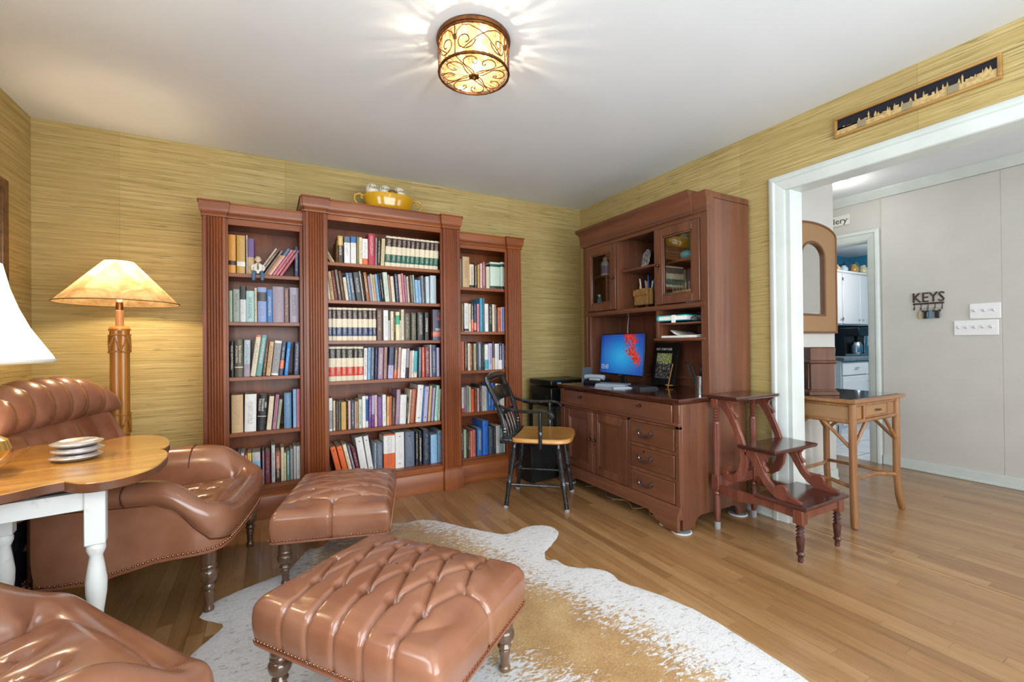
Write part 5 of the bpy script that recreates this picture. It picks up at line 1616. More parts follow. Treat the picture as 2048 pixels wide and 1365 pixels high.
half = open_spline([(.400, 0), (.420, .03), (.430, .10), (.424, .20), (.402, .30), (.355, .372), (.295, .402), (.240, .385), (.200, .330)], 4)[:-1] + open_spline([(.200, .330), (.160, .342), (.10, .380), (.04, .402), (.0008, .406)], 4)
right = [(x, -y) for x, y in reversed(half)] + half[1:]
for s in (1, -1):
    pl = [(x * s, y) for x, y in right]
    tp_ = B().loft([[(x * .985 + .0002 * s, y * .985, TZ - .030) for x, y in pl], [(x, y, TZ - .026) for x, y in pl], [(x, y, TZ - .003) for x, y in pl]], cap=True)
    lo_ = obj('table_leaf', tp_, WALNUT, tab, ang=40)
    obj('leaf_surface', B().loft([[(x, y, TZ - .003) for x, y in pl], [(x * .996, y * .996, TZ) for x, y in pl]]), OAKT, lo_, ang=30)
TLEG = [(.012, 0), (.018, .02), (.022, .06), (.017, .10), (.020, .13), (.024, .16), (.0245, .175), (.017, .186), (.022, .20), (.0225, .215), (.017, .225), (.015, .24), (.018, .28), (.0255, .34), (.0265, .375), (.021, .42), (.016, .455), (.020, .465), (.0235, .475), (.0235, .487), (.018, .497)]
for lx, ly in ((.255, -.235), (-.255, -.235), (.0, .03), (-.255, .20)):
    lg = obj('leg', B().lathe(TLEG, 20, (lx, ly, 0)), CREAMP, tab, ang=50)
    obj('leg_block', B().box(lx - .025, lx + .025, ly - .025, ly + .025, .495, TZ - .030), CREAMP, lg, bev=.003)
for x0, x1, y0, y1 in ((-.23, .23, -.248, -.222), (-.013, .013, -.222, .005), (-.268, -.242, -.21, .175)):
    obj('apron', B().box(x0, x1, y0, y1, .605, .66), CREAMP, tab, bev=.002)
obj('cleat', B().box(-.25, .25, -.18, -.12, .665, TZ - .030), CREAMP, tab, bev=.002)
obj('linen_shelf', B().box(-.20, .20, -.205, -.02, .628, .640), mat('pale_linen', '#c3c9dd', .8), tab, bev=.003)

# silver dishes stacked on the table
for k in range(3):
    d_ = thing('silver_dish', ['silver dish at the bottom of the three stacked on the clover table', 'middle one of the three stacked silver dishes on the clover table', 'topmost silver dish of the stack of three on the clover table'][k], 'dish', (-3.337 + .003 * (k % 2), -1.497 + .002 * k, TZ + .0225 * k), .4 * k, 'stacked silver dishes')
    obj('bowl', B().lathe([(.0005, .001), (.040, 0), (.052, .003), (.066, .012), (.068, .0135), (.066, .0155), (.052, .0215), (.046, .0222), (.040, .019), (.0005, .017)], 40), SILVER, d_, ang=60)
    obj('lip', B().tube([(.0675 * math.cos(t), .0675 * math.sin(t), .0138) for t in [2 * PI * q / 40 for q in range(40)]], .0014, 6, True), SILVER, d_)

# ------------------------------------------------------------------ lamps
def lamp_light(name, loc, power, col, rad):
    l = bpy.data.lights.new(name, 'POINT')
    l.energy, l.color, l.shadow_soft_size = power, col, rad
    o = bpy.data.objects.new(name, l)
    o.location = loc
    C.objects.link(o)
    return o


def shade_mat(name, col, col2, tr=.6):
    m, nt, bs = nodes(name)
    co = nd(nt, 'ShaderNodeTexCoord').outputs['Object']
    f = noise(nt, co, 9, (1, 1, 1), 5, .65, 1.2)
    g = noise(nt, co, 60, (1, 1, 3), 3)
    c = ramp(nt, f, [(.3, col2), (.6, col)])
    c = mixc(nt, c, rgba(col2), maths(nt, 'MULTIPLY', ramp(nt, g, [(.66, 0.0), (.72, 1.0)]), .5))
    t = nd(nt, 'ShaderNodeBsdfTranslucent', {'Color': c})
    d = nd(nt, 'ShaderNodeBsdfDiffuse', {'Color': c})
    mx = nd(nt, 'ShaderNodeMixShader', {0: tr, 1: d.outputs[0], 2: t.outputs[0]})
    nt.links.new(mx.outputs[0], nt.nodes['Material Output'].inputs[0])
    return m


BULB = nodes('bulb_glow')
_m, _nt, _bs = BULB
_em = nd(_nt, 'ShaderNodeEmission', {'Color': (1, .82, .58, 1), 'Strength': 5.0})
_ad = nd(_nt, 'ShaderNodeAddShader', {0: nd(_nt, 'ShaderNodeBsdfTransparent').outputs[0], 1: _em.outputs[0]})
_nt.links.new(_ad.outputs[0], _nt.nodes['Material Output'].inputs[0])
BULB = _m
LX, LY = -3.466, -.42
fl = thing('floor_lamp', 'tall bamboo floor lamp with parchment cone shade, lit, by the back wall', 'floor lamp', (LX, LY, 0))
obj('base', B().lathe([(.15, 0), (.152, .012), (.14, .022), (.06, .032), (.05, .045)], 32), LAMPW, fl)
for k in range(5):
    a_ = 2 * PI * k / 5 + .5
    obj('cane', B().tube([(.024 * math.cos(a_), .024 * math.sin(a_), z) for z in (.03, .4, .8, 1.2)], .0195, 12), LAMPW, fl)
obj('cap', B().lathe([(.046, 1.195), (.047, 1.205), (.040, 1.216), (.012, 1.222)], 24), LAMPW, fl)
obj('neck', B().lathe([(.018, 1.215), (.018, 1.305), (.014, 1.308)], 18), mat('neck_tan', '#c08a58', .4), fl)
WRAP = mat('rattan_binding', '#8f5a26', .5, col2='#b07a3f', scale=60)
for zc in (1.17, 1.08, .74, .64, .30, .20):
    obj('binding', B().tube([(.046 * math.cos(t), .046 * math.sin(t), zc + .003 * math.sin(3 * t)) for t in [2 * PI * q / 30 for q in range(30)]], .0042, 6, True), WRAP, fl)
for z0, z1 in ((1.085, 1.165), (.645, .735), (.205, .295)):
    for k in range(5):
        for sgn in (1, -1):
            obj('cross_binding', B().tube([(.0465 * math.cos(2 * PI * k / 5 + sgn * t * .63), .0465 * math.sin(2 * PI * k / 5 + sgn * t * .63), z0 + (z1 - z0) * t) for t in [q / 6 for q in range(7)]], .0032, 6), WRAP, fl)
PARCH = shade_mat('parchment_shade', '#d2b68c', '#9a7448', .5)
sh_ = B().lathe([(.262, 1.346), (.255, 1.352), (.065, 1.570), (.060, 1.574)], 48)
sh_.f = [f for f in sh_.f if len(f) == 4]
obj('lamp_shade', sh_, PARCH, fl, ang=60)
for rr0, zz in ((.262, 1.346), (.060, 1.574)):
    obj('shade_binding', B().tube([(rr0 * math.cos(t), rr0 * math.sin(t), zz) for t in [2 * PI * q / 48 for q in range(48)]], .003, 6, True), mat('shade_braid', '#7d5c34', .7), fl)
obj('socket', B().lathe([(.012, 1.305), (.016, 1.31), (.016, 1.35), (.012, 1.355)], 16), BRASS, fl)
obj('bulb', B().ball((0, 0, 1.40), (.028, .028, .04), 16, 10), BULB, fl)
for k in range(3):
    a_ = 2 * PI * k / 3
    obj('shade_spider', B().cyl((0, 0, 1.565), (.060 * math.cos(a_), .060 * math.sin(a_), 1.570), .0015, n=6), BRASS, fl)
lamp_light('floor_lamp_bulb_light', (LX, LY, 1.445), 8, (1, .80, .52), .03)

TLX, TLY = -3.56, -1.64
tl = thing('table_lamp', 'brass and glass table lamp with white bell shade, lit, cut by the picture edge', 'table lamp', (TLX, TLY, TZ))
GOLDG = mat('gold_glass', '#c9a14a', .08, .6, coat=.6)
obj('foot', B().lathe([(.055, 0), (.057, .006), (.048, .014), (.022, .020)], 28), BRASS, tl)
obj('glass_body', B().lathe([(.022, .018), (.060, .028), (.098, .050), (.112, .078), (.104, .105), (.070, .128), (.03, .142), (.018, .16), (.014, .20)], 36), GOLDG, tl)
obj('stem', B().lathe([(.008, .19), (.008, .36), (.012, .365), (.012, .40)], 14), BRASS, tl)
LINEN = shade_mat('white_linen_shade', '#f2ece0', '#e8dfcc', .55)
bs2 = B().lathe([(.205, .340), (.203, .356), (.178, .40), (.150, .45), (.126, .51), (.108, .57), (.096, .63), (.093, .645)], 40)
bs2.f = [f for f in bs2.f if len(f) == 4]
obj('lamp_shade', bs2, LINEN, tl, ang=60)
obj('shade_trim', B().tube([(.2055 * math.cos(t), .2055 * math.sin(t), .345) for t in [2 * PI * q / 48 for q in range(48)]], .006, 6, True), mat('white_braid', '#d9d6cc', .7), tl)
obj('bulb', B().ball((0, 0, .45), (.028, .028, .04), 14, 8), BULB, tl)
lamp_light('table_lamp_bulb_light', (TLX, TLY, TZ + .46), 4.5, (1, .84, .62), .03)

# picture frame on the left wall
pf = thing('wall_picture', 'dark wooden picture frame with gilt lip hung on the left wall', 'picture', (XL, -.72, 1.445))
FRW = mat('picture_frame_wood', '#4a2f18', .35, col2='#6d4a26', scale=30)
for y0, y1, z0, z1 in ((-.40, -.345, 0, .525), (.345, .40, 0, .525), (-.345, .345, 0, .055), (-.345, .345, .47, .525)):
    obj('frame_side', B().box(.002, .028, y0, y1, z0, z1), FRW, pf, bev=.008, seg=3)
obj('gilt_lip', B().box(.002, .016, -.345, -.33, .055, .47).box(.002, .016, .33, .345, .055, .47).box(.002, .016, -.33, .33, .055, .07).box(.002, .016, -.33, .33, .455, .47), GOLDG, pf)
obj('picture', B().box(.002, .008, -.33, .33, .07, .455), mat('landscape_print', '#7d7a5a', .6, col2='#b9ae86', scale=7), pf, flat=True)

# black bag behind the armchair
bg_ = thing('black_bag', 'black padded bag with grey buckle standing behind the leather armchair', 'bag', (-3.645, -1.165, 0), math.radians(-11))
obj('body', B().box(-.055, .055, -.10, .10, 0, .46), mat('black_nylon', '#15171d', .45, col2='#22262f', scale=14, bmp=.3), bg_, bev=.04, seg=4)
obj('strap', B().tube([(.06, -.07, .42), (.075, -.075, .30), (.072, -.07, .15), (.06, -.06, .04)], .011, 8), mat('grey_strap', '#3c424c', .5), bg_)
obj('buckle', B().box(.058, .072, -.085, -.035, .10, .125), mat('grey_buckle', '#8f98a2', .35), bg_, bev=.004)

# ------------------------------------------------------------------ library steps (front towards -y)
st = thing('library_steps', 'carved dark wood library steps with three treads by the doorway', 'library steps', (-.265, -2.073, 0))
OXS, OYS = -.265, -2.06


def sbox(name, x0, x1, y0, y1, z0, z1, m=STEPW, bev=.003, parent=None):
    return obj(name, B().box(x0 - OXS, x1 - OXS, y0 - OYS, y1 - OYS, z0, z1), m, parent or st, bev=bev)


def tread(y0, y1, z, x0=-.47, x1=-.06):
    b_ = B().rects([(z - .020, x0 + .006 - OXS, x1 - .006 - OXS, y0 + .006 - OYS, y1 - .004 - OYS), (z - .012, x0 - OXS, x1 - OXS, y0 - OYS, y1 - OYS), (z - .004, x0 - OXS, x1 - OXS, y0 - OYS, y1 - OYS), (z, x0 + .005 - OXS, x1 - .005 - OXS, y0 + .005 - OYS, y1 - .002 - OYS)])
    return obj('tread', b_, STEPD, st, ang=30)


tread(-1.985, -1.802, .787)
tread(-2.195, -1.985, .528)
tread(-2.345, -2.08, .283)
post = [(.0165, .44), (.0185, .62), (.0185, .628), (.012, .634), (.0185, .642), (.012, .650), (.019, .659), (.012, .668), (.0185, .677), (.012, .686), (.018, .695), (.013, .703), (.018, .708), (.018, .715)]
for x in (-.440, -.09):
    # reeded post, block, turned foot
    rings = []
    for z, k in ((.315, 1), (.62, 1)):
        rings.append([((.0185 + .0016 * (j % 2)) * math.cos(2 * PI * j / 24) + x - OXS, (.0185 + .0016 * (j % 2)) * math.sin(2 * PI * j / 24) - 1.835 - OYS, z) for j in range(24)])
    p_ = obj('rear_post', B().loft(rings), STEPW, st, ang=20)
    obj('post_turning', B().lathe([(a_, z) for a_, z in post[1:]], 18, (x - OXS, -1.835 - OYS, 0)), STEPW, p_, ang=50)
    obj('post_block', B().box(x - .022 - OXS, x + .022 - OXS, -1.857 - OYS, -1.813 - OYS, .712, .767), STEPW, p_, bev=.002)
    obj('post_block', B().box(x - .023 - OXS, x + .023 - OXS, -1.858 - OYS, -1.812 - OYS, .232, .318), STEPW, p_, bev=.003)
    obj('turned_foot', B().lathe([(.013, .035), (.017, .06), (.0195, .12), (.018, .175), (.014, .20), (.021, .206), (.022, .213), (.016, .22), (.019, .233)], 18, (x - OXS, -1.835 - OYS, 0)), STEPW, p_, ang=50)
    obj('rubber_tip', B().lathe([(.016, 0), (.0175, .004), (.0165, .04), (.013, .042)], 16, (x - OXS, -1.835 - OYS, 0)), mat('grey_rubber', '#8f9295', .7), p_)
    # front leg
    fl_ = [(.011, .0), (.013, .012), (.011, .025), (.018, .035), (.020, .042), (.013, .052), (.016, .062), (.020, .115), (.021, .12), (.012, .127), (.020, .135), (.012, .143), (.0215, .153), (.012, .162), (.0215, .172), (.012, .180), (.019, .187), (.02, .192)]
    xf_ = x if x < -.2 else -.09
    f_ = obj('front_leg', B().lathe(fl_, 18, (xf_ - OXS, -2.30 - OYS, 0)), STEPD, st, ang=50)
    obj('leg_block', B().box(xf_ - .024 - OXS, xf_ + .024 - OXS, -2.324 - OYS, -2.276 - OYS, .19, .262), STEPW, f_, bev=.003)
    # side rail with an ogee lower edge
    yl = [-1.858, -2.276]
    top = [(yl[0], .262), (yl[1], .262)]
    low = [(yl[1], .215), (-2.20, .218), (-2.10, .222), (-2.02, .208), (-1.96, .200), (yl[0], .215)]
    obj('side_rail', B().prism([(u - OYS, v) for u, v in top + low], x - .012 - OXS, x + .012 - OXS, lambda u, v, w: (w, u, v)), STEPW, st, bev=.002)
    # upper S-scroll bracket: from under the top tread down and back to a curl above the rail

    def ribbon(cl, wd, xa, xb, nm='scroll_bracket'):
        L_, R_ = [], []
        for i, (y, z) in enumerate(cl):
            a_ = Vector(cl[max(i - 1, 0)])
            b2 = Vector(cl[min(i + 1, len(cl) - 1)])
            t_ = (b2 - a_).normalized()
            nn = Vector((-t_.y, t_.x))
            w_ = wd[i]
            L_.append((y + nn.x * w_, z + nn.y * w_))
            R_.append((y - nn.x * w_, z - nn.y * w_))
        P_ = L_ + R_[::-1]
        bm_ = B()
        m_ = len(cl)
        bm_.loft([[(xv - OXS, L_[i][0] - OYS, L_[i][1]), (xv2 - OXS, L_[i][0] - OYS, L_[i][1]), (xv2 - OXS, R_[i][0] - OYS, R_[i][1]), (xv - OXS, R_[i][0] - OYS, R_[i][1])] for i in range(m_) for xv, xv2 in ((xa, xb),)])
        return obj(nm, bm_, STEPW, st, ang=40, bev=.0015)
    up = [(-1.862, .762), (-1.895, .735), (-1.925, .69), (-1.955, .63), (-1.985, .56), (-2.005, .50), (-2.012, .44), (-2.002, .385), (-1.98, .345), (-1.95, .322), (-1.918, .320), (-1.895, .338), (-1.893, .362), (-1.907, .378), (-1.925, .374)]
    upw = [.030, .024, .020, .0175, .017, .018, .021, .023, .024, .023, .020, .017, .016, .015, .012]
    ribbon(up, upw, x - .011, x + .011)
    lo2 = [(-2.035, .505), (-2.065, .475), (-2.09, .435), (-2.11, .395), (-2.135, .355), (-2.165, .325), (-2.20, .305), (-2.24, .297), (-2.28, .292), (-2.31, .290)]
    low_ = [.032, .026, .021, .019, .0185, .020, .024, .022, .013, .006]
    ribbon(lo2, low_, x - .011, x + .011)
    obj('scroll_knob', B().lathe([(.001, -.0112), (.030, -.0112), (.030, .0112), (.001, .0112)], 18, (x - OXS, -2.213 - OYS, .332), Matrix.Rotation(PI / 2, 3, 'Y')), STEPW, st, bev=.0015)
    obj('leaf_spur', B().prism([(u - OYS, v) for u, v in ((-1.905, .765), (-1.955, .765), (-1.968, .757), (-1.958, .748), (-1.945, .742), (-1.938, .725), (-1.948, .705), (-1.965, .692), (-1.975, .675), (-1.962, .664), (-1.945, .668), (-1.93, .66))], x - .010 - OXS, x + .010 - OXS, lambda u, v, w: (w, u, v)), STEPW, st, bev=.0015)
    obj('leaf_spur', B().prism([(u - OYS, v) for u, v in ((-2.06, .507), (-2.145, .507), (-2.165, .500), (-2.15, .490), (-2.135, .482), (-2.12, .462), (-2.122, .44), (-2.138, .425), (-2.142, .41), (-2.128, .402), (-2.11, .405), (-2.09, .43))], x - .010 - OXS, x + .010 - OXS, lambda u, v, w: (w, u, v)), STEPW, st, bev=.0015)
sbox('front_rail', -.416, -.114, -2.318, -2.296, .212, .262)
sbox('rear_rail', -.418, -.112, -1.846, -1.824, .24, .30)
sbox('rear_rail', -.418, -.112, -1.846, -1.824, .735, .767)
sbox('tread_support', -.43, -.10, -2.10, -2.08, .25, .265)

# ------------------------------------------------------------------ rattan side table in the hall (front towards -y)
rt = thing('rattan_table', 'rattan side table with drawer and glass top in the hall', 'side table', (.52, -2.04, 0))
RX, RY = .52, -2.04
RH = .757


def rl(x, y, z):
    return (x - RX, y - RY, z)


tpb = B().rects([(RH - .030, .215 - RX, .830 - RX, -2.262 - RY, -1.81 - RY), (RH - .022, .195 - RX, .850 - RX, -2.280 - RY, -1.79 - RY), (RH - .008, .195 - RX, .850 - RX, -2.280 - RY, -1.79 - RY), (RH - .003, .205 - RX, .840 - RX, -2.272 - RY, -1.80 - RY)])
obj('table_top', tpb, wood('rattan_cane_long', '#6a4525', '#8c5f38', '#a67a50', 'x', rough=.3, scale=9), rt, ang=30)
GT = mat('dark_glass_top', '#3b3026', .05, spec=.8, coat=.8)
obj('glass_inset', B().box(.225 - RX, .820 - RX, -2.250 - RY, -1.82 - RY, RH - .004, RH - .0005), GT, rt, flat=True)
WEAVE = nodes('woven_cane')
_m, _nt, _bs = WEAVE
_o = nd(_nt, 'ShaderNodeTexCoord').outputs['Object']
_w = nd(_nt, 'ShaderNodeTexWave', {'Vector': nd(_nt, 'ShaderNodeMapping', {'Vector': _o, 'Rotation': (0, .6, .5)}).outputs[0], 'Scale': 55.0, 'Distortion': 1.5, 'Detail': 2.0}).outputs['Fac']
_nt.links.new(ramp(_nt, _w, [(.2, '#835c38'), (.7, '#a8845a')]), _bs.inputs['Base Color'])
_bs.inputs['Roughness'].default_value = .45
bump(_nt, _bs, _w, .4, .003)
WEAVE = _m
AX0, AX1, AY0, AY1 = .245, .800, -2.245, -1.835
for nm, b_ in (('side_panel', B().box(AX0 - .004 - RX, AX0 + .006 - RX, AY0 - RY, AY1 - RY, .625, RH - .03)), ('side_panel', B().box(AX1 - .006 - RX, AX1 + .004 - RX, AY0 - RY, AY1 - RY, .625, RH - .03)), ('back_panel', B().box(AX0 - RX, AX1 - RX, AY1 - .006 - RY, AY1 + .004 - RY, .625, RH - .03)), ('front_panel', B().box(AX0 - RX, AX1 - RX, AY0 + .004 - RY, AY0 + .012 - RY, .625, RH - .03))):
    obj(nm, b_, WEAVE, rt, flat=True)
dw = obj('drawer', B().box(.385 - RX, .665 - RX, AY0 - .006 - RY, AY0 + .010 - RY, .640, RH - .045), WEAVE, rt, bev=.002)
for p0, p1 in (((.385, .640), (.665, .640)), ((.665, .640), (.665, .712)), ((.665, .712), (.385, .712)), ((.385, .712), (.385, .640))):
    obj('drawer_trim', B().cyl(rl(p0[0], AY0 - .008, p0[1]), rl(p1[0], AY0 - .008, p1[1]), .006), RAT, dw)
obj('drawer_pull', B().tube([rl(.50, AY0 - .012, .676), rl(.51, AY0 - .022, .676), rl(.525, AY0 - .024, .676), rl(.54, AY0 - .022, .676), rl(.55, AY0 - .012, .676)], [.004, .006, .005, .006, .004], 8), mat('dark_pull', '#4a2f1c', .4), dw)
for x in (.370, .690):
    obj('divider_cane', B().cyl(rl(x, AY0 - .004, .628), rl(x, AY0 - .004, RH - .03), .009), RAT, rt)
for z in (.620, RH - .038):
    for p0, p1 in (((AX0, AY0), (AX1, AY0)), ((AX1, AY0), (AX1, AY1)), ((AX1, AY1), (AX0, AY1)), ((AX0, AY1), (AX0, AY0))):
        obj('rail_cane', B().cyl(rl(p0[0], p0[1], z), rl(p1[0], p1[1], z), .013), RAT, rt)
for sx, x in ((-1, AX0), (1, AX1)):
    for sy, y in ((-1, AY0), (1, AY1)):
        pts = [(x, y, RH - .03), (x, y, .45), (x, y, .28), (x + sx * .004, y + sy * .002, .18), (x + sx * .016 * (1 if sx > 0 else .3), y + sy * .004, .10), (x + sx * .036 * (1 if sx > 0 else .3), y + sy * .008, .035), (x + sx * .046 * (1 if sx > 0 else .3), y + sy * .010, .006)]
        lg = obj('leg', B().tube([rl(*p) for p in pts], [.0205, .0205, .020, .020, .021, .021, .017], 14), RAT, rt)
        q = pts[-1]
        obj('leg_tip', B().lathe([(.004, 0), (.011, .004), (.014, .010)], 12, rl(q[0], q[1], 0)), WALNUT, lg)
        for dx, dy in ((-sx, 0), (0, -sy)):
            obj('brace', B().tube([rl(x, y, .455), rl(x + dx * .085, y + dy * .085, .54), rl(x + dx * .16, y + dy * .16, .612)], .0105, 10), RAT, rt)
# stretchers: a frame with bowed corner pieces
zs_ = .235
for p0, p1 in (((AX0, AY0), (AX1, AY0)), ((AX1, AY0), (AX1, AY1)), ((AX1, AY1), (AX0, AY1)), ((AX0, AY1), (AX0, AY0))):
    mx_, my_ = (AX0 + AX1) / 2, (AY0 + AY1) / 2
    m1 = ((p0[0] * .75 + p1[0] * .25) * .86 + mx_ * .14, (p0[1] * .75 + p1[1] * .25) * .72 + my_ * .28)
    m2 = ((p0[0] * .25 + p1[0] * .75) * .86 + mx_ * .14, (p0[1] * .25 + p1[1] * .75) * .72 + my_ * .28)
    obj('stretcher', B().tube([rl(p0[0], p0[1], zs_), rl(m1[0], m1[1], zs_ + .012), rl(m2[0], m2[1], zs_ + .012), rl(p1[0], p1[1], zs_)], .0115, 10), RAT, rt)

# mantel clock seen from behind
ck = thing('mantel_clock', 'brown wooden mantel clock standing on the rattan table', 'clock', (.335, -2.02, RH), math.radians(145))
CKW = wood('clock_wood', '#3f2416', '#54321f', '#68422e', 'z', rough=.4, coat=.05, fine=.15, spec=.35)
obj('plinth', B().rects([(0, -.088, .088, -.062, .062), (.02, -.088, .088, -.062, .062), (.028, -.080, .080, -.054, .054), (.036, -.078, .078, -.052, .052)]), CKW, ck, bev=.002)
obj('case', B().box(-.072, .072, -.048, .048, .034, .205), CKW, ck, bev=.003)
obj('cornice', B().rects([(.198, -.074, .074, -.050, .050), (.206, -.082, .082, -.058, .058), (.214, -.082, .082, -.058, .058), (.222, -.076, .076, -.052, .052)]), CKW, ck, bev=.002)
obj('hood', B().rects([(.22, -.076, .076, -.052, .052), (.25, -.074, .074, -.050, .050), (.298, -.076, .076, -.052, .052), (.304, -.070, .070, -.046, .046)]), CKW, ck, bev=.003)
for s in (-1, 1):
    obj('side_column', B().lathe([(.008, .04), (.005, .05), (.005, .19), (.008, .2)], 10, (.080, s * .036, 0)), CKW, ck)
obj('dial', B().lathe([(.045, 0), (.045, .003), (.0005, .004)], 28, (0, -.048, .13), Matrix.Rotation(PI / 2, 3, 'X')), mat('clock_dial', '#e3ddcb', .4), ck)
obj('keyhole_plate', B().box(.072, .0735, -.01, .01, .11, .15), BRASS, ck)

# arched mirror on the stub wall
mr = thing('arched_mirror', 'arched mirror in a woven rattan frame on the hall wall', 'mirror', (.842, -1.715, 1.165))


def arch(w2, z0, zs0, zt):
    n = 16
    pts = [(-w2, z0), (w2, z0), (w2, zs0)]
    for k in range(1, n):
        t = PI * k / n
        pts.append((w2 * math.cos(t), zs0 + (zt - zs0) * math.sin(t) ** .9))
    pts.append((-w2, zs0))
    return pts


def ring(bb, o_, i_, ya, yb):
    n = len(o_)
    base = len(bb.v)
    for y in (ya, yb):
        for pl_ in (o_, i_):
            bb.v += [(u, y, v) for u, v in pl_]
    for k in range(n):
        j = (k + 1) % n
        bb.f += [(base + k, base + j, base + n + j, base + n + k), (base + 2 * n + k, base + 3 * n + k, base + 3 * n + j, base + 2 * n + j), (base + k, base + 2 * n + k, base + 2 * n + j, base + j), (base + n + k, base + n + j, base + 3 * n + j, base + 3 * n + k)]


fb = B()
ring(fb, arch(.325, 0, .735, .826), arch(.162, .130, .565, .684), -.026, -.002)
obj('woven_frame', fb, WEAVE, mr, bev=.003)
fb = B()
ring(fb, arch(.333, -.008, .738, .834), arch(.318, .007, .730, .818), -.032, -.002)
obj('outer_edge', fb, mat('mirror_edge', '#6d4526', .4), mr, bev=.003)
fb = B()
ring(fb, arch(.168, .124, .566, .690), arch(.152, .140, .563, .672), -.031, -.004)
obj('inner_edge', fb, mat('mirror_edge', '#6d4526', .4), mr, bev=.003)
obj('mirror_glass', B().prism(arch(.158, .134, .564, .678), -.012, -.006, lambda u, v, w: (u, w, v)), mat('mirror_silver', '#e6e8e6', .02, 1.0), mr, flat=True)

# ------------------------------------------------------------------ things on the far hall wall (they face -x)
ky = thing('key_rack', 'dark cast-iron KEYS rack with five hooks on the hall wall', 'key rack', (XF - .006, -2.02, 1.385))
text('letters', 'KEYS', BRONZE, ky, (-.008, 0, .062), (0, -1, 0), (0, 0, 1), .115, ext=.006, sx=.82)
obj('bar', B().box(-.012, 0, -.098, .098, .008, .022), BRONZE, ky, bev=.002)
for k in range(5):
    y = .088 - .044 * k
    obj('hook', B().tube([(-.006, y, .012), (-.008, y, -.02), (-.012, y, -.034), (-.022, y, -.036), (-.026, y, -.024), (-.025, y, -.014)], .003, 8), BRONZE, ky)
KEYD = [('beige_keys', '#b5a27c', .045, 'bunch of brass keys with beige tag hanging on the key rack'), ('black_fob', '#1b1a1c', .015, 'black car key fob hanging on the key rack'), ('blue_tag_keys', '#5f86a0', -.022, 'small keys on a blue tag hanging on the key rack'), ('black_pouch', '#2a2626', -.06, 'black leather key pouch with silver key hanging on the key rack')]
for nm, col, y, lab in KEYD:
    kk = thing('key_bunch', lab, 'keys', (XF - .026, -2.02 + y, 1.36), 0, 'keys on the key rack')
    obj('split_ring', B().tube([(0, .012 * math.cos(t), -.010 + .012 * math.sin(t)) for t in [2 * PI * q / 14 for q in range(14)]], .0012, 6, True), CHROME, kk)
    obj('fob', B().box(-.006, .006, -.014, .016, -.085, -.022), mat(nm, col, .4), kk, bev=.005)
    obj('key', B().box(-.009, -.007, -.022, -.012, -.075, -.02).lathe([(.001, -.001), (.011, -.001), (.011, .001), (.001, .001)], 12, (-.008, -.017, -.02), Matrix.Rotation(PI / 2, 3, 'Y')), CHROME if 'b' != nm[0] or True else BRASS, kk)


def switch_plate(label, y0, y1, z0, z1, n):
    s_ = thing('switch_plate', label, 'light switch', (XF - .006, (y0 + y1) / 2, (z0 + z1) / 2), 0, 'switches on the hall wall')
    w2, h2 = abs(y1 - y0) / 2, (z1 - z0) / 2
    obj('plate', B().box(-.008, 0, -w2, w2, -h2, h2), mat('white_switch', '#e9eaec', .3), s_, bev=.003)
    for k in range(n):
        y = w2 - (k + .5) * 2 * w2 / n * .92 - .04 * w2
        tg = obj('toggle', B().obox((-.013, y, .004), (.011, .0055, .008), Matrix.Rotation(.45, 3, 'Y')), mat('toggle_white', '#cfd2d6', .3), s_, bev=.0015)
        for z in (-1, 1):
            obj('screw', B().lathe([(.003, 0), (.003, .001)], 10, (-.0078, y, z * h2 * .55), Matrix.Rotation(-PI / 2, 3, 'Y')), mat('white_switch', '#e9eaec', .3), tg)
    return s_


switch_plate('white three-gang light switch plate, upper one on the hall wall', -2.265, -2.432, 1.258, 1.375, 3)
switch_plate('white five-gang light switch plate, lower one on the hall wall', -2.174, -2.420, 1.132, 1.248, 5)
sg2 = thing('gallery_sign', 'small white enamel sign with black lettering above the kitchen door', 'sign', (XF - .006, -1.345, 2.24))
obj('plate', B().box(-.006, 0, -.120, .16, -.048, .048), mat('sign_white', '#d9d8d0', .4), sg2, bev=.003)
text('sign_lettering', 'Gallery', BLACKM, sg2, (-.0066, .012, -.004), (0, -1, 0), (0, 0, 1), .078)
obj('screw', B().lathe([(.004, 0), (.004, .002)], 10, (-.006, -.108, 0), Matrix.Rotation(-PI / 2, 3, 'Y')), CHROME, sg2)

# recessed hall light
rc = thing('recessed_light', 'round recessed ceiling light glowing in the hall', 'ceiling light', (1.49, -1.62, H))
obj('trim_ring', B().lathe([(.085, 0), (.088, -.004), (.075, -.008), (.066, -.004)], 32), WHITE, rc)
LENS = nodes('downlight_lens')
LENS[2].inputs['Emission Color'].default_value = (1, .95, .86, 1)
LENS[2].inputs['Emission Strength'].default_value = 9
obj('lens', B().lathe([(.066, -.003), (.04, -.006), (.0005, -.007)], 28), LENS[0], rc)
lamp_light('recessed_light_glow', (1.49, -1.62, H - .14), 2, (1, .95, .87), .06)

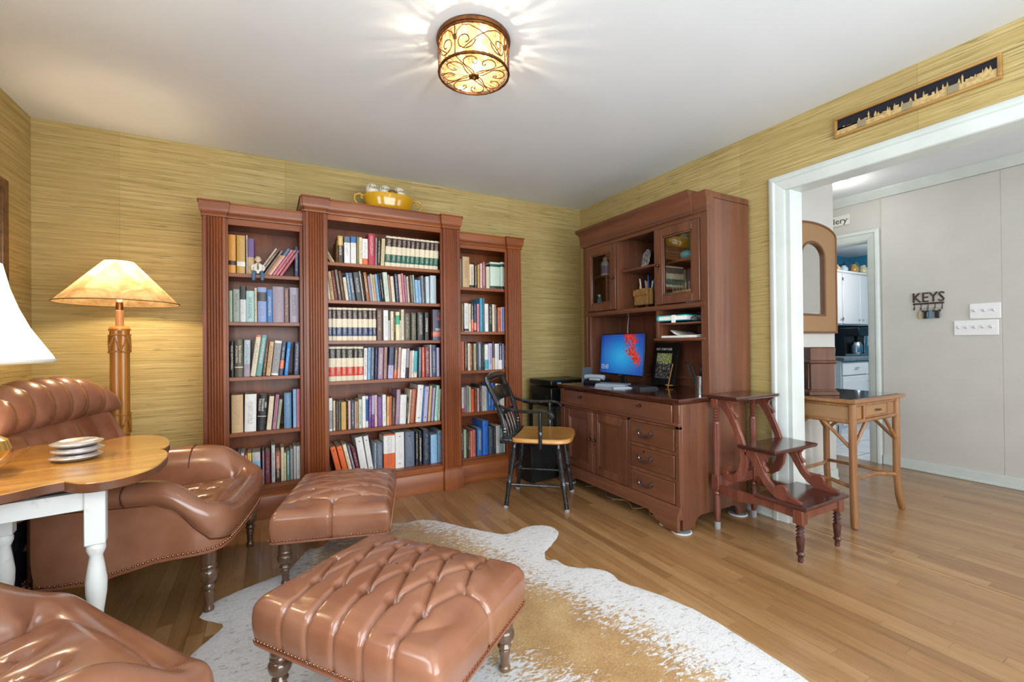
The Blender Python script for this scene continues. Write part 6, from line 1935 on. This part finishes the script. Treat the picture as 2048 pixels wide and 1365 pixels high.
# ------------------------------------------------------------------ carved skyline panel above the opening (faces -x)
ar = thing('skyline_panel', 'long framed gold skyline relief hung above the wide opening', 'wall art', (-.0, -2.61, 2.213))
FG = wood('gilt_frame_wood', '#82602e', '#a67d40', '#c29a58', 'y', rough=.35)
Wd = .318
obj('backing', B().box(-.010, -.002, -Wd + .012, Wd - .012, .012, .098), mat('navy_ground', '#0e1020', .4), ar, flat=True)
for y0, y1, z0, z1 in ((-Wd, Wd, 0, .013), (-Wd, Wd, .097, .110), (-Wd, -Wd + .014, .013, .097), (Wd - .014, Wd, .013, .097)):
    obj('frame_side', B().box(-.022, -.001, y0, y1, z0, z1), FG, ar, bev=.003)
GLD = mat('gold_relief', '#cdb27c', .35, col2='#a98d58', scale=60, bmp=.3)
rs = random.Random(9)
pts = [(-Wd + .014, .014)]
y = -Wd + .014
while y < Wd - .02:
    w_ = rs.choice((.006, .009, .012, .016))
    h_ = .045 + rs.uniform(-.006, .012)
    if rs.random() < .2:
        pts += [(y, h_), (y + w_ * .5, h_ + .018), (y + w_, h_)]
    else:
        pts += [(y, h_), (y + w_, h_)]
    y += w_
pts += [(Wd - .014, .05), (Wd - .014, .014)]
obj('skyline', B().prism(pts, -.016, -.010, lambda u, v, w: (w, u, v)), GLD, ar, flat=True)
for y in (-.165, .0, .19):
    obj('tower_plate', B().box(-.018, -.015, y - .02, y + .02, .014, .05), mat('grey_relief', '#8f8468', .4), ar, bev=.001)
    obj('tower', B().lathe([(.004, .04), (.004, .066), (.005, .067), (.0005, .082)], 8, (-.014, y - .03, 0)), GLD, ar)

# ------------------------------------------------------------------ yellow bowl of inscribed balls on the central bookcase
ZC = 2.086
bw = thing('yellow_bowl', 'oval yellow ceramic bowl with curled handles on top of the bookcase', 'bowl', (-1.955, -.205, ZC), math.radians(-2))
YEL = mat('yellow_glaze', '#d6a41c', .12, coat=.7, col2='#c08c14', scale=6)
rg = []
for k, zz in ((.66, 0), (.76, .006), (.88, .04), (.97, .085), (1.0, .118), (1.0, .126), (.955, .124), (.92, .09), (.84, .04), (.6, .018), (.001, .016)):
    rg.append([(.185 * k * math.cos(2 * PI * j / 40), .125 * k * math.sin(2 * PI * j / 40), zz) for j in range(40)])
obj('basin', B().loft(rg), YEL, bw, ang=60)
for s in (-1, 1):
    obj('handle', B().tube([(s * .180, .0, .114), (s * .215, -.004, .126), (s * .245, -.008, .110), (s * .248, -.012, .075), (s * .225, -.012, .040), (s * .190, -.01, .025), (s * .160, -.008, .020)], [.011, .010, .009, .008, .008, .008, .006], 10), mat('yellow_handle', '#c79a3c', .25, coat=.5), bw)
    obj('handle_curl', B().tube([(s * .192, -.03, .106), (s * .205, -.036, .101), (s * .206, -.04, .088), (s * .194, -.04, .084)], .006, 8), mat('yellow_handle', '#c79a3c', .25, coat=.5), bw)
WB = mat('cream_ball', '#e6e0cc', .45, col2='#d3cbb2', scale=40, bmp=.2)
for n_, (x, y, z, wd_) in enumerate(((-.125, -.02, .158, 'Faith'), (-.03, .0, .166, 'Hope'), (.07, -.025, .158, 'Love'))):
    bl_ = thing('inscribed_ball', ['cream ball lettered Faith, nearest the lamp side in the yellow bowl', 'cream ball lettered Hope in the middle of the yellow bowl', 'cream ball lettered Love at the desk end of the yellow bowl'][n_], 'ball', (-1.955 + x, -.205 + y, ZC + z), 0, 'balls in the yellow bowl')
    obj('sphere', B().ball((0, 0, .0), .047, 24, 14), WB, bl_)
    text('word', wd_, mat('olive_lettering', '#5a5238', .6), bl_, (0, -.0475, .006), (1, 0, .02), (0, .02, 1), .032)
bb_ = single('twig_ball', B().ball((0, 0, .04), .04, 18, 12), mat('brown_twig', '#6d4a2c', .7, col2='#8f6a44', scale=80, bmp=.8), 'brown woven twig ball between the lettered balls', 'ball', (0, 0, 0), 'balls in the yellow bowl')
bb_.location = (-1.94, -.26, ZC + .090)

# ------------------------------------------------------------------ seated figurine on the lamp-side top shelf
fg = thing('seated_figurine', 'small seated man figurine in white coat and blue trousers on the shelf edge', 'figurine', (-2.812, -.287, 1.566))
FJ, FW, FS = mat('figurine_denim', '#4a6c8c', .5), mat('figurine_white', '#e3ddd0', .5), mat('figurine_skin', '#d9bfa4', .5)
for s in (-1, 1):
    lg_ = obj('leg', B().tube([(s * .014, .012, .010), (s * .020, -.016, .012), (s * .024, -.022, .004), (s * .024, -.024, -.03), (s * .025, -.024, -.046)], [.013, .0125, .0125, .011, .010], 10), FJ, fg, sub=1)
    obj('shoe', B().tube([(s * .025, -.022, -.050), (s * .027, -.036, -.052)], [.009, .007], 8), BLACKP, lg_, sub=1)
    obj('arm', B().tube([(s * .024, .008, .062), (s * .036, .004, .046), (s * .034, -.008, .028), (s * .022, -.014, .022)], [.009, .0085, .008, .006], 8), FW, fg, sub=1)
obj('coat', B().loft([[(a_ * math.cos(2 * PI * j / 16), .008 + b2 * math.sin(2 * PI * j / 16), z) for j in range(16)] for a_, b2, z in ((.029, .018, .004), (.028, .017, .025), (.027, .016, .045), (.026, .014, .062), (.012, .010, .072))]), FW, fg, ang=60)
obj('tie', B().prism([(-.003, .068), (.003, .068), (.006, .035), (0, .022), (-.006, .035)], -.012, -.0095, lambda u, v, w: (u, w, v)), mat('figurine_tie', '#6b5b48', .5), fg)
hd_ = obj('head', B().ball((0, .004, .094), (.016, .017, .020), 16, 12).ball((0, -.014, .092), (.003, .004, .004), 8, 6).ball((-.017, .004, .092), (.003, .004, .005), 8, 6).ball((.017, .004, .092), (.003, .004, .005), 8, 6), FS, fg, ang=60)
obj('hair', B().ball((0, .009, .099), (.0175, .0165, .018), 16, 10), mat('figurine_hair', '#cfc4ae', .6), hd_)

# ------------------------------------------------------------------ printer on a dark cart in the corner
pr = thing('printer_cart', 'black open cart standing in the corner behind the desk', 'cart', (-.38, -.275, 0))
for z in (.10, .30, .57):
    obj('cart_shelf', B().box(-.28, .22, -.20, .20, z - .012, z), BLACKM, pr, bev=.002)
for sx in (-.27, .21):
    for sy in (-.19, .19):
        obj('upright', B().box(sx - .012, sx + .012, sy - .012, sy + .012, .02, .57), BLACKM, pr, bev=.001)
        obj('caster', B().lathe([(.016, -.008), (.018, 0), (.016, .008)], 12, (sx, sy, .018), Matrix.Rotation(PI / 2, 3, 'Y')), BLACKP, pr)
pn = thing('printer', 'black multifunction printer on the corner cart', 'printer', (-.47, -.275, .571))
obj('body', B().box(-.20, .22, -.17, .17, 0, .15), BLACKP, pn, bev=.008)
obj('scanner_lid', B().box(-.205, .225, -.175, .175, .165, .215), BLACKP, pn, bev=.010)
obj('output_slot', B().box(-.206, -.19, -.12, .12, .045, .085).box(-.12, .14, -.176, -.165, .045, .085), mat('dark_slot', '#060607', .8), pn)
obj('paper_tray', B().obox((-.25, 0, .03), (.075, .10, .005), Matrix.Rotation(-.2, 3, 'Y')), BLACKP, pn, bev=.002)
obj('badge', B().box(.02, .07, -.1762, -.1752, .186, .198), CHROME, pn)
obj('button_row', B().box(-.14, -.10, -.1762, -.1752, .186, .196), mat('blue_led', '#6fa6d8', .4), pn)
pw = thing('paper_shredder', 'black paper shredder bin standing in front of the corner cart', 'bin', (-.83, -.48, 0), .12)
obj('bin', B().rects([(0, -.13, .13, -.09, .09), (.30, -.155, .155, -.11, .11)]), BLACKM, pw, bev=.008)
obj('head_unit', B().box(-.165, .165, -.118, .118, .30, .365), BLACKP, pw, bev=.010)
obj('feed_slot', B().box(-.11, .11, -.008, .008, .3655, .3665), mat('dark_slot', '#060607', .8), pw)

# cables under the desk
for n_, pts in enumerate((((-.66, -1.18, .006), (-.62, -1.28, .02), (-.65, -1.38, .006), (-.60, -1.46, .03), (-.64, -1.52, .006), (-.58, -1.60, .006)), ((-.58, -1.05, .006), (-.52, -1.2, .03), (-.60, -1.34, .008), (-.50, -1.48, .02), (-.60, -1.58, .006)), ((-.64, -.86, .006), (-.58, -1.0, .03), (-.65, -1.12, .006), (-.6, -1.25, .015)))):
    sp_ = []
    P3 = [Vector(p) for p in pts]
    for i in range(len(P3) - 1):
        a_, b2 = P3[max(i - 1, 0)], P3[min(i + 2, len(P3) - 1)]
        for q in range(6):
            t = q / 6
            p1, p2 = P3[i], P3[i + 1]
            sp_.append(.5 * ((2 * p1) + (-a_ + p2) * t + (2 * a_ - 5 * p1 + 4 * p2 - b2) * t * t + (-a_ + 3 * p1 - 3 * p2 + b2) * t ** 3))
    for v in sp_:
        v.z = max(v.z, .005)
    single('power_cord', B().tube(sp_, .0032, 6), mat(['tan_cable', 'black_cable', 'grey_cable'][n_], ['#9c7d52', '#18181a', '#6d7074'][n_], .5), ['tan cable looping out below the desk apron', 'black cable lying in the dark under the desk', 'grey cable under the desk behind the black chair'][n_], 'cable', tuple(sp_[0]), 'cables under the desk')

# ------------------------------------------------------------------ ceiling light: scrolled iron drum with amber glass
CLX, CLY = -1.955, -1.785
cl = thing('ceiling_light', 'round scrolled iron and amber glass ceiling light, lit', 'ceiling light', (CLX, CLY, H))
IRON = mat('bronzed_iron', '#5b3518', .4, .7, col2='#7d4f28', scale=50)
RD, ZT_, ZB_ = .152, -.022, -.150
obj('ceiling_plate', B().lathe([(.160, 0), (.163, -.008), (.160, -.018), (.150, -.022)], 48), IRON, cl)
AG, nt_, bs_ = nodes('amber_seeded_glass')
_o = nd(nt_, 'ShaderNodeTexCoord').outputs['Object']
_s = nd(nt_, 'ShaderNodeSeparateXYZ', {0: _o}).outputs
_an = maths(nt_, 'ARCTAN2', _s[1], _s[0])
_cv = nd(nt_, 'ShaderNodeCombineXYZ', {0: maths(nt_, 'COSINE', _an), 1: maths(nt_, 'SINE', _an), 2: maths(nt_, 'MULTIPLY', _s[2], 1.2)}).outputs[0]
_n = noise(nt_, _cv, 8.0, (1, 1, 1), 3, .6)
_seed = noise(nt_, _o, 90, (1, 1, 1), 2)
_clear = ramp(nt_, _n, [(.50, .03), (.60, .8)])
_tint = ramp(nt_, _seed, [(.35, '#4a3620'), (.6, '#6c5538')])
_tl = nd(nt_, 'ShaderNodeBsdfTranslucent', {'Color': _tint})
_gl = nd(nt_, 'ShaderNodeBsdfGlossy', {'Roughness': .1, 'Color': (1, .9, .75, 1)})
_tp = nd(nt_, 'ShaderNodeBsdfTransparent', {'Color': (1, .93, .82, 1)})
_m1 = nd(nt_, 'ShaderNodeMixShader', {0: .07, 1: _tl.outputs[0], 2: _gl.outputs[0]})
_m2 = nd(nt_, 'ShaderNodeMixShader', {0: _clear, 1: _m1.outputs[0], 2: _tp.outputs[0]})
nt_.links.new(_m2.outputs[0], nt_.nodes['Material Output'].inputs[0])
gs = B().lathe([(RD - .008, ZT_), (RD - .008, ZB_ + .004)], 64)
gs.f = [f for f in gs.f if len(f) == 4]
obj('side_glass', gs, AG, cl, ang=60)
gb = B().lathe([(RD - .010, ZB_ + .006), (.08, ZB_ + .003), (.001, ZB_ + .002)], 64)
gb.f = [f for f in gb.f if len(f) == 4]
obj('bottom_glass', gb, AG, cl, ang=60)
for z_, r_, t_ in ((ZT_ - .002, RD + .001, .006), (ZB_, RD, .0058)):
    obj('rim', B().tube([(r_ * math.cos(t), r_ * math.sin(t), z_) for t in [2 * PI * q / 72 for q in range(72)]], [t_ * (1 + .10 * math.sin(q * 2.2)) for q in range(72)], 8, True), IRON, cl)


def scroll(n=26, turns=1.35, r0=1.0, r1=.22):
    return [((r0 + (r1 - r0) * q / n) * math.cos(2 * PI * turns * q / n), (r0 + (r1 - r0) * q / n) * math.sin(2 * PI * turns * q / n)) for q in range(n + 1)]


hz = (ZT_ - ZB_)
zm = (ZT_ + ZB_) / 2
NP = 4
for k in range(NP):
    a0 = 2 * PI * k / NP + .62
    obj('side_bar', B().cyl((RD * math.cos(a0), RD * math.sin(a0), ZT_), (RD * math.cos(a0), RD * math.sin(a0), ZB_), .0022, n=6), IRON, cl)
    obj('side_clip', B().box(-.004, .004, -.006, .006, -.010, .010), IRON, cl).matrix_local = Matrix.Translation((RD * math.cos(a0), RD * math.sin(a0), zm + .01)) @ Matrix.Rotation(a0, 4, 'Z')
    for s in (-1, 1):
        # big C-scroll beside each bar, tail sweeping to the next bar
        pts = []
        for u, v in reversed(scroll(24, 1.25, .042, .010)):
            ang = a0 + s * (.045 + u + .0) / RD
            pts.append(((RD + .002) * math.cos(ang), (RD + .002) * math.sin(ang), zm - .012 - v * .95))
        tail = [(.072, .030), (.055, .046), (.11, .038), (.15, .018), (.185, -.008), (.215, -.040)]
        pts2 = []
        for u, v in ((.003, .0), (.012, .030), (.035, .048), (.065, .046), (.10, .030), (.14, .004), (.17, -.022), (.20, -.046)):
            ang = a0 + s * u / RD
            pts2.append(((RD + .003) * math.cos(ang), (RD + .003) * math.sin(ang), zm + v))
        obj('side_scroll', B().tube(pts, .0022, 6), IRON, cl)
        obj('side_tail', B().tube(pts2, .0022, 6), IRON, cl)
    # bottom rosette: bar, heart and double scroll in each quarter
    ca, sa = math.cos(a0), math.sin(a0)
    obj('bottom_bar', B().cyl((0, 0, ZB_ - .002), (RD * ca, RD * sa, ZB_ - .002), .0020, n=6), IRON, cl)
    for s in (-1, 1):
        pts = []
        for r_, th in ((.024, .55), (.045, .34), (.065, .16), (.085, .05), (.102, .07), (.120, .16), (.132, .32), (.134, .46), (.126, .58), (.110, .66), (.094, .66), (.084, .60), (.085, .52), (.094, .49), (.100, .53)):
            t = a0 + s * th
            pts.append((r_ * math.cos(t), r_ * math.sin(t), ZB_ - .004))
        obj('bottom_scroll', B().tube(pts, .0021, 6), IRON, cl)
fin = B()
for k in range(6):
    a_ = 2 * PI * k / 6
    fin.ball((.014 * math.cos(a_), .014 * math.sin(a_), ZB_ - .008), (.011, .011, .006), 10, 6)
obj('flower_finial', fin, IRON, cl)
obj('finial_knob', B().lathe([(.006, ZB_ - .006), (.009, ZB_ - .014), (.004, ZB_ - .022), (.0005, ZB_ - .024)], 12), IRON, cl)
for k in range(3):
    a_ = 2 * PI * k / 3 + .9
    x_, y_ = .062 * math.cos(a_), .062 * math.sin(a_)
    obj('bulb', B().ball((x_, y_, -.075), (.022, .022, .030), 14, 8), BULB, cl)
    lamp_light('ceiling_bulb_light', (CLX + x_ * 1.0, CLY + y_ * 1.0, H - .082), 3.8, (1, .90, .76), .008)

# ------------------------------------------------------------------ kitchen fittings seen through the far door
KW = mat('kitchen_white', '#e6e7e8', .35)
KF = -.60
for x0, x1 in ((3.20, 3.78), (3.785, 4.70)):
    kc = thing('wall_cabinet', ['white kitchen wall cabinet nearest the hall door', 'white kitchen wall cabinet with two small pulls in the corner'][x0 > 3.5], 'cabinet', ((x0 + x1) / 2, (KF + KY) / 2, 1.30), 0, 'kitchen wall cabinets')
    obj('body', B().box(x0, x1, KF + .02, KY - .003, 1.30, 1.985), KW, kc, w=True, bev=.002)
    obj('cornice', B().box(x0, x1, KF - .012, KY - .003, 1.985, 2.012), KW, kc, w=True, bev=.004)
    n = 1 if x1 - x0 < .7 else 2
    for k in range(n):
        a_, b2 = x0 + .008 + (x1 - x0 - .016) * k / n, x0 + .008 + (x1 - x0 - .016) * (k + 1) / n
        d_ = obj('door', B().box(a_ + .003, b2 - .003, KF, KF + .02, 1.315, 1.97), KW, kc, w=True, bev=.004)
        xx = b2 - .05 if k == 0 else a_ + .05
        hb = obj('pull', B().tube([(xx, KF, 1.36), (xx, KF - .018, 1.365), (xx, KF - .018, 1.375), (xx, KF, 1.38)], .004, 6), CHROME, d_)
        hb.matrix_parent_inverse = Matrix.Translation(-kc.location)
        for z in (1.38, 1.90):
            hg = obj('hinge', B().box((a_ if k == 0 else b2) - .006, (a_ if k == 0 else b2) + .006, KF - .006, KF, z - .02, z + .02), CHROME, d_)
            hg.matrix_parent_inverse = Matrix.Translation(-kc.location)
KFB = -.90
for x0, x1 in ((3.10, 3.72), (3.725, 4.20), (4.205, 4.70)):
    i_ = [3.10, 3.725, 4.205].index(x0)
    kc = thing('base_cabinet', ['white kitchen base cabinet nearest the hall door', 'white kitchen base cabinet in the middle below the coffee machine', 'white kitchen base cabinet in the far corner'][i_], 'cabinet', ((x0 + x1) / 2, (KFB + KY) / 2, 0), 0, 'kitchen base cabinets')
    obj('body', B().box(x0, x1, KFB + .02, KY - .003, .0, .86), KW, kc, w=True, bev=.002)
    d_ = obj('drawer', B().box(x0 + .01, x1 - .01, KFB, KFB + .02, .69, .845), KW, kc, w=True, bev=.004)
    obj('pull', B().cyl(((x0 + x1) / 2 - .05, KFB - .014, .77), ((x0 + x1) / 2 + .05, KFB - .014, .77), .004), CHROME, d_).matrix_parent_inverse = Matrix.Translation(-kc.location)
    d_ = obj('door', B().box(x0 + .01, x1 - .01, KFB, KFB + .02, .10, .675), KW, kc, w=True, bev=.004)
    obj('door_panel', B().box(x0 + .06, x1 - .06, KFB - .004, KFB, .15, .625), KW, d_, bev=.003).matrix_parent_inverse = Matrix.Translation(-kc.location)
    obj('knob', B().ball((x1 - .04, KFB - .014, .60), .010, 10, 6), CHROME, d_).matrix_parent_inverse = Matrix.Translation(-kc.location)
    obj('toe_kick', B().box(x0, x1, KFB + .05, KFB + .06, 0, .10), BLACKM, kc, w=True)
ct = single('kitchen_counter', B().rects([(.86, 3.08, 4.715, KFB - .025, KY - .003), (.895, 3.08, 4.715, KFB - .025, KY - .003), (.90, 3.085, 4.71, KFB - .020, KY - .003)]), mat('grey_counter', '#5d6468', .3, col2='#7d858a', scale=50), 'grey laminate kitchen counter top on the base cabinets', 'counter', (3.9, -.6, .86))
cm = thing('coffee_machine', 'black and silver coffee machine on the kitchen counter', 'coffee machine', (3.78, -.66, .90))
obj('body', B().box(-.12, .12, -.02, .15, 0, .36), BLACKP, cm, bev=.010)
obj('head', B().box(-.12, .12, -.17, 0, .25, .36), BLACKP, cm, bev=.012)
obj('drip_base', B().box(-.12, .12, -.17, -.02, 0, .03), CHROME, cm, bev=.004)
obj('carafe', B().lathe([(.05, .03), (.065, .05), (.065, .13), (.045, .17), (.05, .18)], 20, (0, -.09, 0)), CHROME, cm)
to = thing('toaster_oven', 'silver vented appliance on the kitchen counter beside the coffee machine', 'toaster', (4.10, -.66, .90))
obj('body', B().box(-.17, .17, -.12, .12, .015, .31), CHROME, to, bev=.012)
for k in range(6):
    obj('vent', B().box(-.10, .06, -.124, -.119, .13 + .022 * k, .142 + .022 * k), PAPER, to)
obj('knob', B().lathe([(.014, 0), (.012, .015), (.0005, .016)], 12, (.0, -.12, .07), Matrix.Rotation(PI / 2, 3, 'X')), PAPER, to)
for sx in (-.14, .14):
    obj('foot', B().lathe([(.012, 0), (.012, .016)], 10, (sx, -.08, 0)), BLACKP, to)
    obj('foot', B().lathe([(.012, 0), (.012, .016)], 10, (sx, .08, 0)), BLACKP, to)
mw = thing('microwave_oven', 'grey microwave oven at the corner end of the kitchen counter', 'microwave', (4.48, -.66, .90))
obj('body', B().box(-.19, .19, -.13, .15, .01, .31), mat('grey_appliance', '#9aa0a5', .35), mw, bev=.008)
obj('door_window', B().box(-.165, .08, -.134, -.129, .05, .27), mat('dark_window', '#2f3a44', .1), mw)
obj('control_panel', B().box(.10, .18, -.134, -.129, .03, .29), BLACKP, mw)
obj('foot', B().lathe([(.012, 0), (.012, .011)], 10, (-.16, -.1, 0)), BLACKP, mw)
obj('foot', B().lathe([(.012, 0), (.012, .011)], 10, (.16, -.1, 0)), BLACKP, mw)
POTS = [('#c9604e', .055, .10, 'red glazed pot on top of the kitchen cabinets'), ('#d6c08a', .06, .09, 'squat cream jug on top of the kitchen cabinets'), ('#b9cbd6', .055, .085, 'pale blue and white jar on top of the kitchen cabinets'), ('#23405c', .06, .14, 'dark blue teapot with handle on top of the kitchen cabinets'), ('#b98f4c', .065, .12, 'ochre pitcher on top of the kitchen cabinets'), ('#3f6d80', .05, .17, 'tall teal vase on top of the kitchen cabinets'), ('#d9cfa8', .055, .13, 'cream crock in the corner on top of the kitchen cabinets')]
for k, (col, r_, h_, lab) in enumerate(POTS):
    p_ = thing('ceramic_pot', lab, 'pot', (3.72 + .135 * k, -.52 + .03 * (k % 2), 2.0125), .5 * k, 'pots on the kitchen cabinets')
    m_ = mat('pot_' + col[1:], col, .2, coat=.4)
    obj('vessel', B().lathe([(r_ * .6, 0), (r_ * .9, h_ * .2), (r_, h_ * .45), (r_ * .8, h_ * .75), (r_ * .5, h_ * .88), (r_ * .55, h_), (r_ * .45, h_), (r_ * .4, h_ * .85), (.001, h_ * .8)], 20), m_, p_, ang=60)
    obj('handle', B().tube([(r_ * .5, 0, h_ * .85), (r_ * 1.3, 0, h_ * .8), (r_ * 1.35, 0, h_ * .5), (r_ * .95, 0, h_ * .35)], .006, 8), m_, p_)
